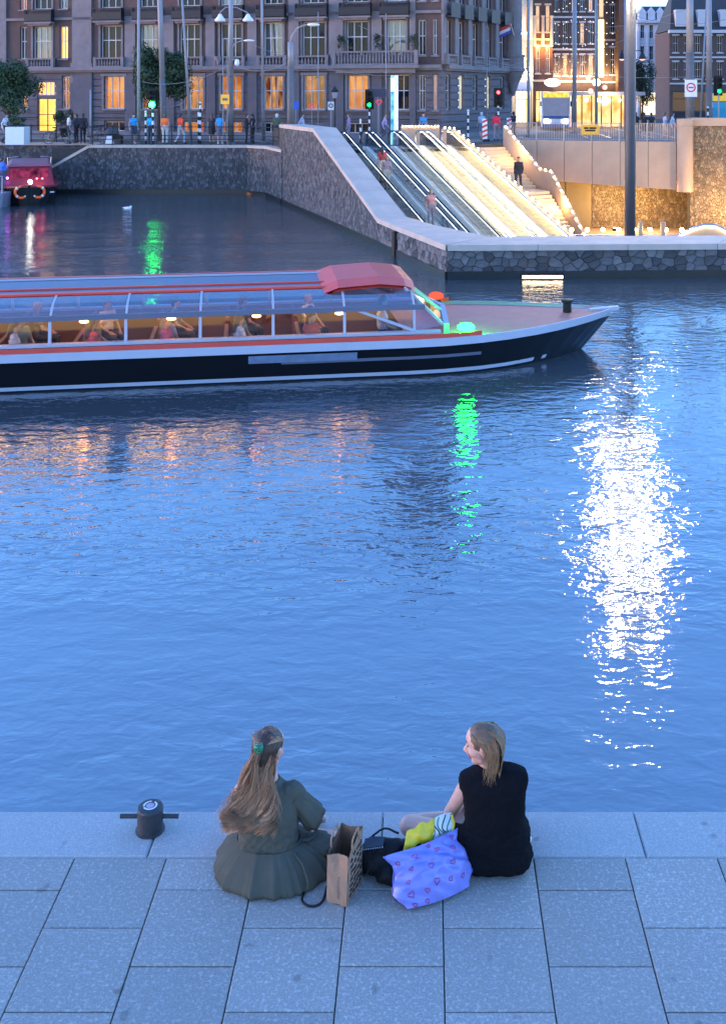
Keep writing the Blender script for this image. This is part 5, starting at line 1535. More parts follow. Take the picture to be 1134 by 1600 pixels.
# ------------------------------------------------------------------ tram
tr = empty('tram', (GX(868, 84), 84, ST), 'white blue tram coming head on with bright headlights', 'tram')
x = GX(868, 84); tw = 1.12
M_TRAM = pm('tram_white', (.62, .64, .68), .35, .05, 2); M_TRAMB = pm('tram_blue', (.05, .09, .28), .35, .08, 2)
def tr_ring(y, k, z0, z1): return [(x-tw*k, y, z0), (x+tw*k, y, z0), (x+tw*k, y, z1), (x-tw*k, y, z1)]
mb = MB()
rings = [tr_ring(83.6, .82, ST+.35, ST+1.0), tr_ring(84.0, 1, ST+.3, ST+3.0), tr_ring(100, 1, ST+.3, ST+3.1)]
rings[0] = [(x-tw*.82, 83.6, ST+.35), (x+tw*.82, 83.6, ST+.35), (x+tw*.9, 83.62, ST+1.25), (x-tw*.9, 83.62, ST+1.25)]
vs = sum(rings, []); fs = [(0, 1, 2, 3)]
for k in (0, 1):
    for i in range(4): fs.append((k*4+i, k*4+4+i, k*4+4+(i+1) % 4, k*4+(i+1) % 4))
mb.add(vs, fs); mb.build('body', M_TRAM, tr)
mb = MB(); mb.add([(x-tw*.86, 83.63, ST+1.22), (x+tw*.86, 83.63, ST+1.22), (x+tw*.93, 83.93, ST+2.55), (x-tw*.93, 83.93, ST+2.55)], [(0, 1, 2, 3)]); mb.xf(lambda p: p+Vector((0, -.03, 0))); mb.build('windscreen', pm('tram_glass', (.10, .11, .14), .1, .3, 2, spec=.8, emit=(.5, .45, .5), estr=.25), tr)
mb = MB(); mb.box(x-tw*.88, x+tw*.88, 83.84, 83.9, ST+2.62, ST+2.98); mb.build('destination_display', glow_tex('display_amber', (.5, .2, .02), (1, .6, .1), 2.2, 5), tr)
mb = MB(); mb.box(x-tw*.9, x+tw*.9, 83.5, 83.6, ST+.3, ST+.55); mb.build('bumper', M_TRAMB, tr)
mb = MB(); mb.box(x-tw*.88, x+tw*.88, 83.585, 83.605, ST+.95, ST+1.18); mb.build('blue_band', M_TRAMB, tr)
for s in (-1, 1):
    mb = MB(); mb.ball((x+s*tw*.62, 83.57, ST+.75), .19, 12, 8, (1.25, .3, .8)); mb.build('headlight', glow('tram_headlight', (1.0, .95, .8), 40), tr)
    mb = MB(); mb.box(x+s*(tw+.05)-.06, x+s*(tw+.05)+.06, 83.7, 83.8, ST+1.9, ST+2.3); mb.build('mirror', M_BLACK, tr)
for k in range(6):
    mb = MB(); mb.box(x-tw-.02, x-tw-.002, 84.6+k*2.5, 86.6+k*2.5, ST+1.2, ST+2.5); mb.build('side_window', M_SHOPW, tr)
mb = MB(); mb.ball((x-.15, 85, ST+3.75), .42, 12, 8, (1.5, .4, .8)); g = mb.build('lit_globe_sign', glow('oval_sign', (1.0, .9, .7), 5), None, smooth=True)
tag(g, 'bright oval light hanging above the tram', 'lamp')
tr.rotation_euler = (0, 0, -.10)
# glass pavilion and shop fronts across the street
gp = empty('glass_pavilion', (GX(945, 92), 92, ST), 'long low glass pavilion with warm lit interior behind the street fence', 'pavilion')
xa, xb = GX(893, 90), GX(1000, 90)
mb = MB(); mb.box(xa-.3, xb+.3, 89.5, 94, ST+2.75, ST+3.05); mb.build('roof', M_POLE, gp)
mb = MB(); mb.box(xa, xb, 93, 93.1, ST+.1, ST+2.75); mb.build('lit_interior', M_SHOP, gp)
for k in range(8):
    xx = xa+(xb-xa)*k/7
    mb = MB(); mb.box(xx-.05, xx+.05, 89.9, 90.0, ST, ST+2.75); mb.build('post', M_IRON, gp)
    if k < 7: mb = MB(); mb.box(xx+.06, xx+(xb-xa)/7-.06, 89.94, 89.96, ST+.1, ST+2.7); mb.build('pane', M_LGLASS, gp)
for k in range(6):
    xx = xa+(xb-xa)*(k+.5)/6
    mb = MB(); mb.ball((xx, 91.5, ST+2.35), .16, 10, 6); mb.build('lamp_globe', glow('globe_warm', (1.0, .8, .5), 14), gp)
point('lamp_or_fill_light', gp, ((xa+xb)/2, 89, ST+2.3), 500, (1.0, .7, .4), .4)
ls = empty('globe_lamp_cluster', (GX(932, 88), 88, ST), 'cluster of pink and white globe lamps above the pavilion', 'street lamp')
mb = MB(); mb.tube([(GX(932, 88), 88, ST), (GX(932, 88), 88, 5.9)], .06, 8); mb.build('post', M_IRON, ls)
for px, z, r_, m in ((931, 5.4, .32, 'globe_white'), (918, 5.7, .2, 'globe_pink'), (944, 5.0, .2, 'globe_pink'), (922, 4.7, .22, 'globe_pink'), (938, 6.1, .14, 'globe_pink')):
    mb = MB(); mb.ball((GX(px, 88), 87.9, z), r_, 12, 8); mb.build('lamp_globe', glow(m, (1.0, .9, .75) if m == 'globe_white' else (1.0, .35, .3), 10 if m == 'globe_white' else 3), ls, smooth=True)
aw = empty('shop_awning', (GX(812, 92), 92, ST), 'pale blue awning over the orange lit shop', 'awning')
mb = MB(); mb.add([(GX(796, 92), 93.5, 5.6), (GX(832, 92), 93.5, 5.6), (GX(830, 92), 91.5, 4.9), (GX(794, 92), 91.5, 4.9), (GX(796, 92), 93.5, 5.52), (GX(832, 92), 93.5, 5.52), (GX(830, 92), 91.5, 4.75), (GX(794, 92), 91.5, 4.75)],
                   [(0, 1, 2, 3), (7, 6, 5, 4), (3, 2, 6, 7), (0, 3, 7, 4), (1, 5, 6, 2)]); mb.build('canvas', pm('awning_cloth', (.45, .48, .6), .8), aw)
for px in (798, 829):
    mb = MB(); mb.tube([(GX(px, 92), 91.7, ST), (GX(px, 92), 91.7, 4.8)], .05, 8); mb.build('post', M_POLE, aw)
# twin lanterns beside the mast
tw_ = empty('twin_lantern', (GX(987, 72), 72, ST), 'pair of dark hanging lanterns either side of the tall mast', 'street lamp')
mb = MB(); mb.tube([(GX(969, 72), 72, 7.3), (GX(1004, 72), 72, 7.3)], .03, 6); mb.tube([(GX(987, 72), 72, ST), (GX(987, 72), 72, 7.4)], .06, 8); mb.build('arm', M_IRON, tw_)
for px in (971, 1003):
    mb = MB(); mb.lathe((GX(px, 72), 72, 6.75), [(.22, 0), (.24, .1), (.1, .4), (.03, .55)], 10); mb.build('shade', M_IRON, tw_)
    mb = MB(); mb.lathe((GX(px, 72), 72, 6.72), [(.2, .02), (.12, -.06), (0, -.08)], 10); mb.build('lamp_glass', glow('lantern_pink', (1.0, .6, .5), 1.5), tw_)
# yellow direction sign and turquoise container at the right edge
t = empty('direction_sign', (GX(1122, 68), 68, ST), 'yellow direction sign at the right edge above the turquoise container', 'sign')
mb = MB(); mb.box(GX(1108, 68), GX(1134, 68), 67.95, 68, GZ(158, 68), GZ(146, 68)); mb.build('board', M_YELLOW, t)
mb = MB(); mb.tube([(GX(1122, 68), 68.05, ST), (GX(1122, 68), 68.05, GZ(146, 68))], .04, 6); mb.build('post', M_POLE, t)
t = empty('turquoise_container', (GX(1128, 67), 67, ST), 'turquoise container with rounded top behind the right stone wall', 'container')
mb = MB(); mb.prism([(GX(1112, 66.5), 66.5), (GX(1150, 66.5), 66.5), (GX(1150, 66.5), 68), (GX(1112, 66.5), 68)], ST, GZ(168, 67)); mb.build('body', pm('turquoise', (.02, .3, .45), .5, .1, 3), t)
mb = MB(); mb.prism([(GX(1114, 66.5), 66.6), (GX(1150, 66.5), 66.6), (GX(1150, 66.5), 67.9), (GX(1114, 66.5), 67.9)], GZ(168, 67)+.002, GZ(160, 67)); mb.build('lid', pm('turquoise_lid', (.03, .35, .5), .5, .1, 3), t)
# flag
t = empty('flag', (fs_.P(SLn-.6, .4, 8.8)), 'small striped flag hanging from the hotel corner', 'flag')
p0 = W(775, 47, 74); p1 = W(797, 37, 74)
mb = MB(); mb.tube([W(803, 55, 74.5), p1], .025, 6); mb.build('flagpole', M_WHITE, t)
for k, c in enumerate(((.5, .06, .06), (.6, .6, .62), (.05, .08, .4))):
    o0 = Vector((0, 0, -.22*k)); mb = MB()
    mb.add([p0+o0, p1+o0, p1+o0+Vector((0, 0, -.218)), p0+o0+Vector((0, .12, -.218))], [(0, 1, 2, 3)]); mb.build('stripe', pm('flag_%d' % k, c, .8), t)
# overhead wires
wires = [((361, 61, 98), (452, 59, 96), 'between lamp mast and curved lamp'), ((395, 61, 70), (625, 66, 118), 'from slim mast to the info column'), ((560, 64, 40), (830, 72, 108), 'long wire before the hotel corner'),
         ((600, 66, 122), (830, 72, 92), 'low wire along the hotel side wall'), ((223, 61, 128), (361, 61, 100), 'across the round tree'), ((223, 61, 155), (300, 62, 152), 'low wire by the green traffic light'),
         ((825, 72, 92), (978, 70, 60), 'over the street near the tram'), ((760, 70, 95), (1107, 66, 118), 'long low wire over the tram'), ((980, 70, 20), (1134, 66, 30), 'high wire at the upper right'), ((897, 78, 40), (1077, 64, 12), 'rising wire left of the sign mast')]
for (a, Ya, ya), (b, Yb, yb_), lab in wires:
    p, q = W(a, ya, Ya), W(b, yb_, Yb)
    pts = [p.lerp(q, t/12) - Vector((0, 0, .5*4*(t/12)*(1-t/12))) for t in range(13)]
    mb = MB(); mb.tube(pts, .014, 4); tag(mb.build('overhead_wire', M_POLE), 'thin sagging overhead wire '+lab, 'wire', 'overhead wires')
# ------------------------------------------------------------------ canal tour boat
TH = math.atan(.165); ba = Vector((math.cos(TH), math.sin(TH))); bp_ = Vector((math.sin(TH), -math.cos(TH)))
TIP = Vector((3.95, 23.0)); HW = 1.85
def B(u, v, z): p = TIP + ba*u + bp_*v; return Vector((p.x, p.y, z))
boat = empty('tour_boat', B(-8, 0, WZ), 'long low canal tour boat with black hull, red trim and glass roof', 'boat')
M_HULL = pm('black_hull', (.005, .005, .006), .3, .2, 1.5, spec=.25)
M_BRED = pm('boat_red', (.72, .07, .04), .35, .1, 2)
M_BWHT = pm('boat_white', (.45, .43, .47), .4, .06, 2)
M_BDECK = pm('boat_deck_pink', (.62, .20, .14), .6, .12, 3)
M_BBLUE = pm('boat_grey_blue', (.13, .13, .17), .4, .08, 2)
M_BGL = thin_glass('boat_window_glass', (.95, .96, .98), .06)
M_BROOF = thin_glass('boat_roof_glass', (.55, .6, .75), .30, .05)
LEN = 17.0
def half(u):                   # half beam along the length
    t = max(0, (u+4.6)/4.6); k = max(0, 1-t**2.1)
    s = max(0, (-u-LEN+2.5)/2.5); return HW*k*(1-.25*s*s)
def sheer(u): t = max(0, (u+5)/5); return -.40 + .10*t*t
sts = [-LEN, -15.5, -13, -10, -7, -5.5, -4.6, -3.9, -3.2, -2.6, -2.0, -1.5, -1.0, -.6, -.3, -.1]
def hull_ring(u, zz, k): return [B(u*1.0 + (.0 if zz > -.9 else -.0), half(u)*k*s, zz) for s in (1, -1)]
def shell(name, mat, f0, f1, cap=False):
    """band of hull between curves f(u) -> (half width, z, du)"""
    mb = MB()
    for s in (1, -1):
        vs = []
        for u in sts:
            for f in (f0, f1):
                h_, z, du = f(u); vs.append(B(u+du, s*h_, z))
        fs = []
        for i in range(len(sts)-1):
            q = (2*i, 2*i+2, 2*i+3, 2*i+1); fs.append(q if s > 0 else tuple(reversed(q)))
        mb.add(vs, fs)
        if s > 0: first = vs
    return mb.build(name, mat, boat, smooth=False, fix=False)
rake = lambda u, z: -.55*max(0, (u+3)/3)*max(0, (sheer(u)-z))/.6
shell('hull', M_HULL, lambda u: (half(u)*.86, -1.35, rake(u, -1.35)), lambda u: (half(u), sheer(u)-.02, 0))
mb = MB(); mb.add([B(-LEN, half(-LEN)*.86, -1.35), B(-LEN, -half(-LEN)*.86, -1.35), B(-LEN, -half(-LEN), sheer(-LEN)), B(-LEN, half(-LEN), sheer(-LEN))], [(0, 1, 2, 3)]); mb.build('transom', M_HULL, boat)
def band(name, mat, z0, z1, out, u_from=-LEN, u_to=0):
    mb = MB()
    us = [u for u in sts if u_from <= u <= u_to]
    for s in (1, -1):
        vs = []
        for u in us:
            sh = sheer(u)-sheer(-LEN)
            for (o, z) in ((0, z0), (out, z0), (out, z1), (0, z1)):
                kk = .86+.14*min(1, max(0, (z+sh*.6+1.35)/.95)) if z < -.42 else 1
                vs.append(B(u+rake(u, min(z, sheer(u)))+.0, s*(half(u)*kk+o), z+(sh if z > -.6 else sh*.6)))
        fs = []
        for i in range(len(us)-1):
            for k in range(3): fs.append((4*i+k, 4*i+4+k, 4*i+5+k, 4*i+1+k))
        mb.add(vs, fs)
    return mb.build(name, mat, boat, fix=True)
band('waterline_stripe', M_BWHT, -.965, -.895, .012)
band('rubbing_strake', M_BWHT, -.42, -.27, .05)
band('red_trim', M_BRED, -.268, -.19, .035, -LEN, -3.2)
band('hull_stripe', M_BBLUE, -.66, -.60, .008, -7, -3.2)
mb = MB(); mb.add([B(-7.6, half(-7.6)*.975+.012, -.62), B(-5.6, half(-5.6)*.975+.012, -.62), B(-5.6, half(-5.6)+.012, -.47), B(-7.6, half(-7.6)+.012, -.47)], [(0, 1, 2, 3)]); mb.build('pale_name_plate', pm('plate_pale_blue', (.16, .2, .28), .5), boat)
# fore deck and floor
mb = MB(); us = [u for u in sts if u >= -4.6]; vs = []
for u in us: vs += [B(u, half(u), sheer(u)+.06), B(u, half(u)*.4, sheer(u)+.10), B(u, -half(u)*.4, sheer(u)+.10), B(u, -half(u), sheer(u)+.06)]
mb.add(vs, [(4*i+k, 4*i+4+k, 4*i+5+k, 4*i+1+k) for i in range(len(us)-1) for k in range(3)]); mb.build('fore_deck', M_BDECK, boat, fix=True)
mb = MB(); mb.hexa([B(-LEN, 1.6, -1.0), B(-4.2, 1.6, -1.0), B(-4.2, -1.6, -1.0), B(-LEN, -1.6, -1.0), B(-LEN, 1.6, -.96), B(-4.2, 1.6, -.96), B(-4.2, -1.6, -.96), B(-LEN, -1.6, -.96)]); mb.build('cabin_floor', M_BBLUE, boat)
mb = MB()
for s in (1, -1): mb.add([B(-LEN+.4, s*1.62, -.98), B(-4.1, s*1.62, -.98), B(-4.1, s*1.62, -.2), B(-LEN+.4, s*1.62, -.2)], [(0, 1, 2, 3)])
mb.build('inner_lining', pm('boat_lining', (.30, .12, .07), .6, .1, 2), boat)
# cabin: posts, windows, rail, sloping glass roof
UA, UB = -LEN+.6, -4.5
for s in (1, -1):
    mb = MB(); mb.bar(B(UA, s*1.66, .30), B(UB+.2, s*1.66, .30), .09, .09); mb.build('cant_rail', M_BBLUE, boat)
    mb = MB(); mb.bar(B(UA, s*1.70, -.17), B(UB+.5, s*1.70, -.17), .16, .05); mb.build('window_sill', M_BWHT, boat)
    mb = MB(); mb.bar(B(UA, s*.93, .60), B(UB-.5, s*.93, .60), .12, .06); mb.build('roof_edge', M_BRED, boat)
    n = 9; me = None
    for k in range(n):
        a, b = UA+(UB-UA)*k/n, UA+(UB-UA)*(k+1)/n
        mb = MB(); mb.add([B(a+.03, s*1.70, -.14), B(b-.03, s*1.70, -.14), B(b-.03, s*1.66, .26), B(a+.03, s*1.66, .26)], [(0, 1, 2, 3)]); mb.build('side_window', M_BGL, boat)
        mb = MB(); mb.add([B(a+.03, s*1.64, .34), B(b-.03, s*1.64, .34), B(b-.03, s*1.35, .51), B(a+.03, s*1.35, .51), B(b-.03, s*.98, .60), B(a+.03, s*.98, .60)], [(0, 1, 2, 3), (3, 2, 4, 5)]); mb.build('roof_pane', M_BROOF, boat)
    for k in range(n+1):
        a = UA+(UB-UA)*k/n
        mb = MB(); mb.bar(B(a, s*1.70, -.18), B(a, s*1.66, .3), .05, .05, (1, 0, 0)); mb.bar(B(a, s*1.66, .3), B(a, s*1.36, .50), .04, .04); mb.bar(B(a, s*1.36, .50), B(a, s*.95, .59), .04, .04); mb.build('roof_rib', M_BWHT, boat)
mb = MB(); mb.hexa([B(UA, .9, .57), B(UB-.4, .9, .57), B(UB-.4, -.9, .57), B(UA, -.9, .57), B(UA, .88, .62), B(UB-.4, .88, .62), B(UB-.4, -.88, .62), B(UA, -.88, .62)]); mb.build('roof_centre', M_BBLUE, boat)
for v in (.55, -.6):
    mb = MB(); mb.bar(B(UA, v, .64), B(UB-1.2, v, .64), .06, .03); mb.build('roof_strip', M_BRED if v > 0 else M_BWHT, boat)
# wheelhouse hood and windscreen
mb = MB()
pr2 = [(-6.2, .62), (-5.9, .73), (-5.1, .78), (-4.6, .73), (-4.42, .67)]
vs = []
for u, z in pr2: vs += [B(u, 1.25, z-.1), B(u, .9, z), B(u, -.9, z), B(u, -1.25, z-.1)]
mb.add(vs, [(4*i+k, 4*i+4+k, 4*i+5+k, 4*i+1+k) for i in range(len(pr2)-1) for k in range(3)])
vs2 = [tuple(v-Vector((0, 0, .06))) for v in vs]
mb.add(vs2, [(4*i+1+k, 4*i+5+k, 4*i+4+k, 4*i+k) for i in range(len(pr2)-1) for k in range(3)])
n4 = len(pr2)*4
mb.build('wheelhouse_roof', M_BRED, boat)
ws = [(B(-4.62, 1.2, .6), B(-4.62, .42, .64), B(-3.75, .45, -.05), B(-3.9, 1.45, -.1)), (B(-4.62, .38, .64), B(-4.62, -.38, .64), B(-3.72, -.41, -.05), B(-3.72, .41, -.05)), (B(-4.62, -.42, .64), B(-4.62, -1.2, .6), B(-3.9, -1.45, -.1), B(-3.75, -.45, -.05)),
      (B(-5.6, 1.66, .28), B(-4.62, 1.24, .6), B(-3.92, 1.48, -.1), B(-4.5, 1.7, -.14)), (B(-5.6, -1.66, .28), B(-4.62, -1.24, .6), B(-3.92, -1.48, -.1), B(-4.5, -1.7, -.14))]
for q in ws:
    mb = MB(); mb.add(q, [(0, 1, 2, 3)]); mb.build('windscreen_pane', M_BGL, boat)
    mb = MB(); mb.bar(q[0], q[3], .05, .05); mb.build('windscreen_post', M_BWHT, boat)
mb = MB(); mb.bar(B(-3.85, 1.5, -.17), B(-3.66, 0, -.10), .1, .22); mb.bar(B(-3.66, 0, -.10), B(-3.85, -1.5, -.17), .1, .22); mb.build('windscreen_base', M_BWHT, boat)
# bow fittings
mb = MB(); mb.lathe(B(-1.0, 0, sheer(-1)+.1), [(.09, 0), (.09, .2), (.13, .22), (.13, .27), (0, .28)], 12); mb.build('mooring_bitt', M_BLACK, boat)
mb = MB(); mb.bar(B(-.5, 0, sheer(0)+.08), B(.12, 0, sheer(0)+.12), .12, .08); mb.build('bowsprit', M_BWHT, boat)
for s, m, nm in ((1, glow('nav_green', (.001, 1.0, .010), 220), 'green'), (-1, glow('nav_red', (1.0, .04, .02), 4), 'red')):
    mb = MB(); p = B(-3.5, s*1.66, -.2); mb.box(p.x-.1, p.x+.1, p.y-.04, p.y+.04, p.z-.1, p.z+.0); mb.build('lamp_base', M_BLACK, boat)
    mb = MB(); mb.ball(p+Vector((0, 0, .08)), .095, 10, 8, (1.7, 1, .9)); mb.build('navigation_light', m, boat, smooth=True)
point('lamp_or_fill_light', boat, B(-3.4, 1.72, .06), .5, (.005, 1, .05), .05)
for k in range(6):
    u = -5.9-1.55*k
    mb = MB(); mb.ball(B(u, 1.48, .19), .06, 10, 6, (1.5, 1, .5)); mb.build('cabin_lamp', glow('cabin_lamp', (1.0, .36, .08), 20), boat)
for k in range(4):
    u = -6.2-2.6*k; mb = MB(); mb.hexa([B(u-1.1, .3, .545), B(u+1.1, .3, .545), B(u+1.1, -.3, .545), B(u-1.1, -.3, .545), B(u-1.1, .3, .56), B(u+1.1, .3, .56), B(u+1.1, -.3, .56), B(u-1.1, -.3, .56)]); mb.build('cabin_fill_panel', glow('cabin_fill_glow', (1.0, .58, .30), 5), boat)  # glowing panels added under the roof to fill the cabin with light
# seats and tables
for k in range(7):
    u = -6.2-1.35*k
    for s in (1, -1):
        mb = MB(); a = B(u, s*.35, 0); mb.hexa([B(u-.42, s*.3, -.76), B(u, s*.3, -.76), B(u, s*1.5, -.76), B(u-.42, s*1.5, -.76), B(u-.42, s*.3, -.66), B(u, s*.3, -.66), B(u, s*1.5, -.66), B(u-.42, s*1.5, -.66)])
        mb.hexa([B(u-.5, s*.3, -.9), B(u-.43, s*.3, -.9), B(u-.43, s*1.5, -.9), B(u-.5, s*1.5, -.9), B(u-.5, s*.3, -.18), B(u-.43, s*.3, -.18), B(u-.43, s*1.5, -.18), B(u-.5, s*1.5, -.18)])
        mb.build('bench', pm('bench_brown', (.22, .07, .045), .6, .1, 3), boat, fix=True)
pal = [((.55, .1, .08), 'red'), ((.5, .42, .4), 'cream'), ((.12, .1, .12), 'dark grey'), ((.6, .35, .25), 'salmon'), ((.62, .6, .6), 'white'), ((.3, .2, .12), 'brown'), ((.1, .15, .3), 'navy'), ((.6, .3, .05), 'amber'), ((.45, .12, .2), 'raspberry'), ((.2, .25, .2), 'sage'), ((.7, .55, .5), 'pale pink'), ((.25, .25, .3), 'slate')]
order = ['first', 'second', 'third', 'fourth', 'fifth', 'sixth']
for k in range(18):
    row_, side_ = k//3, k % 3
    u = -6.2-1.35*row_-.22; v = (1.2, .62, -.75)[side_]; u += (0, .0, .05)[side_]
    p = B(u, v, 0)
    person('sit' if k % 3 else 'sitlong', p.x, p.y, -.95, R(90+(17*k % 11-5)*9)+TH, pal[(k*5+k//3) % 12][0], (.05, .05, .07), 'passenger in %s, %s row of the tour boat, %s' % (pal[(k*5+k//3) % 12][1], order[row_], ('near window', 'aisle', 'far side')[side_]), hair='dblb'[k % 4], h=1.55, group='passengers in the tour boat')
p = B(-4.95, .3, 0); person('sit', p.x, p.y, -.95, R(90)+TH, (.5, .52, .6), (.03, .03, .05), 'skipper in a pale shirt behind the windscreen of the tour boat', hair='b', h=1.7)

# ------------------------------------------------------------------ red boat moored at the left
RX, RYb = GX(46, 52.4), 52.4
rb = empty('red_boat', (RX, RYb, WZ), 'small red cabin boat with two orange lifebuoys moored at the left', 'boat')
M_RB = pm('dark_red_cabin', (.20, .016, .025), .4, .1, 2)
def ring(y, wv, z): return (wv, y, z)
hst = [(52.3, .05, -.1), (52.45, .55, -.12), (52.8, 1.0, -.15), (53.5, 1.3, -.2), (56, 1.42, -.22), (60, 1.3, -.2)]
mb = MB(); vs = []
for y, h_, z in hst: vs += [(RX-h_, y, z), (RX-h_*.75, y+.1, WZ-.2), (RX+h_*.75, y+.1, WZ-.2), (RX+h_, y, z)]
mb.add(vs, [(4*i+k, 4*i+4+k, 4*i+5+k, 4*i+1+k) for i in range(len(hst)-1) for k in (0, 1, 2)] + [(0, 1, 2, 3)]); mb.build('hull', M_HULL, rb, fix=True)
mb = MB(); vs = []
for y, h_, z in hst: vs += [(RX-h_, y, z), (RX-h_, y, z+.09), (RX+h_, y, z+.09), (RX+h_, y, z)]
mb.add(vs, [(4*i+k, 4*i+4+k, 4*i+5+k, 4*i+1+k) for i in range(len(hst)-1) for k in (0, 1, 2)]); mb.build('deck', M_RB, rb, fix=True)
mb = MB(); mb.hexa([(RX-1.18, 53.5, -.12), (RX+1.18, 53.5, -.12), (RX+1.2, 59, -.12), (RX-1.2, 59, -.12), (RX-.98, 54.0, .82), (RX+.98, 54.0, .82), (RX+1.0, 58.8, .82), (RX-1.0, 58.8, .82)]); mb.build('cabin', M_RB, rb)
mb = MB(); mb.hexa([(RX-1.08, 53.9, .82), (RX+1.08, 53.9, .82), (RX+1.1, 58.9, .82), (RX-1.1, 58.9, .82), (RX-.85, 54.0, .96), (RX+.85, 54.0, .96), (RX+.9, 58.8, .96), (RX-.9, 58.8, .96)]); mb.build('cabin_roof', pm('pink_roof', (.26, .09, .11), .5, .1, 2), rb)
for a, b, lit in ((-.92, -.52, True), (-.46, .46, True), (.52, .92, True)):
    def wp(xx, t): return (RX+xx*(1.0-.08*t), 53.5+.5*t-.02, -.12+.94*t)
    mb = MB(); mb.add([wp(a, .42), wp(b, .42), wp(b, .88), wp(a, .88)], [(0, 1, 2, 3)]); mb.build('window', glow_tex('party_glow', (.04, .008, .03), (.7, .08, .25), .6, 2.5), rb)
mb = MB(); mb.ball((RX+.05, 52.9, .12), .1, 10, 8); mb.build('bow_light', glow('white_bow_light', (1.0, .95, .85), 60), rb)
mb = MB(); mb.ball((RX-1.0, 53.4, .3), .05, 8, 6); mb.build('violet_lamp', glow('violet_lamp', (.6, .1, 1.0), 40), rb)
for dx in (.35, .6):
    mb = MB(); mb.ball((RX+dx, 53.3, .25), .04, 8, 6); mb.build('red_lamp', glow('red_cabin_lamp', (1.0, .03, .1), 40), rb)
mb = MB(); pts = [(RX-1.0, 53.2, .75), (RX-.75, 52.9, .78), (RX, 52.6, .62), (RX+.75, 52.9, .78), (RX+1.0, 53.2, .75)]
for s in (-1, 1):
    mb = MB(); mb.tube([(RX+s*1.0, 54.2, .9), (RX+s*1.02, 54.2, 1.25), (RX+s*.5, 54.2, 1.3)], .02, 6); mb.build('roof_rail', M_STEEL, rb)
for k, dx in enumerate((-.36, .42)):
    mb = MB(); pts = [(RX+dx+.27*math.cos(a*PI/10), 52.45, -.33+.27*math.sin(a*PI/10)) for a in range(21)]
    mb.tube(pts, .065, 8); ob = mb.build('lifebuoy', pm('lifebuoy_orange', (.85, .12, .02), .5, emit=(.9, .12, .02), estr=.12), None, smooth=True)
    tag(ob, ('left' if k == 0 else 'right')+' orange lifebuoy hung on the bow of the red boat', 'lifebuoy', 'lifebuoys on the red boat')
    for q in range(4):
        a = PI/4+q*PI/2; mb = MB(); mb.ball((RX+dx+.27*math.cos(a), 52.45, -.33+.27*math.sin(a)), .075, 8, 6, (1, 1.05, 1)); mb.build('white_band', M_WHITE, ob)
for s in (-1, 1):
    mb = MB(); mb.box(RX+s*.95-.2, RX+s*.95+.2, 52.86, 52.88, -.42, -.36); mb.build('name_strip', M_WHITE, rb)
ROT = Matrix.Rotation(math.radians(19.5), 4, 'Z'); rb.rotation_euler = (0, 0, math.radians(19.5))
for o_ in [x for x in bpy.data.objects if x.name.split('.')[0] == 'lifebuoy']:
    v_ = Vector(o_.location)-Vector((RX, RYb, 0)); o_.location = Vector((RX, RYb, 0)) + ROT @ v_; o_.rotation_euler = (0, 0, math.radians(19.5))
bb = empty('grey_boat_bow', (GX(0, 51.5)-.6, 51.5, WZ), 'bow of a grey boat cut off by the left edge', 'boat')
mb = MB(); xx = GX(-6, 51.5)
mb.hexa([(xx-1.6, 51.2, WZ-.2), (xx+.2, 51.6, WZ-.2), (xx+.2, 56, WZ-.2), (xx-1.6, 56, WZ-.2), (xx-1.7, 51.0, -.3), (xx+.4, 51.4, -.3), (xx+.4, 56, -.3), (xx-1.7, 56, -.3)]); mb.build('hull', pm('grey_hull', (.2, .2, .24), .4, .1, 2), bb)
mb = MB(); mb.tube([(xx+.3, 51.5, -.3), (xx+.3, 51.5, .5), (xx-1, 51.4, .55)], .03, 6); mb.build('bow_rail', M_STEEL, bb)
person('phone', GX(4, 52.6), 52.6, -.298, R(150), (.04, .14, .5), (.05, .06, .12), 'person in blue standing on the grey boat at the left edge', hair='d', h=1.62)
# small white scrap adrift
mb = MB(); c = W(200, 326, 5.3*F/176)
mb.ball((c.x, c.y, WZ+.02), .13, 8, 6, (1.4, .8, .6)); mb.ball((c.x+.14, c.y, WZ+.09), .06, 8, 6, (1, .8, .9)); mb.ball((c.x-.16, c.y+.03, WZ+.04), .06, 8, 6, (1.8, .7, .5))
tag(mb.build('floating_bird', M_WHITE, smooth=True), 'small white bird shape afloat on the dark water behind the tour boat', 'bird')
# ------------------------------------------------------------------ mooring bollard
bx_, by_ = GX(235, 6.37), 6.37
bl = empty('mooring_bollard', (bx_, by_, 0), 'short dark grey mooring bollard with a cross bar on the quay edge', 'bollard')
M_BOL = pm('bollard_paint', (.030, .030, .033), .55, .25, 14, .25, 60)
mb = MB(); mb.lathe((bx_, by_, .004), [(0, 0), (.084, 0), (.084, .008), (.074, .012), (.073, .112), (.075, .116), (.075, .128), (.070, .137), (.055, .141), (0, .142)], 40); mb.build('post', M_BOL, bl)
for x0_, x1_ in ((-.175, -.06), (.06, .165)):
    mb = MB(); mb.tube([(bx_+x0_, by_, .084), (bx_+x1_, by_, .084)], .0125, 14); mb.build('cross_bar', M_BOL, bl)
mb = MB()
for k in range(24):
    if k in (4, 5, 13): continue
    a, b = 2*PI*k/24, 2*PI*(k+1)/24
    mb.add([(bx_+r_*math.cos(t), by_+r_*math.sin(t), .1475) for t, r_ in ((a, .030), (b, .030), (b, .042), (a, .042))], [(0, 1, 2, 3)])
mb.build('ring_sticker', pm('sticker_white', (.6, .62, .65), .6), bl)
mb = MB(); mb.lathe((bx_, by_, .1468), [(.024, 0), (0, .0005)], 16); mb.build('sticker_centre', pm('sticker_pink', (.45, .3, .35), .6), bl)

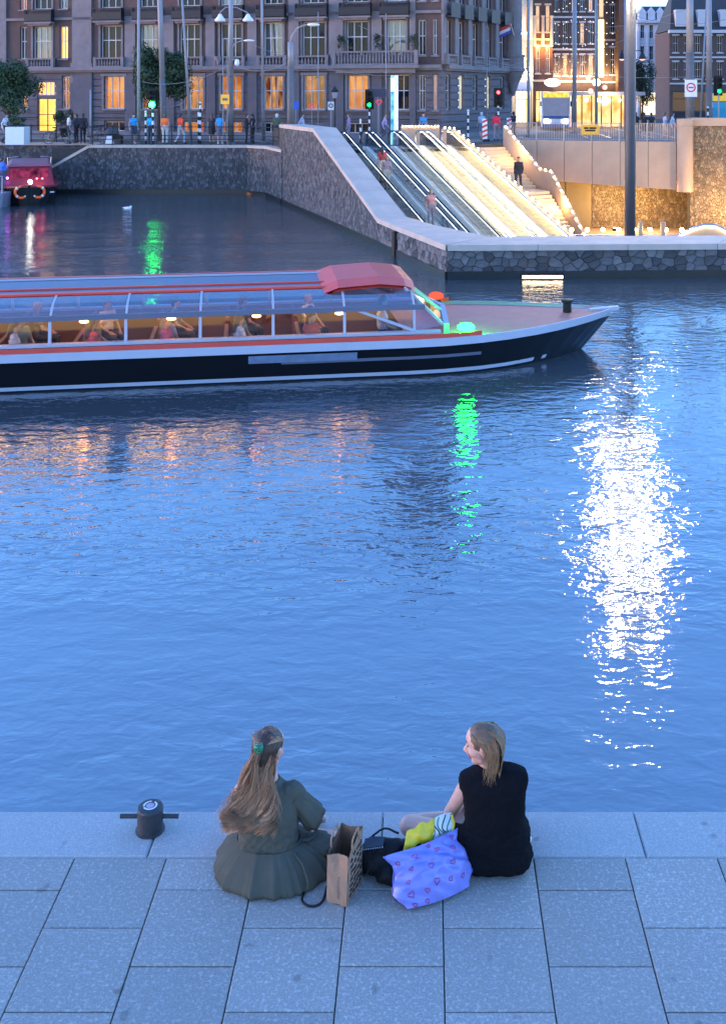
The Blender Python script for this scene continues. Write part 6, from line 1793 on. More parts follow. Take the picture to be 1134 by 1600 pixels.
# ------------------------------------------------------------------ hair strands
def hair_mat(name, c1, c2):
    m = bpy.data.materials.new(name); m.use_nodes = True
    n, l = m.node_tree.nodes, m.node_tree.links; b = n['Principled BSDF']
    at = n.new('ShaderNodeAttribute'); at.attribute_name = 'tone'
    mx = n.new('ShaderNodeMix'); mx.data_type = 'RGBA'; mx.inputs[6].default_value = (*c1, 1); mx.inputs[7].default_value = (*c2, 1)
    l.new(at.outputs['Fac'], mx.inputs[0]); l.new(mx.outputs[2], b.inputs['Base Color'])
    b.inputs['Roughness'].default_value = .5; b.inputs['Specular IOR Level'].default_value = .2
    return m
def strands(name, curves, mat, parent, r=.0022):
    """curves: (points, tone0, tone1, width factor)"""
    mb = MB(); tones = []
    for pts, t0, t1, kw in curves:
        n = len(pts)
        rs = [r*kw*(.55+.45*min(1, i/2))*(1-.75*max(0, (i/(n-1)-.7)/.3)) for i in range(n)]
        mb.tube(pts, rs, 4, False)
        for i in range(n): tones += [t0+(t1-t0)*i/(n-1)]*4
    o = mb.build(name, mat, parent, smooth=True)
    a = o.data.attributes.new('tone', 'FLOAT', 'POINT'); a.data.foreach_set('value', tones)
    return o
def catmull(P, n):
    P = [Vector(p) for p in P]; Q = [P[0]*2-P[1]] + P + [P[-1]*2-P[-2]]; out = []
    for k in range(n):
        t = k/(n-1)*(len(P)-1); i = min(int(t), len(P)-2); f = t-i
        a, b, c, d = Q[i], Q[i+1], Q[i+2], Q[i+3]
        out.append(.5*((2*b)+(c-a)*f+(2*a-5*b+4*c-d)*f*f+(3*b-a-3*c+d)*f**3))
    return out
def head_caps(c, fd, up, k=1.0, tag_=SK):
    """head with brow, nose, lips, chin, cheeks and ears; c centre of skull, fd face direction"""
    c, fd, up = Vector(c), Vector(fd).normalized(), Vector(up).normalized()
    s = fd.cross(up).normalized(); up = s.cross(fd)
    P = lambda f, u, q=0: c+fd*f*k+up*u*k+s*q*k
    C = [(P(-.028, .03), P(.02, .032), .078*k, .074*k, tag_), (P(.025, -.01, .012), P(.02, -.055, .01), .058*k, .045*k, tag_), (P(.025, -.01, -.012), P(.02, -.055, -.01), .058*k, .045*k, tag_),
         (P(.045, -.088, -.008), P(.045, -.088, .008), .024*k, .024*k, tag_), (P(.01, -.07, .036), P(.04, -.085, .01), .02*k, .02*k, tag_), (P(.01, -.07, -.036), P(.04, -.085, -.01), .02*k, .02*k, tag_),
         (P(.082, .004), P(.106, -.034), .0085*k, .0105*k, tag_), (P(.092, -.04, .009), P(.092, -.04, -.009), .009*k, .009*k, tag_), (P(.082, -.036), P(.078, -.05), .014*k, .012*k, tag_),
         (P(.078, .022, .03), P(.084, .022, .006), .010*k, .009*k, tag_), (P(.078, .022, -.03), P(.084, .022, -.006), .010*k, .009*k, tag_),
         (P(.0815, -.057, .014), P(.0815, -.057, -.014), .0075*k, .0075*k, 5), (P(.079, -.069, .011), P(.079, -.069, -.011), .008*k, .008*k, 5),
         (P(.062, -.022, .036), P(.05, -.03, .044), .02*k, .02*k, tag_), (P(.062, -.022, -.036), P(.05, -.03, -.044), .02*k, .02*k, tag_)]
    for q in (1, -1): C += [(P(-.008, .01, .075*q), P(-.012, -.028, .07*q), .015*k, .009*k, tag_)]
    return C, P
def hand_caps(wr, d, n, curl=.4, k=1.0, thumb=1):
    """five fingers: wr wrist, d direction, n palm normal (fingers curl towards it)"""
    wr, d, n = Vector(wr), Vector(d).normalized(), Vector(n).normalized(); s = d.cross(n).normalized(); n = s.cross(d)
    C = [(wr, wr+d*.03, .024*k, .026*k, SK)]
    for q in (-.026, -.009, .009, .026): C.append((wr+d*.02+s*q*.7, wr+d*.078+s*q, .015*k, .012*k, SK))
    for q, L in ((-.028, .058), (-.0095, .074), (.0095, .08), (.028, .07)):
        p = wr+d*.082+s*q; a = curl*.6; r_ = .0088*k
        for j, f in enumerate((.45, .32, .25)):
            e = p+(d*math.cos(a)+n*math.sin(a))*L*f; C.append((p, e, r_, r_*.9, SK)); p = e; r_ *= .92; a += curl
    b = wr+d*.025+s*.028*thumb; m = b+(d*.6+s*.75*thumb+n*.25).normalized()*.04; C += [(wr+d*.012, b, .017*k, .014*k, SK), (b, m, .013*k, .011*k, SK), (m, m+(d*.85+s*.3*thumb+n*.4).normalized()*.032, .0105*k, .0085*k, SK)]
    return C
def torso(rings, n=40):
    """closed loft of oval rings: (x, y, z, half width, half depth, side tilt)"""
    def fn(mb):
        vs = []
        for (x, y, z, rx, ry, tl) in rings:
            for k in range(n):
                a = 2*PI*k/n; ca, sa = math.cos(a), math.sin(a)
                ex = .75
                px_ = rx*math.copysign(abs(ca)**ex, ca); py_ = ry*math.copysign(abs(sa)**ex, sa)
                vs.append((x+px_, y+py_, z+tl*px_/max(rx, .01)))
        m = len(rings)
        fs = [(i*n+k, i*n+(k+1) % n, (i+1)*n+(k+1) % n, (i+1)*n+k) for i in range(m-1) for k in range(n)]
        fs += [tuple(reversed(range(n))), tuple((m-1)*n+k for k in range(n))]
        mb.add(vs, fs)
    return fn
def wrinkle(amp, seed=0.0, zc=.2, zw=.12):
    """cloth creases: diagonal ridges, strongest round the waist"""
    def f(co, no):
        x, y, z = co[:, 0], co[:, 1], co[:, 2]
        w_ = .45 + 1.0*np.exp(-((z-zc)/zw)**2)
        d = 0
        for (fx, fz, p, am) in ((38, 55, .3, 1.0), (-45, 42, 1.9, .9), (20, 85, 4.1, .7), (70, -25, 2.2, .5), (-18, 30, 5.0, 1.2)):
            q = x*fx + z*fz + y*14 + p + seed + 1.1*np.sin(x*21+seed+p)+.9*np.sin(z*17+p)
            d = d + am*(1-np.abs(np.sin(q))**.6*1.6)
        return co + no*(d*amp*w_)[:, None]
    return f
SKIN2 = pm('skin_fair', (.60, .32, .24), .5, .06, 18, .1, 120)
LIPS = pm('lips', (.42, .16, .14), .45, .05, 20)
def put(name, me, mats, parent, loc=(0, 0, 0)):
    for m in mats: me.materials.append(m)
    o = bpy.data.objects.new(name, me); COL.objects.link(o); reg(o, parent, loc); return o

# ------------------------------------------------------------------ woman on the right: black top, profile to the left
BOD2 = (.36, 6.03, 0)
def wv(x, y, z): return Vector((x, y, z))
pelv, wai, che = wv(.385, 6.04, .115), wv(.385, 6.05, .235), wv(.382, 6.06, .40)
shL2, shR2, nck, hed = wv(.236, 6.055, .480), wv(.516, 6.07, .494), wv(.345, 6.075, .545), wv(.318, 6.09, .672)
FD2 = Vector((-1, .16, -.06)); UP2 = Vector((-.06, 0, 1))
hc, HP2 = head_caps(hed, FD2, UP2, .98)
elL, wrL = wv(.135, 6.17, .235), wv(.20, 6.36, .15)
elR, wrR = wv(.50, 6.27, .31), wv(.40, 6.38, .17)
knL2, anL2 = wv(-.095, 6.24, .115), wv(.26, 6.40, .06)
knR2, anR2 = wv(.515, 6.43, .09), wv(.15, 6.30, .05)
caps = [(pelv-wv(.08, 0, 0), pelv+wv(.08, 0, 0), .085, .085, SK), (pelv, wai, .085, .075, SK), (wai, che, .078, .085, SK), (che-wv(.06, 0, 0), che+wv(.06, 0, 0), .09, .09, SK), (shL2+wv(.02, 0, -.015), shR2-wv(.02, 0, .015), .05, .05, SK),
        (che, nck, .07, .046, SK), (nck-wv(0, 0, .03), hed-wv(-.012, 0, .06), .043, .042, SK)] + hc
caps += [(shL2, elL, .043, .035, SK), (shL2.lerp(elL, .25), shL2.lerp(elL, .5), .044, .040, SK), (elL, wrL, .036, .024, SK), (elL.lerp(wrL, .15), elL.lerp(wrL, .4), .036, .033, SK),
         (shR2, elR, .042, .036, SK), (elR, wrR, .036, .024, SK)] + hand_caps(wrL, (.55, .7, -.3), (.2, -.2, -1), .35) + hand_caps(wrR, (-.6, .5, -.45), (-.2, -.2, -1), .35, thumb=-1)
caps += [(wv(.29, 6.08, .12), knL2, .085, .056, SK), (knL2, anL2, .056, .036, SK), (knL2.lerp(anL2, .2), knL2.lerp(anL2, .5), .055, .05, SK), (anL2, anL2+wv(.12, .03, -.02), .034, .03, SK), (anL2+wv(.12, .03, -.025), anL2+wv(.19, .0, -.03), .03, .02, SK),
         (wv(.48, 6.08, .12), knR2, .085, .056, SK), (knR2, anR2, .054, .036, SK), (anR2, anR2+wv(-.12, .02, -.015), .033, .03, SK), (anR2+wv(-.12, .02, -.02), anR2+wv(-.18, -.02, -.025), .03, .02, SK)]
me = fuse('person', caps, .006, 3)
w2 = put('person', me, [SKIN2, SKIN2, SKIN2, SKIN2, SKIN2, LIPS], None, (0, 0, 0))
tag(w2, 'seated woman in black with shoulder length blond hair, looking left', 'person')
# eye and brow (seen in profile) on both sides
M_EYEW = pm('eye_white', (.6, .58, .56), .3); M_IRIS = pm('iris', (.03, .03, .035), .2); M_BROW = pm('brow', (.10, .06, .035), .7)
for q in (1, -1):
    mb = MB(); mb.ball(HP2(.071, .006, .031*q), .0115, 12, 8); e = mb.build('eye', M_EYEW, w2, smooth=True)
    mb = MB(); mb.ball(HP2(.0785, .005, .034*q), .0058, 10, 8); mb.build('iris', M_IRIS, e, smooth=True)
    mb = MB(); mb.tube([HP2(.083, .0125, .018*q), HP2(.083, .0145, .030*q), HP2(.074, .011, .045*q)], .0028, 6); mb.build('eyelid', M_BROW, w2)
    mb = MB(); mb.tube([HP2(.093, .026, .012*q), HP2(.088, .032, .030*q), HP2(.072, .027, .047*q)], [.0035, .004, .002], 6); mb.build('eyebrow', M_BROW, w2)
M_BLK = pm('black_cotton', (.006, .006, .008), .9, .25, 12, .35, 90, spec=.1)
def folds(amp, sc, seed=0.0):
    def f(co, no):
        x, y, z = co[:, 0]*sc, co[:, 1]*sc, co[:, 2]*sc
        d = np.sin(x*1.3+1.7*np.sin(z*.8+seed)+y*.6)*np.sin(z*1.9+.9*np.sin(x*1.1)+seed) + .5*np.sin(x*2.9-z*2.3+seed*2)
        return co + no*(d*amp)[:, None]
    return f
tr2 = [(.385, 6.05, .13, .150, .095, 0), (.385, 6.05, .16, .172, .112, 0), (.384, 6.05, .22, .166, .106, 0), (.383, 6.055, .30, .168, .107, .002), (.381, 6.06, .38, .174, .108, .004), (.379, 6.062, .435, .178, .104, .006),
       (.377, 6.064, .470, .193, .098, .010), (.376, 6.066, .500, .196, .086, .012), (.375, 6.068, .528, .186, .072, .012), (.370, 6.071, .548, .140, .062, .012), (.358, 6.074, .560, .082, .055, .006), (.352, 6.075, .568, .058, .05, 0)]
put('black_top', fuse('black_top', [], .005, 4, torso(tr2), tags=False, disp=wrinkle(.0018, .4)), [M_BLK], w2)
bc2 = [(wai-wv(.085, 0, .075), wai+wv(.085, 0, -.075), .114, .114, 0), (wai-wv(.085, 0, .045), wai+wv(.085, 0, -.045), .112, .112, 0), (pelv-wv(.1, .0, .015), pelv+wv(.1, 0, -.015), .112, .112, 0), (pelv-wv(.12, -.02, .05), pelv+wv(.12, .02, -.05), .075, .075, 0), (pelv, wai-wv(0, 0, .02), .12, .118, 0), (wv(.27, 6.06, .115), wv(.12, 6.14, .115), .098, .085, 0), (wv(.49, 6.08, .115), wv(.515, 6.24, .11), .1, .085, 0)]
put('black_shorts', fuse('black_shorts', bc2, .006, 10, tags=False, disp=wrinkle(.0016, 2.0, .1)), [M_BLK], w2)
mb = MB(); pts = [wv(.570, 6.03, .165), wv(.580, 6.025, .175), wv(.582, 6.025, .188), wv(.572, 6.03, .20)]; mb.tube(pts, .005, 6); mb.build('white_tag', M_WHITE, w2)
# straight blond hair from a parting
M_HB = hair_mat('hair_strands_blond', (.085, .040, .020), (.42, .25, .13))
rg = random.Random(11); cv = []
for k in range(1500):
    q = rg.uniform(-1, 1); f = rg.random()
    root = HP2(-.075+.14*f, .098-.42*(f-.5)**2*.12-.012*abs(q)-.05*(1-f)**3, .012*q)         # along the parting
    side = 1 if rg.random() < .5 else -1
    back = 1-f
    wav = rg.uniform(-.006, .006)
    a1 = HP2(-.085+.125*f-.01*back, .075-.03*back, side*(.03+.042*rg.random()**.6))
    a2 = HP2(-.105+.085*f, .0, side*(.080+rg.uniform(-.01, .006))*(1-.55*back*rg.random()))
    a3 = HP2(-.098+.065*f, -.075, side*(.076+rg.uniform(-.012, .006))*(1-.65*back*rg.random()))
    ln = rg.uniform(.13, .175)
    a4 = HP2(-.082+.055*f+wav, -ln, side*(.062+rg.uniform(-.02, .012))*(1-.6*back*rg.random()))
    t = rg.random(); cv.append((catmull([root, a1, a2, a3, a4], 12), .35+.5*t, .15+.75*t, rg.uniform(.7, 1.5)))
for k in range(700):                                                                      # back of the head
    b_ = rg.uniform(-1, 1)
    root = HP2(-.035-.03*rg.random(), .102, .05*b_)
    a1 = HP2(-.098-.006*rg.random(), .055, .066*b_); a2 = HP2(-.118-.006*rg.random(), -.01, .08*b_)
    a3 = HP2(-.108, -.08, .076*b_+rg.uniform(-.01, .01)); a4 = HP2(-.085+rg.uniform(-.01, .012), -rg.uniform(.14, .18), .066*b_+rg.uniform(-.014, .014))
    t = rg.random(); cv.append((catmull([root, a1, a2, a3, a4], 12), .3+.5*t, .1+.75*t, rg.uniform(.7, 1.5)))
for k in range(120):
    q = rg.choice((-1, 1)); a0 = HP2(-.06+.1*rg.random(), .10, .03*q); a1 = HP2(-.1+.1*rg.random(), .03, .092*q); a2 = HP2(-.09+.08*rg.random(), -.07, .09*q); a3 = HP2(-.08+.09*rg.random(), -rg.uniform(.14, .2), (.06+.05*rg.random())*q)
    cv.append((catmull([a0, a1, a2, a3], 12), .5, .9, .4))
hair2 = strands('hair', cv, M_HB, w2, .0018)
hcap = [(HP2(-.03, .034), HP2(.004, .038), .083, .080, 0), (HP2(-.045, .0), HP2(-.04, -.05), .072, .055, 0)]
put('hair_base', fuse('hair_base', hcap, .007, 2, tags=False), [pm('hair_base_blond', (.13, .075, .04), .5, .3, 60)], hair2).location = -Vector(WL[hair2.name])

# ------------------------------------------------------------------ woman on the left: olive dress, back to the viewer
O1 = wv(-.865, 5.99, 0)
def v1(x, y, z): return O1+Vector((x, y, z))
pel1, wa1, ch1 = v1(0, .02, .10), v1(-.005, .03, .20), v1(-.01, .05, .36)
sL1, sR1, nk1, hd1 = v1(-.155, .05, .445), v1(.135, .05, .445), v1(.0, .07, .50), v1(-.01, .085, .655)
FD1 = Vector((.42, .9, -.10)); UP1 = Vector((.0, .04, 1))
hc1, HP1 = head_caps(hd1, FD1, UP1, 1.0)
eL1, wL1, eR1, wR1 = v1(-.19, .17, .21), v1(-.06, .33, .16), v1(.235, .12, .225), v1(.20, .33, .17)
caps = [(pel1-wv(.08, 0, 0), pel1+wv(.08, 0, 0), .085, .085, SK), (pel1, wa1, .085, .075, SK), (wa1, ch1, .078, .08, SK), (ch1-wv(.05, 0, 0), ch1+wv(.05, 0, 0), .085, .085, SK), (sL1+wv(.03, 0, -.015), sR1-wv(.03, 0, .015), .04, .04, SK),
        (ch1, nk1, .07, .045, SK), (nk1-wv(0, 0, .03), hd1-wv(0, 0, .05), .043, .042, SK)] + hc1
caps += [(sL1, eL1, .045, .036, SK), (eL1, wL1, .036, .024, SK), (sR1, eR1, .040, .036, SK), (eR1, wR1, .036, .024, SK)] + hand_caps(wL1, (.6, .5, -.5), (.2, -.1, -1), .35) + hand_caps(wR1, (-.5, .5, -.5), (-.2, -.1, -1), .35, thumb=-1)
kL1, aL1, kR1, aR1 = v1(-.26, .32, .11), v1(.1, .42, .06), v1(.335, .13, .105), v1(-.02, .33, .05)
caps += [(v1(-.09, .05, .1), kL1, .08, .056, SK), (kL1, aL1, .055, .036, SK), (v1(.09, .05, .1), kR1, .08, .056, SK), (kR1, aR1, .055, .036, SK), (aL1, aL1+wv(.16, .0, -.02), .033, .022, SK), (aR1, aR1+wv(-.16, .02, -.02), .033, .022, SK)]
w1 = put('person', fuse('person', caps, .006, 3), [SKIN2]*5+[LIPS], None)
tag(w1, 'seated woman in an olive dress seen from behind, long wavy brown hair with green clip', 'person')
M_DRESS = pm('olive_cotton', (.082, .080, .060), .9, .15, 7, .25, 140, spec=.2)
tr1 = [(-.868, 6.02, .15, .150, .095, 0), (-.868, 6.02, .18, .170, .108, 0), (-.868, 6.022, .25, .164, .105, 0), (-.870, 6.03, .32, .168, .108, 0), (-.872, 6.036, .38, .170, .104, -.003), (-.874, 6.042, .42, .163, .092, -.004),
       (-.874, 6.048, .447, .142, .078, -.003), (-.872, 6.054, .468, .105, .064, 0), (-.868, 6.058, .486, .070, .055, 0), (-.866, 6.06, .50, .056, .05, 0)]
dc = [(sL1+wv(.03, .0, -.01), v1(-.165, .09, .36), .054, .056, 0), (v1(-.165, .09, .36), v1(-.185, .13, .29), .058, .064, 0), (sR1-wv(.03, 0, .008), v1(.138, .055, .430), .056, .057, 0), (v1(.132, .052, .44), v1(.165, .068, .38), .056, .058, 0)]
put('dress_bodice', fuse('dress_bodice', dc, .005, 4, torso(tr1), tags=False, disp=wrinkle(.0020, 1.3)), [M_DRESS], w1)
# wide open sleeve on the right arm
mb = MB(); NS = 40; vs = []
axis = [(v1(.125, .05, .425), .056, .060), (v1(.158, .065, .385), .056, .066), (v1(.19, .085, .335), .058, .074), (v1(.222, .105, .285), .064, .082), (v1(.240, .116, .258), .068, .086)]
for off_ in (0.0, -.004):
    for i_, (c_, ra, rb_) in enumerate(axis):
        dv = (axis[min(i_+1, 4)][0]-axis[max(i_-1, 0)][0]).normalized(); sv = dv.cross(Vector((0, 1, 0))).normalized(); tv = dv.cross(sv)
        for k_ in range(NS):
            a = 2*PI*k_/NS; rip = .006*math.sin(5*a+1.0)*i_/4 + .004*math.sin(9*a+.4)*i_/4
            vs.append(c_+sv*math.cos(a)*(ra+rip+off_)+tv*math.sin(a)*(rb_+rip+off_))
fs = [(o_*200+i_*NS+k_, o_*200+i_*NS+(k_+1) % NS, o_*200+(i_+1)*NS+(k_+1) % NS, o_*200+(i_+1)*NS+k_) for o_ in (0, 1) for i_ in range(4) for k_ in range(NS)]
fs += [(160+k_, 160+(k_+1) % NS, 360+(k_+1) % NS, 360+k_) for k_ in range(NS)]
mb.add(vs, fs); mb.build('dress_sleeve', M_DRESS, w1, smooth=True)
lap = [(v1(.10, .05, .09), v1(.27, .09, .10), .09, .082, 0), (v1(.27, .09, .10), v1(.35, .12, .085), .080, .07, 0), (v1(.2, .12, .03), v1(.37, .16, .03), .06, .05, 0)]
put('dress_lap', fuse('dress_lap', lap, .007, 5, tags=False, disp=wrinkle(.0022, 1.9, .1)), [M_DRESS], w1)
# skirt: gathered at the waist, pleats opening towards the ground
mb = MB(); NA, NZ = 180, 26; vs = []
rg = random.Random(4)
ph = [(k, rg.uniform(0, 2*PI), rg.uniform(.4, 1)) for k in (9, 13, 17, 22, 29, 37)]
for j in range(NZ+1):
    t = j/NZ
    for i in range(NA):
        a = 2*PI*i/NA
        ca, sa = math.cos(a), math.sin(a)
        rx = .168 + .150*t**.9; ry = .118 + .135*t**.95
        if sa > 0: ry = .118 + .24*t**.8                       # over the folded legs
        ext = max(0, math.cos(a-.25))**4*.06*t**.8 + max(0, math.cos(a-2.4))**4*.06*t**.8
        aw = a+.35*math.sin(2*a+1)+.22*math.sin(3*a+2.2)+.10*math.sin(5*a)
        pl = sum(am*(1-2*abs(math.sin((k*aw+p+.5*math.sin(2.2*t+p))/2))**.7) for k, p, am in ph[1:4])*.017*(.2+1.0*t)*(.6+.4*math.sin(3*a+.5)) + sum(am*math.sin(k*aw+p) for k, p, am in ph[:2])*.006*t
        tuck = -.03*max(0, (t-.86)/.14)**2
        r_ = 1 + (pl+ext+tuck)/max(rx*abs(ca)+ry*abs(sa), .1)
        z = .172*(1-t)**1.12 + (.010 if j < NZ else .004) + .030*math.sin(PI*min(1, t*1.02))*(1-.25*abs(ca)) + ext*.50*math.sin(PI*t)
        p = v1(.0+.005*t+rx*ca*r_, .03+.01*t+ry*sa*r_, z); vs.append(p)
fs = [(j*NA+i, (j+1)*NA+i, (j+1)*NA+(i+1) % NA, j*NA+(i+1) % NA) for j in range(NZ) for i in range(NA)]
mb.add(vs, fs); mb.build('dress_skirt', M_DRESS, w1, smooth=True)
mb = MB(); pts = [v1(.176*math.cos(a)-.002, .03+.103*math.sin(a), .187+.006*math.sin(2*a+1)) for a in [2*PI*k/40 for k in range(41)]]
for dz in (-.006, .006): mb.tube([p+wv(0, 0, dz) for p in pts], .0055, 6)
mb.build('belt', pm('olive_belt', (.05, .056, .042), .8, .15, 20), w1, smooth=True)
mb = MB(); mb.tube([v1(.17, .02, .19), v1(.22, .03, .185), v1(.26, .05, .205)], .009, 6); mb.tube([v1(.15, -.06, .175), v1(.2, -.1, .14), v1(.235, -.14, .075), v1(.235, -.15, .04)], [.008, .008, .009, .009], 6); mb.build('sash_end', MATS['olive_belt'], w1, smooth=True)
# wavy brown hair, half up, falling down the back to the left
M_HBR = hair_mat('hair_strands_brown', (.070, .029, .016), (.60, .33, .18))
rg = random.Random(21); cv = []
knot = HP1(-.10, .062, .012)
def wave(P, amp, ph_, n=26, fr=2.7):
    Q = catmull(P, n); out = []
    for i, p in enumerate(Q):
        t = i/(n-1); w_ = amp*max(0, t-.15)
        out.append(p+Vector((math.sin(ph_+t*fr*2*PI), .6*math.cos(ph_+t*fr*2*PI), .25*math.sin(ph_*1.7+t*fr*2*PI)))*w_)
    return out
for k in range(520):                      # pulled back into the clip
    q = rg.uniform(-1, 1)
    root = HP1(.062-.03*rg.random(), .085-.05*abs(q)**1.5, .066*q)
    m1 = HP1(-.01-.03*rg.random(), .112-.045*abs(q)**1.5, .084*q); m2 = HP1(-.078, .090-.02*abs(q), .055*q)
    t = rg.random(); cv.append((catmull([root, m1, m2, knot+Vector((rg.uniform(-.012, .012), 0, rg.uniform(-.012, .012)))], 10), .15+.6*t, .2+.55*t, rg.uniform(.8, 1.5)))
locks = []
for k in range(58):                       # main fall: groups of strands share a wave
    tgt = rg.random()
    if k < 46: ex, ez = rg.uniform(-.225, -.055), rg.uniform(.30, .42)
    else: ex, ez = rg.uniform(-.03, .02), rg.uniform(.29, .36)
    locks.append((ex, ez, rg.uniform(0, 2*PI), rg.uniform(.030, .056), rg.random(), k < 26))
for (ex, ez, p0, am, tn, top) in locks:
    for s in range(44):
        jx, jy, jz = rg.gauss(0, .0048), rg.gauss(0, .005), rg.gauss(0, .012)
        if top: a0 = knot+Vector((rg.uniform(-.018, .018), rg.uniform(-.006, .004), -.012)); a1 = knot+Vector((-.012+ex*.22+jx, -.030+jy, -.075))
        else:
            sd = -1 if ex < -.06 else (1 if ex > 0 else rg.choice((-1, 1)))
            a0 = HP1(-.05-.03*rg.random(), .02-.05*rg.random(), .07*sd*rg.uniform(.5, 1)*(1 if FD1.x > 0 else -1)); a1 = v1(ex*.35+jx-.01, -.012+jy, .585)
        a2 = v1(ex*.75-.01+jx, -.035+jy, .47); a3 = v1(ex*1.0+jx*1.3, -.062+jy, .37); a4 = v1(ex+jx*1.7, -.072+jy*1.5, ez+jz)
        t = min(1, max(0, tn*.8+rg.uniform(-.15, .2)))
        cv.append((wave([a0, a1, a2, a3, a4], am, p0+rg.gauss(0, .12)), t*.75, .25+.75*t, rg.uniform(.75, 1.5)))
for k in range(240):                      # nape and the side by the ear
    q = rg.uniform(-1, 1)
    a0 = HP1(-.07+.05*abs(q)*rg.random(), .0-.04*rg.random(), .078*q); a1 = HP1(-.085+.05*abs(q), -.075, .07*q); a2 = HP1(-.095+.05*abs(q), -.15, .064*q)
    a3 = a2+Vector((rg.uniform(-.012, .012), -.03, -rg.uniform(.03, .12)))
    t = rg.random(); cv.append((wave([a0, a1, a2, a3], .012, rg.uniform(0, 6), 14), .05+.4*t, .15+.55*t, rg.uniform(.8, 1.4)))
for k in range(170):                      # flyaways
    ex = rg.uniform(-.25, .06); a0 = HP1(-.06+.05*rg.random(), rg.uniform(-.05, .10), rg.uniform(-.09, .09))
    cv.append((wave([a0, v1(ex*.5, -.03, .56), v1(ex*.95, -.05, .45), v1(ex*1.12, -.07, rg.uniform(.30, .38))], .04, rg.uniform(0, 6), 20, 1.7), .3+.5*rg.random(), .5+.5*rg.random(), .42))
for k in range(60):
    q = rg.uniform(-1, 1); p_ = HP1(.02-.1*rg.random(), .112-.045*abs(q)**1.5, .084*q)
    cv.append((catmull([p_, p_+Vector((rg.uniform(-.015, .015), rg.uniform(-.02, .01), .012)), p_+Vector((rg.uniform(-.03, .03), rg.uniform(-.03, .01), rg.uniform(.0, .02)))], 6), .4, .7, .4))
hair1 = strands('hair', cv, M_HBR, w1, .0017)
hcap = [(HP1(-.03, .034), HP1(.002, .036), .083, .080, 0), (HP1(-.05, -.005), HP1(-.05, -.06), .062, .045, 0)]
put('hair_base', fuse('hair_base', hcap, .007, 2, tags=False), [pm('hair_base_brown', (.045, .025, .016), .5, .3, 60)], hair1).location = -Vector(WL[hair1.name])
cp = HP1(-.122, .062, .012)
mb = MB(); mb.tube([cp+Vector((-.016, -.002, .024)), cp+Vector((-.018, -.010, 0)), cp+Vector((-.014, -.004, -.024))], [.006, .010, .006], 8); mb.tube([cp+Vector((.014, -.002, .024)), cp+Vector((.017, -.010, 0)), cp+Vector((.013, -.004, -.024))], [.006, .010, .006], 8)
mb.tube([cp+Vector((-.02, -.012, .006)), cp+Vector((.02, -.012, .006))], .007, 8)
for dz in (-.02, -.007, .007, .02): mb.tube([cp+Vector((-.018, -.006, dz)), cp+Vector((0, -.016, dz)), cp+Vector((.018, -.006, dz))], .004, 6)
mb.build('hair_clip', pm('green_clip', (.01, .20, .11), .3, .1, 20), w1, smooth=True)

# ------------------------------------------------------------------ paper carrier bag
M_KRAFT = pm('kraft_paper', (.33, .19, .115), .8, .12, 14, .3, 30); M_KRIN = pm('kraft_inside', (.24, .125, .07), .85, .12, 14)
pb = empty('paper_bag', (-.44, 5.86, 0), 'brown paper carrier bag with black scribbled print between the two women', 'bag')
A_, B_, C_, D_ = wv(-.527, 5.80, .003), wv(-.418, 5.765, .003), wv(-.352, 5.955, .003), wv(-.462, 5.99, .003)
lean_ = [wv(.004, -.012, .262), wv(.008, -.010, .268), wv(.006, .004, .300), wv(-.004, .0, .296)]
bot = [A_, B_, C_, D_]; topv = [b+l_ for b, l_ in zip(bot, lean_)]
def bag_side(i, u, t, off_=0.0):
    j = (i+1) % 4; b0, b1, t0, t1 = bot[i], bot[j], topv[i], topv[j]
    p = b0.lerp(b1, u).lerp(t0.lerp(t1, u), t)
    nrm = (b1-b0).cross(t0-b0).normalized()
    crease = .010*math.sin(PI*t)*math.sin(PI*u) - (.018*(1-abs(2*u-1))*t if i in (0, 2) else 0) + .004*math.sin(9*u+7*t+i)*math.sin(8*t+3*u)
    return p + nrm*(crease+off_)
for i, nm in enumerate(('gusset', 'printed_side', 'gusset', 'back_side')):
    mb = MB(); n = 14; vs = [bag_side(i, a/n, b/n) for b in range(n+1) for a in range(n+1)]
    mb.add(vs, [(b*(n+1)+a, b*(n+1)+a+1, (b+1)*(n+1)+a+1, (b+1)*(n+1)+a) for b in range(n) for a in range(n)])
    vs = [bag_side(i, a/n, b/n, -.003) for b in range(n+1) for a in range(n+1)]
    mb.cm = 1; mb.add(vs, [(b*(n+1)+a, (b+1)*(n+1)+a, (b+1)*(n+1)+a+1, b*(n+1)+a+1) for b in range(n) for a in range(n)])
    mb.build(nm, [M_KRAFT, M_KRIN], pb, smooth=True)
mb = MB(); mb.add([v+wv(0, 0, .002) for v in bot], [(0, 1, 2, 3)]); mb.build('bottom', M_KRAFT, pb)
rg = random.Random(8)
for r_ in range(7):                       # rows of hand-drawn marks on the wide side
    for c_ in range(4):
        u0, t0 = .14+.2*c_+rg.uniform(-.02, .02), .12+.118*r_+rg.uniform(-.015, .015)
        pts = []
        for s in range(7): pts.append(bag_side(1, min(.97, max(.03, u0+.022*s+.02*math.sin(s*2.2+r_))), t0+.028*math.sin(s*1.9+c_*1.3+r_), .0022))
        mb = MB(); mb.tube(pts, .0026, 4); mb.build('scribble', M_BLACK, pb)
for r_ in range(9):                       # upright line of writing on the narrow side
    t0 = .12+.052*r_; pts = [bag_side(0, .56+.055*math.sin(s*1.7+r_*1.1), t0+.011*s, .0018) for s in range(5)]
    mb = MB(); mb.tube(pts, .0014, 4); mb.build('scribble', M_POLED, pb)
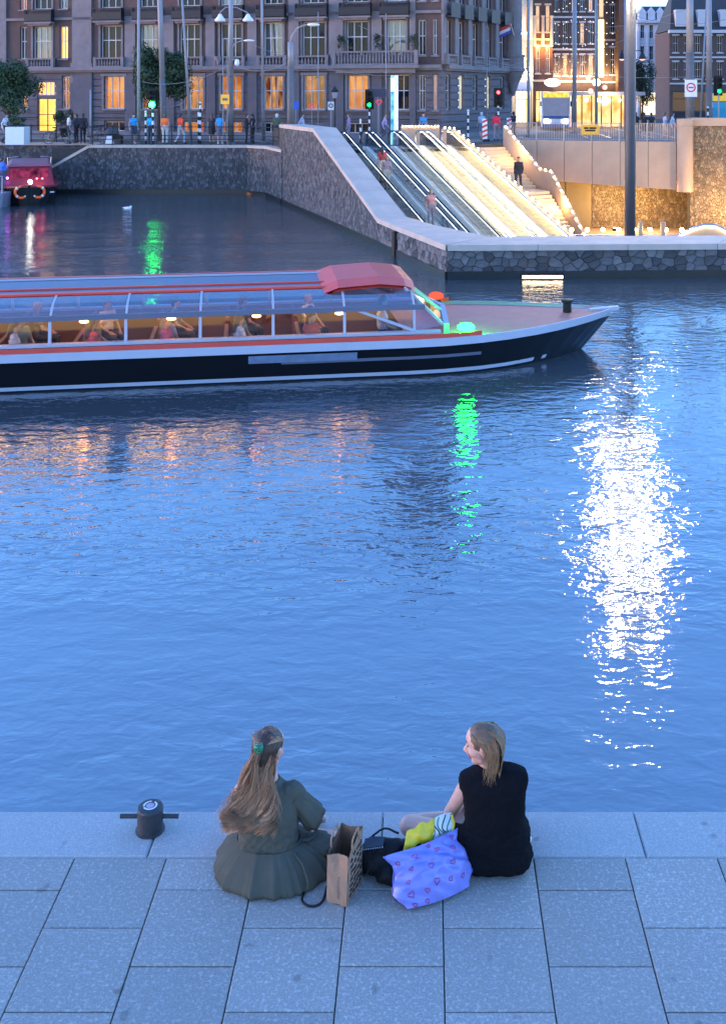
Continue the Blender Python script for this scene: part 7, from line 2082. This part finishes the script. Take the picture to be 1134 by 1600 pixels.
for i in (1, 3):
    a, b = topv[i].lerp(topv[(i+1) % 4], .28), topv[i].lerp(topv[(i+1) % 4], .72); m = (a+b)/2
    mb = MB(); mb.tube(catmull([a-wv(0, 0, .03), a+wv(0, 0, .035), m+wv(.004, -.01, .062), b+wv(0, 0, .035), b-wv(0, 0, .03)], 14), .005, 6); mb.build('handle', M_KRAFT, pb, smooth=True)

# ------------------------------------------------------------------ black handbag with studs, strap on the ground
hb_c = [(wv(-.30, 6.02, .075), wv(-.10, 5.99, .07), .075, .075, 0), (wv(-.29, 6.03, .13), wv(-.16, 6.01, .14), .055, .05, 0), (wv(-.22, 5.95, .05), wv(-.06, 5.93, .05), .06, .055, 0), (wv(-.13, 6.02, .13), wv(-.05, 6.03, .17), .05, .03, 0)]
hb2 = put('handbag', fuse('handbag', hb_c, .007, 5, tags=False, disp=folds(.006, 24, 1.1)), [pm('black_leather', (.006, .006, .007), .6, .2, 15, .3, 60, spec=.25)], None)
tag(hb2, 'slouched black handbag with silver studs beside the paper bag', 'bag')
mb = MB(); mb.hexa([wv(-.345, 5.985, .150), wv(-.235, 5.965, .178), wv(-.225, 6.01, .200), wv(-.335, 6.03, .176), wv(-.345, 5.983, .164), wv(-.235, 5.963, .192), wv(-.225, 6.01, .210), wv(-.335, 6.03, .186)]); fl = mb.build('flap', pm('black_leather_flap', (.02, .022, .03), .35, .1, 15), hb2)
for k in range(9):
    p = wv(-.34, 5.981, .157).lerp(wv(-.238, 5.961, .184), k/8); mb = MB(); mb.ball(p, .0048, 8, 6); mb.build('stud', M_STEEL, fl, smooth=True)
mb = MB(); mb.tube(catmull([wv(-.30, 5.99, .10), wv(-.33, 5.93, .05), wv(-.40, 5.99, .1), wv(-.25, 6.08, .2), wv(-.15, 6.05, .2)], 20), .006, 6); mb.build('handle', M_BLACK, hb2, smooth=True)
mb = MB(); mb.tube(catmull([wv(-.12, 5.99, .165), wv(-.08, 5.975, .19), wv(-.045, 5.98, .205), wv(-.02, 6.0, .21)], 12), .0035, 6); mb.build('strap_loop', pm('tan_loop', (.3, .2, .1), .5), hb2)
st_ = MB(); st_.tube(catmull([wv(-.535, 5.90, .012), wv(-.55, 5.80, .008), wv(-.59, 5.765, .007), wv(-.635, 5.775, .007), wv(-.66, 5.81, .008), wv(-.655, 5.86, .010)], 24), .0062, 8)
tag(st_.build('bag_strap', M_BLACK, smooth=True), 'black strap looping on the paving by the paper bag', 'strap')
mb = MB(); mb.lathe(wv(-.235, 6.16, .0), [(0, .002), (.03, .002), (.036, .075), (.038, .08), (0, .082)], 16); tag(mb.build('white_cup', M_WHITE), 'small white lidded cup behind the black handbag', 'cup')

# ------------------------------------------------------------------ lilac plastic bag with hearts
M_LIL = pm('lilac_plastic', (.20, .21, .56), .38, .12, 9, .15, 30, spec=.5, coat=.15)
lb2 = empty('plastic_bag', (.03, 5.82, 0), 'full lilac plastic bag printed with red hearts in front of the woman in black', 'bag')
Q00, Q10, Q11, Q01 = wv(-.105, 5.725, .012), wv(.242, 5.90, .012), wv(.172, 6.00, .262), wv(-.225, 5.86, .205)
def LB(u, t, s):
    p = Q00.lerp(Q10, u).lerp(Q01.lerp(Q11, u), t)
    pn = (Q10-Q00).cross(Q01-Q00).normalized()
    e = (max(0, math.sin(PI*u))**.55)*(max(0, math.sin(PI*min(1, .10+t*.80)))**.6)
    b = .092*e*s
    ctr = Q00.lerp(Q11, .5)
    wr_ = (.010*math.sin(11*u+5*t+1.3*math.sin(9*t))*math.sin(7*t+4*u) + .007*(1-2*abs(math.sin(9*u-6*t+1.2*math.sin(5*t)))) + .005*(1-2*abs(math.sin(13*t+7*u+math.sin(9*u)))) + .003*math.sin(31*t+23*u))*(.45+.75*t)
    sag = wv(0, 0, -.02*math.sin(PI*u)*(1 if t > .6 else 0)*(t-.6)/.4)
    q = p + pn*(b+wr_*s) + sag
    bul = (.032*math.sin(PI*min(1, t*1.25))**1 - .006*max(0, 1-t*5))*(2*u-1) + (.035*math.exp(-((t-.66)/.16)**2) if u < .5 else -.012*math.exp(-((t-.75)/.2)**2))*abs(2*u-1) + .006*math.sin(17*t+3*u)*abs(2*u-1)**3
    q += (Q10-Q00).normalized()*bul
    q.z += .022*math.sin(PI*u*1.0)*0 + .006*max(0, 1-t*6)*abs(2*u-1)**2
    q.z -= .016*max(0, 1-t*3)*math.sin(PI*u)
    if t < .3: q.z = max(q.z, .004+.001*math.sin(20*u))
    return q
for s, nm in ((1, 'front_sheet'), (-1, 'back_sheet')):
    mb = MB(); n = 44; vs = [LB(a/n, b/n, s) for b in range(n+1) for a in range(n+1)]
    q = [(b*(n+1)+a, b*(n+1)+a+1, (b+1)*(n+1)+a+1, (b+1)*(n+1)+a) for b in range(n) for a in range(n)]
    mb.add(vs, q if s > 0 else [tuple(reversed(x_)) for x_ in q]); mb.build(nm, M_LIL, lb2, smooth=True)
M_HEART = pm('heart_print', (.38, .03, .16), .5, .1, 20)
hearts = [(.30, .82, 1.2, .2), (.46, .55, 1.25, .1), (.62, .80, .9, -.3), (.83, .72, 1, .2), (.20, .62, .9, .4), (.74, .48, 1.1, .3), (.48, .28, 1.25, -.2), (.66, .24, .85, .5), (.16, .22, 1.2, .3), (.34, .20, .9, -.2), (.83, .22, .9, .4), (.30, .05, .9, .2), (.12, .04, 1, -.3), (.07, .80, .9, .3), (.9, .9, 1, 0), (.16, .42, .8, .2), (.55, .93, .8, .1)]
for (u, t, k, ro) in hearts:
    pts = []
    for i in range(19):
        a = 2*PI*i/18
        hx, hy = .0012*16*math.sin(a)**3, .0012*(13*math.cos(a)-5*math.cos(2*a)-2*math.cos(3*a)-math.cos(4*a))
        x_, y_ = hx*math.cos(ro)-hy*math.sin(ro), hx*math.sin(ro)+hy*math.cos(ro)
        uu, tt = u+x_*.62*k/.39, t+y_*.62*k/.27
        pts.append(LB(min(.995, max(.005, uu)), min(.995, max(.005, tt)), 1)+Vector((0, -.0016, .0006)))
    mb = MB(); mb.tube(pts, .0021, 4); mb.build('heart_print', M_HEART, lb2)
# things poking out of the bag
mb = MB(); n = 16; vs = []
for b in range(n+1):
    for a in range(n+1):
        u, t = a/n, b/n; p = wv(-.125, 5.90, .19).lerp(wv(.05, 5.97, .215), u)+wv(.02*t, .05*t, .085*t+.015*math.sin(PI*u)); vs.append(p+wv(0, -.018*math.sin(PI*u)*math.sin(PI*t)+.005*math.sin(13*u+9*t), .006*math.sin(17*u)))
mb.add(vs, [(b*(n+1)+a, b*(n+1)+a+1, (b+1)*(n+1)+a+1, (b+1)*(n+1)+a) for b in range(n) for a in range(n)])
tag(mb.build('yellow_packet', pm('yellow_plastic', (.75, .52, .02), .4, .1, 20, .1, 30), None, smooth=True), 'crinkled yellow packet sticking out of the lilac bag', 'packet')
pk = MB(); vs = []
for b in range(n+1):
    for a in range(n+1):
        u, t = a/n, b/n; p = wv(.03, 5.965, .205).lerp(wv(.155, 6.0, .235), u)+wv(-.012*t, .045*t, .085*t); vs.append(p+wv(0, -.02*math.sin(PI*u)*math.sin(PI*t), .012*math.sin(PI*u)))
pk.add(vs, [(b*(n+1)+a, b*(n+1)+a+1, (b+1)*(n+1)+a+1, (b+1)*(n+1)+a) for b in range(n) for a in range(n)])
wp_ = empty('striped_packet', (.09, 5.98, .2), 'white packet with black curved stripes sticking out of the lilac bag', 'packet')
pk.build('wrapper', pm('white_plastic', (.6, .65, .62), .4, .08, 20), wp_, smooth=True)
def PK(u, t):
    p = wv(.03, 5.965, .205).lerp(wv(.155, 6.0, .235), u)+wv(-.012*t, .045*t, .085*t); return p+wv(0, -.02*math.sin(PI*u)*math.sin(PI*t)-.002, .012*math.sin(PI*u)+.001)
for k in range(5):
    mb = MB(); mb.tube([PK(min(1, .08+.19*k+.12*math.sin(s*.5+k)), .15+.8*s/8) for s in range(9)], .003, 4); mb.build('stripe', M_BLACK if k % 2 else pm('stripe_green', (.02, .15, .10), .5), wp_)
mb = MB(); mb.tube([PK(.95, .1), PK(1.05, .5), PK(.98, .9)], .008, 6); mb.build('yellow_edge', MATS['yellow_plastic'], wp_)
